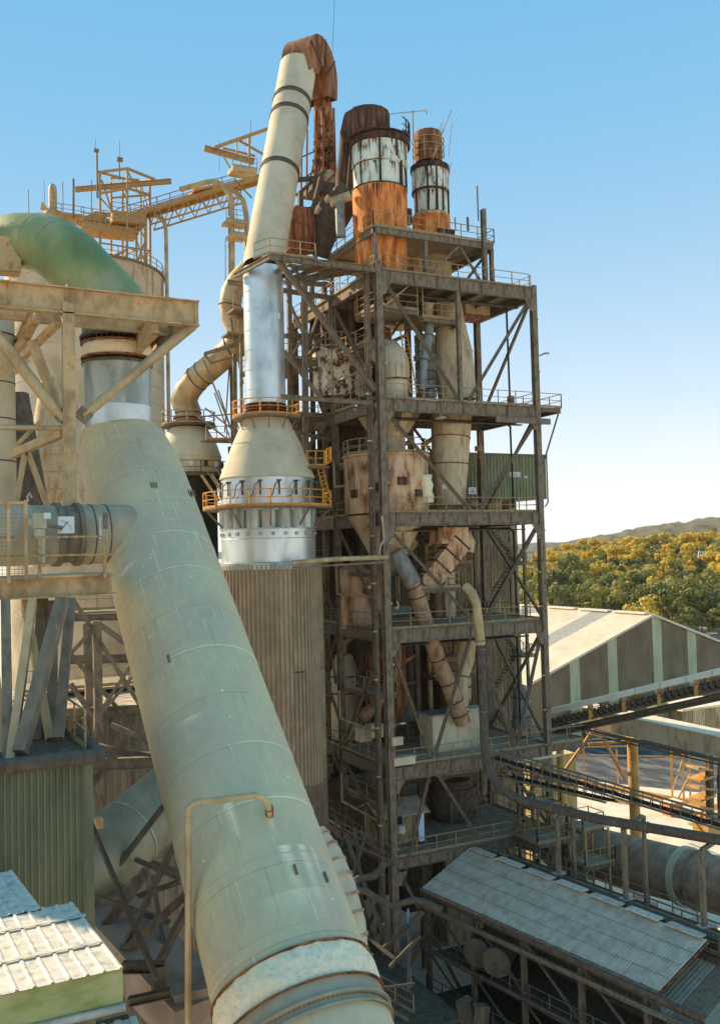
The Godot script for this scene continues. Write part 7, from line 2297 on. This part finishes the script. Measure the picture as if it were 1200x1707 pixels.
func build_low_clutter() -> void:
	var up := Vector3.UP
	# near-black box standing in for the shade between big duct and frame foot
	var o := thing("shade_fill_box", "near-black box added to stand for deep shade below the frame's left foot", "building", Vector3(24, 0, -55))
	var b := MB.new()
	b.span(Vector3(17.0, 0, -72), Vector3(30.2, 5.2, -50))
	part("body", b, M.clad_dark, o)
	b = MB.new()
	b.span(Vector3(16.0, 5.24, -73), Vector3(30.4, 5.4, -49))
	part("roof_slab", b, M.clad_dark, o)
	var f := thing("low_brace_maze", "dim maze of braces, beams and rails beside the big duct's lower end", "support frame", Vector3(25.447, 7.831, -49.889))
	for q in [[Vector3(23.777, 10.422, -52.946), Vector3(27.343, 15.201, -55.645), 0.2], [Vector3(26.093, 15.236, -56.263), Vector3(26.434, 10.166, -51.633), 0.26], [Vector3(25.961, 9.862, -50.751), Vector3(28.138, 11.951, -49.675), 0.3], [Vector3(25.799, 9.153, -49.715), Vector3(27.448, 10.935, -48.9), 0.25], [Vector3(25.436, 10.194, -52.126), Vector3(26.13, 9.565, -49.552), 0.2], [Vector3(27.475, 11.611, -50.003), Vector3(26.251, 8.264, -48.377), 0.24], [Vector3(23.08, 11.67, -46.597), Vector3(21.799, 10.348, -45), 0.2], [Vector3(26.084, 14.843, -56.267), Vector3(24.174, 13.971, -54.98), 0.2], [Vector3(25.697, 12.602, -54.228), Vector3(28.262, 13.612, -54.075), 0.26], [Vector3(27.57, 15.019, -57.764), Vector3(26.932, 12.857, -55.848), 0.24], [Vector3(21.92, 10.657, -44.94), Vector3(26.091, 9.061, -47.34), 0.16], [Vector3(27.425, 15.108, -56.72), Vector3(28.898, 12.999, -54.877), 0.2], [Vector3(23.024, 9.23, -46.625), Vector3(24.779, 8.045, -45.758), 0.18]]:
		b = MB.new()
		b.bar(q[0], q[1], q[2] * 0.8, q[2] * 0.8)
		part("brace", b, M.clad_dark, f)  # near-black colour stands in for deep shade on these braces
	for q in [[Vector3(23.311, 9.137, -48.714), Vector3(25.567, 7.868, -46.484)], [Vector3(25.965, 14.749, -57.442), Vector3(28.902, 13.195, -54.875)]]:
		b = MB.new()
		b.rail([q[0], q[1]], 1.1, 1.2)
		part("handrail", b, M.steel_dark, f)
	pipe_thing("looped_pipes", [Vector3(27.454, 13.956, -53.359), Vector3(26.936, 13.454, -53.058), Vector3(26.365, 13.413, -52.782), Vector3(25.116, 13.711, -52.284), Vector3(24.605, 13.569, -52.09), Vector3(24.578, 13.276, -51.881), Vector3(25.299, 13.075, -51.524), Vector3(26.207, 12.398, -51.075), Vector3(26.697, 12.204, -50.833), Vector3(27.956, 12.458, -50.434), Vector3(28.728, 12.256, -49.941), Vector3(29.123, 12.068, -49.188)], 0.2, M.steel_dark, "looped twin pipe winding round the corner column's foot", "pipe", [], null, 12)
	pipe_thing("thin_blue_hose", [Vector3(27.325, 12.154, -50.077), Vector3(27.317, 10.54, -50.08), Vector3(27.34, 7.502, -50.069)], 0.07, plain(0.12, 0.25, 0.36), "thin blue hose hanging right of the corner column's foot", "hose", [], null, 8)
	# ribbed curved duct behind the big one
	var rd := [Vector3(19.455, 18.753, -46.158), Vector3(19.91, 17.822, -45.264), Vector3(20.141, 16.533, -44.257), Vector3(20.293, 14.923, -43.513), Vector3(20.241, 12.987, -43.092), Vector3(19.753, 10.028, -42.664)]
	var c := thing("ribbed_curved_duct", "pale ribbed curved duct peeping out behind the big duct's right flank", "duct", rd[5])
	b = MB.new()
	b.tube(rd, 0.85, 28)
	part("shell", b, M.dusty, c)
	for k in 10:
		var i := mini(4, k / 2)
		b = MB.new()
		b.ring(rd[i].lerp(rd[i + 1], 0.25 + 0.5 * (k % 2)), rd[i + 1] - rd[i], 0.8, 0.93, 0.12, 28)
		part("rib", b, M.pink_rust, c)
	# handrail pieces on the roof's left
	var gl := thing("deck_clutter_bench", "low workbench with clutter on the lowest deck near its front rail", "bench", Vector3(35, 12.2, -59.4))
	b = MB.new()
	b.span(Vector3(34.0, 12.9, -60.2), Vector3(36.2, 13.0, -59.4))
	part("top", b, M.steel, gl)
	for q in [[34.1, -60.1], [36.1, -60.1], [34.1, -59.5], [36.1, -59.5]]:
		b = MB.new()
		b.span(Vector3(q[0] - 0.05, 12.22, q[1] - 0.05), Vector3(q[0] + 0.05, 12.9, q[1] + 0.05))
		part("leg", b, M.steel, gl)

const FWD := Vector3(0.443, 0, -0.896)     # towards the wooded hill
const ACROSS := Vector3(0.896, 0, 0.443)

func hill_height(p: Vector3) -> float:
	var t := p.dot(FWD)
	var s := p.dot(ACROSS)
	var rise := smoothstep(300.0, 830.0, t)
	var crest := 4.0 + 20.0 * smoothstep(130.0, 235.0, s) - 6.0 * smoothstep(290.0, 420.0, s) + 3.0 * sin(s * 0.03 + t * 0.012)
	return rise * crest * (1.0 - 0.5 * smoothstep(880.0, 1400.0, t)) + 1.0 * sin(t * 0.05) * rise

func leaf_crown(rg: RandomNumberGenerator, r: float, h: float, clumps: int, leaves: int, size: float) -> MB:
	var b := MB.new()
	for k in clumps:
		var a := rg.randf() * TAU
		var q := sqrt(rg.randf())
		var yy := rg.randf_range(-0.9, 1.0)
		var lim := sqrt(maxf(0.08, 1.0 - yy * yy * 0.8))
		var c := Vector3(cos(a) * q * r * lim * 0.85, yy * h * 0.42, sin(a) * q * r * lim * 0.85)
		var cr := r * rg.randf_range(0.26, 0.46)
		for i in leaves:
			var d := Vector3(rg.randfn(), rg.randfn() * 0.8 + 0.15, rg.randfn()).normalized()
			var p := c + d * cr * rg.randf_range(0.72, 1.08) * Vector3(1, 0.72, 1)
			var nn := (d + Vector3(rg.randfn(), rg.randfn(), rg.randfn()) * 0.35).normalized()
			var x := nn.cross(Vector3(rg.randfn(), rg.randfn(), rg.randfn())).normalized()
			var y := nn.cross(x)
			var s := size * rg.randf_range(0.6, 1.3)
			b.tri(p - x * s, p + y * s * 0.7, p + x * s, nn, nn, nn)
			b.tri(p - x * s, p + x * s, p - y * s * 0.7, nn, nn, nn)
	return b

func build_land() -> void:
	var g := MB.new()
	# hill as a height field
	var n := 46
	var m := 34
	var pts := []
	for i in n + 1:
		var row := []
		for j in m + 1:
			var t := 270.0 + 1150.0 * i / n
			var s := -150.0 + 800.0 * j / m
			var p := FWD * t + ACROSS * s
			p.y = hill_height(p) - 0.4
			row.append(p)
		pts.append(row)
	for i in n:
		for j in m:
			var nr := Vector3.UP
			g.quad(pts[i][j], pts[i + 1][j], pts[i + 1][j + 1], pts[i][j + 1], nr)
	tag(solo("wooded_hill_ground", g, M.hill_soil, "", ""), "", "", "", "structure")
	var leafy := []
	for c in [[0.11, 0.115, 0.028], [0.16, 0.155, 0.035], [0.43, 0.32, 0.05], [0.60, 0.42, 0.055], [0.26, 0.23, 0.055], [0.14, 0.14, 0.04]]:
		var mt := plain(c[0], c[1], c[2], 0.75)
		mt.backlight_enabled = true; mt.backlight = lin(c[0] * 0.9, c[1] * 0.9, c[2] * 0.6)
		leafy.append(mt)
	var rg := RandomNumberGenerator.new()
	rg.seed = 77
	var protos := []
	var shapes := []
	for k in 6:
		var r: float = [5.2, 4.6, 5.6, 4.2, 6.2, 4.8][k]
		var h: float = [8.0, 9.5, 7.5, 8.5, 9.0, 7.0][k]
		shapes.append(leaf_crown(rg, r, h, 13, 70, 0.55).mesh())
		var tm := MB.new()
		tm.tube([Vector3.ZERO, Vector3(0.15, 3.5, 0.1), Vector3(-0.1, 6.5, 0.2)], [0.34, 0.26, 0.14], 7)
		for q in 3:
			var a := rg.randf() * TAU
			tm.tube([Vector3(0.1, 3.4, 0.1), Vector3(cos(a) * 1.4, 6.2, sin(a) * 1.4), Vector3(cos(a) * 2.6, 8.4, sin(a) * 2.6)], [0.18, 0.12, 0.05], 5)
		shapes.append(tm.mesh())
	var spots := []
	var t := 318.0
	while t < 880.0:
		var step := 8.0 + (t - 318.0) * 0.004
		var s := t * 0.185
		while s < t * 0.415 + 14.0:
			var p := FWD * (t + rg.randf_range(-3.5, 3.5)) + ACROSS * (s + rg.randf_range(-3.5, 3.5))
			p.y = hill_height(p) - 0.3
			spots.append([p, t, rg.randi_range(0, 5), rg.randf_range(0.62, 1.1) + pow(rg.randf(), 4.0) * 0.7, rg.randf() * TAU, rg.randf()])
			s += step * rg.randf_range(0.9, 1.25)
		t += step * 0.95
	var far_t := {}
	var made := 0
	for q in spots:
		# crowns turn yellower upslope: autumn colour plus sunlight put into the base colour
		var warm: float = 0.12 + 0.72 * smoothstep(380.0, 760.0, q[1])
		var c: int = 0
		if q[5] < warm * 0.55: c = 3
		elif q[5] < warm: c = 2
		else: c = [0, 1, 4, 5, 1, 0][q[2]]
		# those behind the shed roof or the frame never show
		var dim: bool = q[1] < 350.0 and q[0].dot(ACROSS) < q[1] * 0.30
		if dim: continue
		if made < 290:
			made += 1
			var key := "%d_%d" % [q[2], c]
			var o: Node3D
			if not far_t.has(key):
				o = thing("hill_tree", "", "tree", q[0], "trees on the wooded hillside")
				var tr := MeshInstance3D.new()
				tr.name = "trunk"; tr.mesh = shapes[q[2] * 2 + 1]; tr.material_override = M.bark
				o.add_child(tr, true)
				var cr := MeshInstance3D.new()
				cr.name = "crown"; cr.mesh = shapes[q[2] * 2]; cr.material_override = leafy[c]; cr.position = Vector3(0, 9.0, 0)
				o.add_child(cr, true)
				far_t[key] = o
			else:
				o = copy(far_t[key], q[0])
			o.set_meta("label", ["dark green bushy tree on the wooded hillside", "mid green bushy tree on the wooded hillside", "golden green tree on the wooded hillside", "bright yellow sunlit tree on the wooded hillside", "olive green tree on the wooded hillside", "deep green tree on the wooded hillside"][c].replace("on the wooded hillside", ("low on the wooded hillside " if q[1] < 365.0 else "partway up the wooded hillside " if q[1] < 450.0 else "high on the wooded hillside ") + ("beside the frame's right column" if q[0].dot(ACROSS) / q[1] < 0.255 else "above the shed's ridge" if q[0].dot(ACROSS) / q[1] < 0.33 else "near the right edge")).replace("tree", "small tree" if q[3] < 0.75 else "tall tree" if q[3] > 1.05 else "tree"))
			o.rotation.y = q[4]
			o.scale = Vector3(q[3], q[3] * (0.75 + 0.6 * fposmod(q[5] * 7.3, 1.0)), q[3])
		else:
			if not far_t.has("mm%d" % c): far_t["mm%d" % c] = []
			far_t["mm%d" % c].append(Transform3D(Basis(Vector3.UP, q[4]).scaled(Vector3.ONE * q[3]), q[0] + Vector3(0, 9.0 * q[3], 0)))
	for c in 6:
		if not far_t.has("mm%d" % c): continue
		var mm := MultiMesh.new()
		mm.transform_format = MultiMesh.TRANSFORM_3D
		mm.mesh = shapes[[0, 2, 4, 6, 8, 10][c]]
		mm.instance_count = far_t["mm%d" % c].size()
		for i in mm.instance_count: mm.set_instance_transform(i, far_t["mm%d" % c][i])
		var mi := MultiMeshInstance3D.new()
		mi.name = numbered("distant_forest"); mi.multimesh = mm; mi.material_override = leafy[c]
		add_child(mi)
		tag(mi, ["dark green", "mid green", "golden green", "bright yellow", "olive green", "deep green"][c] + " crowns of the distant forest near the hill's crest", "forest", "", "stuff")
	# far ridges
	for q in [[2600.0, 610.0, 1250.0, 118.0, 900.0, "far_ridge", M.far_hill, 14.0], [6500.0, 900.0, 2100.0, 62.0, 2600.0, "distant_ridge", M.haze_hill, 6.0]]:
		var f := FastNoiseLite.new()
		f.seed = 12; f.frequency = 0.012
		g = MB.new()
		var grid := []
		for i in 26:
			var row := []
			for j in 130:
				var s: float = q[1] - q[4] * 0.75 + q[4] * 1.7 * j / 129.0
				var tt: float = q[0] - 300.0 + 700.0 * i / 25.0
				var hh: float = q[3] * smoothstep(-300.0, 150.0, tt - q[0]) * (1.0 - 0.4 * smoothstep(200.0, 400.0, tt - q[0]))
				hh *= smoothstep(q[1] - q[4] * 0.5, q[2], s) if q[0] < 3000.0 else 0.8 + 0.2 * sin(s * 0.006)
				hh += f.get_noise_2d(s, tt) * q[7] * minf(1.0, hh / 30.0)
				var p := FWD * tt + ACROSS * s
				row.append(Vector3(p.x, hh - 3.0, p.z))
			grid.append(row)
		for i in 25:
			for j in 129:
				var nn: Vector3 = (grid[i][j + 1] - grid[i][j]).cross(grid[i + 1][j] - grid[i][j]).normalized()
				if nn.y < 0: nn = -nn
				g.quad(grid[i][j], grid[i + 1][j], grid[i + 1][j + 1], grid[i][j + 1], nn)
		tag(solo(q[5], g, q[6], "", ""), "", "", "", "structure")
	# pale lattice mast and bare earth on the slope
	var o := thing("pale_lattice_mast", "pale lattice mast among trees on the hillside", "mast", Vector3(432.242, 15.278, -411.034))
	for q in [[Vector3(430.611, 15.324, -411.84), Vector3(431.74, 28.388, -411.281)], [Vector3(434.198, 15.223, -410.067), Vector3(434.025, 28.324, -410.152)], [Vector3(431.74, 28.388, -411.281), Vector3(436.923, 27.15, -408.72)]]:
		var b := MB.new()
		b.bar(q[0], q[1], 0.6, 0.6)
		part("leg", b, M.white, o)
	for k in 7:
		var b := MB.new()
		b.bar(Vector3(430.611, 15.324, -411.84).lerp(Vector3(431.74, 28.388, -411.281), k / 7.0), Vector3(434.198, 15.223, -410.067).lerp(Vector3(434.025, 28.324, -410.152), (k + 1) / 7.0), 0.45, 0.45)
		part("lattice", b, M.white, o)

# small fittings that make the frame read as used: gussets, conduits, trays, lamps, second-row equipment
func build_fittings() -> void:
	var up := Vector3.UP
	var o: Node3D = get_node("preheater_frame")
	var b := MB.new()
	for i in 6:
		var y: float = LV[i]
		for x in [TX, TX2]:
			b = MB.new()
			var s := 1.0 if x == TX else -1.0
			b.hexa([Vector3(x + s * 0.2, y - 0.95, TZ + 0.2), Vector3(x + s * 1.0, y - 0.95, TZ + 0.2), Vector3(x + s * 0.45, y - 1.9, TZ + 0.2), Vector3(x + s * 0.2, y - 1.9, TZ + 0.2), Vector3(x + s * 0.2, y - 0.95, TZ + 0.235), Vector3(x + s * 1.0, y - 0.95, TZ + 0.235), Vector3(x + s * 0.45, y - 1.9, TZ + 0.235), Vector3(x + s * 0.2, y - 1.9, TZ + 0.235)])
			part("gusset_plate", b, M.steel, o)
		for k in 7:
			b = MB.new()
			b.span(Vector3(TX + 0.9 + k * 2.0, y - 0.9, TZ + 0.14), Vector3(TX + 0.93 + k * 2.0, y - 0.1, TZ + 0.26))
			part("web_stiffener", b, M.steel, o)
		if i < 5:
			# cable tray slung under the deck above
			var yt: float = LV[i + 1] - 1.3
			b = MB.new()
			b.span(Vector3(TX + 0.6, yt - 0.08, TZ - 1.5), Vector3(TX2 - 0.6, yt, TZ - 1.1))
			part("cable_tray", b, M.steel_dark, o)
			b = MB.new()
			b.tube([Vector3(TX + 0.6, yt + 0.06, TZ - 1.3), Vector3(TX2 - 2.0, yt + 0.06, TZ - 1.35), Vector3(TX2 - 1.6, yt - 0.2, TZ - 1.35), Vector3(TX2 - 1.55, y + 0.4, TZ - 1.35)], 0.08, 6)
			part("cable_run", b, M.black, o)
			# pipe run along the left face
			b = MB.new()
			b.tube([Vector3(TX - 0.35, y + 2.3, TZ - 0.6), Vector3(TX - 0.35, y + 2.35, TZ2 + 0.5), Vector3(TX - 0.35, y + 4.5, TZ2 + 0.4)], 0.09, 8)
			part("pipe_run", b, M.pipe_tan, o)
			b = MB.new()
			b.bar(Vector3(TX + 0.4, y + 0.1, TZ2 + 0.1), Vector3(37.4, LV[i + 1] - 0.9, TZ2 + 0.1), 0.18, 0.18)
			part("brace", b, M.steel, o)
			b = MB.new()
			b.bar(Vector3(TX2 - 0.4, y + 0.1, TZ2 + 0.1), Vector3(37.9, LV[i + 1] - 0.9, TZ2 + 0.1), 0.18, 0.18)
			part("brace", b, M.steel, o)
	# conduits climbing the corner columns, with clips
	for q in [[TX + 0.32, TZ + 0.1, 0.06, 2.0, 54.0], [TX - 0.75, TZ - 0.45, 0.08, 6.0, 47.0], [TX + 0.36, TZ - 0.12, 0.045, 8.0, 44.0], [TX2 + 0.3, TZ + 0.02, 0.06, 4.0, 54.0], [TX2 - 0.3, TZ + 0.12, 0.05, 4.0, 36.0]]:
		b = MB.new()
		b.tube([Vector3(q[0], q[3], q[1]), Vector3(q[0], q[4], q[1])], q[2], 8)
		part("conduit", b, M.steel_dark, o)
		for k in 12:
			b = MB.new()
			b.box(Vector3(q[0], lerpf(q[3], q[4], (k + 0.5) / 12.0), q[1]), Vector3(q[2] * 3.2, 0.12, q[2] * 3.2))
			part("pipe_clip", b, M.steel_light, o)
	# bulkhead lamps on the columns
	for q in [[TX2 + 0.3, 49.0], [TX + 0.35, 39.6], [TX2 + 0.3, 31.0], [TX + 0.35, 21.6]]:
		b = MB.new()
		b.bar(Vector3(q[0], q[1], TZ + 0.2), Vector3(q[0] + 0.3, q[1] + 0.15, TZ + 0.6), 0.09, 0.09)
		part("lamp_bracket", b, M.steel, o)
		b = MB.new()
		b.box(Vector3(q[0] + 0.35, q[1] + 0.12, TZ + 0.65), Vector3(0.4, 0.1, 0.25))
		part("lamp_head", b, M.silver_dull, o)
	# half-height landings on the left face and behind the front bay
	for q in [[23.4, 1.9], [32.4, 2.4], [40.8, 1.6], [49.6, 2.2], [15.4, 1.8]]:
		deck(o, TX + 0.1, TX + 0.1 + q[1], TZ - 2.4, TZ2 + 0.5, q[0], 0.28, "ew")
		deck(o, 37.9, 41.9, TZ2 + 2.3, TZ2 + 0.4, q[0] + 0.4, 0.28, "s")
		b = MB.new()
		b.ibeam(Vector3(TX + 0.3, q[0] - 0.3, TZ2 + 0.16), Vector3(37.5, q[0] - 0.3, TZ2 + 0.16), 0.2, 0.3, 0.03)
		part("cross_beam", b, M.steel, o)
		for k in 3:
			b = MB.new()
			b.tube([Vector3(33.0 + k * 2.7, q[0] - 2.6, TZ2 + 0.8), Vector3(33.0 + k * 2.7, q[0] + 1.0 + 0.4 * k, TZ2 + 0.8), Vector3(34.6 + k * 2.4, q[0] + 1.6 + 0.4 * k, TZ2 + 0.9)], 0.1 + 0.05 * k, 8)
			part("pipe_run", b, M.pipe_tan if k != 1 else M.pipe_rust, o)
	# second-row equipment between the decks
	var eq := [
		["tan_bin_hopper", "vessel", "tan hopper bin behind the rusty white tank, upper left of the frame", [[0.4, 45.2], [1.5, 47.4], [1.5, 50.6], [1.2, 51.0]], 33.2, -69.6, "cone_tan"],
		["brown_expansion_vessel", "vessel", "brown rusted vessel with waist ring deep behind the mid landings", [[1.3, 45.0], [1.3, 48.0], [1.5, 48.1], [1.5, 48.5], [1.2, 48.6], [1.2, 53.0]], 36.6, -69.8, "rust"],
		["dusty_side_bin", "vessel", "dusty beige bin left of the wide drum behind the left face", [[0.6, 37.0], [1.7, 39.0], [1.7, 42.8], [0.9, 43.8]], 29.0, -71.5, "dusty"],
		["tan_screw_housing", "vessel", "upright tan housing behind the inclined box chute", [[0.9, 28.4], [0.9, 33.0], [1.1, 33.1], [1.1, 35.2]], 40.0, -65.5, "cone_tan"],
		["rusty_low_bin", "vessel", "rusty bin with conical foot behind the grey switch cabinet", [[0.5, 18.7], [1.6, 21.6], [1.6, 25.8], [1.1, 26.6]], 34.6, -66.0, "rust"],
		["beige_lower_vessel", "vessel", "beige vessel in the dimness left of the rusty bin, lower frame", [[1.2, 18.7], [1.2, 24.0], [0.7, 25.5]], 32.3, -69.0, "dusty"],
		["dark_fan_casing", "fan", "dark round fan casing low behind the site hut", [[1.7, 12.4], [1.9, 13.2], [1.9, 14.6], [1.5, 15.4], [0.4, 15.6]], 39.6, -64.6, "steel_dark"],
		["dusty_dust_collector", "vessel", "dusty box-topped collector behind the blue tank on the lower deck", [[0.3, 19.2], [1.3, 21.4], [1.3, 24.6], [1.4, 24.7], [1.4, 25.0]], 41.6, -66.8, "cone_tan"],
	]
	for q in eq:
		var t := thing(q[0], q[2], q[1], Vector3(q[4], q[3][0][1], q[5]))
		b = MB.new()
		b.turned(Vector3(q[4], 0, q[5]), up, q[3] + [[0.05, q[3][-1][1] + 0.25]], 28)
		part("shell", b, M[q[6]], t)
		var wide := 0.0
		for p in q[3]: wide = maxf(wide, p[0])
		for k in 2:
			b = MB.new()
			b.ring(Vector3(q[4], lerpf(q[3][0][1], q[3][-1][1], 0.55 + 0.2 * k), q[5]), up, wide - 0.05, wide + 0.07, 0.12, 28)
			part("stiffening_ring", b, M.steel_dark, t)
		for k in 4:
			var a := TAU * k / 4.0 + 0.6
			var f := Vector3(q[4] + cos(a) * wide, 0, q[5] + sin(a) * wide)
			b = MB.new()
			b.bar(f + up * (q[3][0][1] - 0.2), f + up * lerpf(q[3][0][1], q[3][-1][1], 0.5), 0.14, 0.14)
			part("leg", b, M.steel, t)
		b = MB.new()
		b.tube([Vector3(q[4], q[3][-1][1], q[5]), Vector3(q[4] + 0.1, q[3][-1][1] + 0.9, q[5]), Vector3(q[4] + 0.9, q[3][-1][1] + 1.5, q[5] + 0.2)], 0.22, 10)
		part("vent_pipe", b, M.pipe_tan, t)
	pipe_thing("crossing_tan_duct", [Vector3(31.6, 31.5, -68.0), Vector3(33.5, 32.8, -66.5), Vector3(36.0, 33.4, -66.2), Vector3(37.4, 34.8, -66.2)], 0.7, M.cone_tan, "tan duct crossing diagonally behind the banded feed pipe's upper half", "duct", [[1, 0.3], [2, 0.3]])
	pipe_thing("low_crossing_duct", [Vector3(31.6, 21.0, -64.5), Vector3(33.4, 22.6, -64.4), Vector3(34.6, 24.8, -64.4), Vector3(34.8, 28.2, -64.4)], 0.45, M.pipe_rust, "rusty bent duct rising to the left of the banded feed pipe's foot", "duct", [[0, 0.5], [1, 0.5], [2, 0.5]])
	pipe_thing("slim_drain_pipe", [Vector3(33.0, 36.5, -59.6), Vector3(33.0, 33.0, -59.6), Vector3(34.2, 31.2, -59.6), Vector3(34.3, 28.4, -59.6)], 0.11, M.pipe_tan, "slim tan drain pipe dropping in front of the wide drum's cone", "pipe", [], null, 10)
	# tool chest, drums and bags left on the decks
	for q in [[Vector3(42.6, 36.72, -60.2), "rust-brown oil drum standing at the right end of the drum deck"], [Vector3(43.0, 45.02, -59.6), "rust-brown oil drum standing near the right rail of the deck with the bulging riser"], [Vector3(40.2, 28.32, -59.9), "rust-brown oil drum standing by the rail under the inclined box chute"]]:
		b = MB.new()
		b.turned(q[0], up, [[0.28, 0], [0.29, 0.02], [0.29, 0.28], [0.305, 0.3], [0.29, 0.32], [0.29, 0.58], [0.305, 0.6], [0.29, 0.62], [0.29, 0.88], [0.02, 0.88]], 18)
		solo("oil_drum", b, M.rust, q[1], "drum", "oil drums left on the decks")
	var ch := thing("hanging_chain_hook", "small crane hook on a chain below the banded pipe's bend", "hook", Vector3(31.671, 29.96, -58.526))
	b = MB.new()
	b.bar(Vector3(31.685, 32.115, -58.519), Vector3(31.68, 30.304, -58.521), 0.05, 0.05)
	part("chain", b, M.steel_dark, ch)
	b = MB.new()
	b.tube([Vector3(31.68, 30.304, -58.521), Vector3(31.789, 30.043, -58.467), Vector3(31.744, 29.786, -58.489), Vector3(31.552, 29.834, -58.584)], 0.06, 8)
	part("hook", b, M.steel_light, ch)
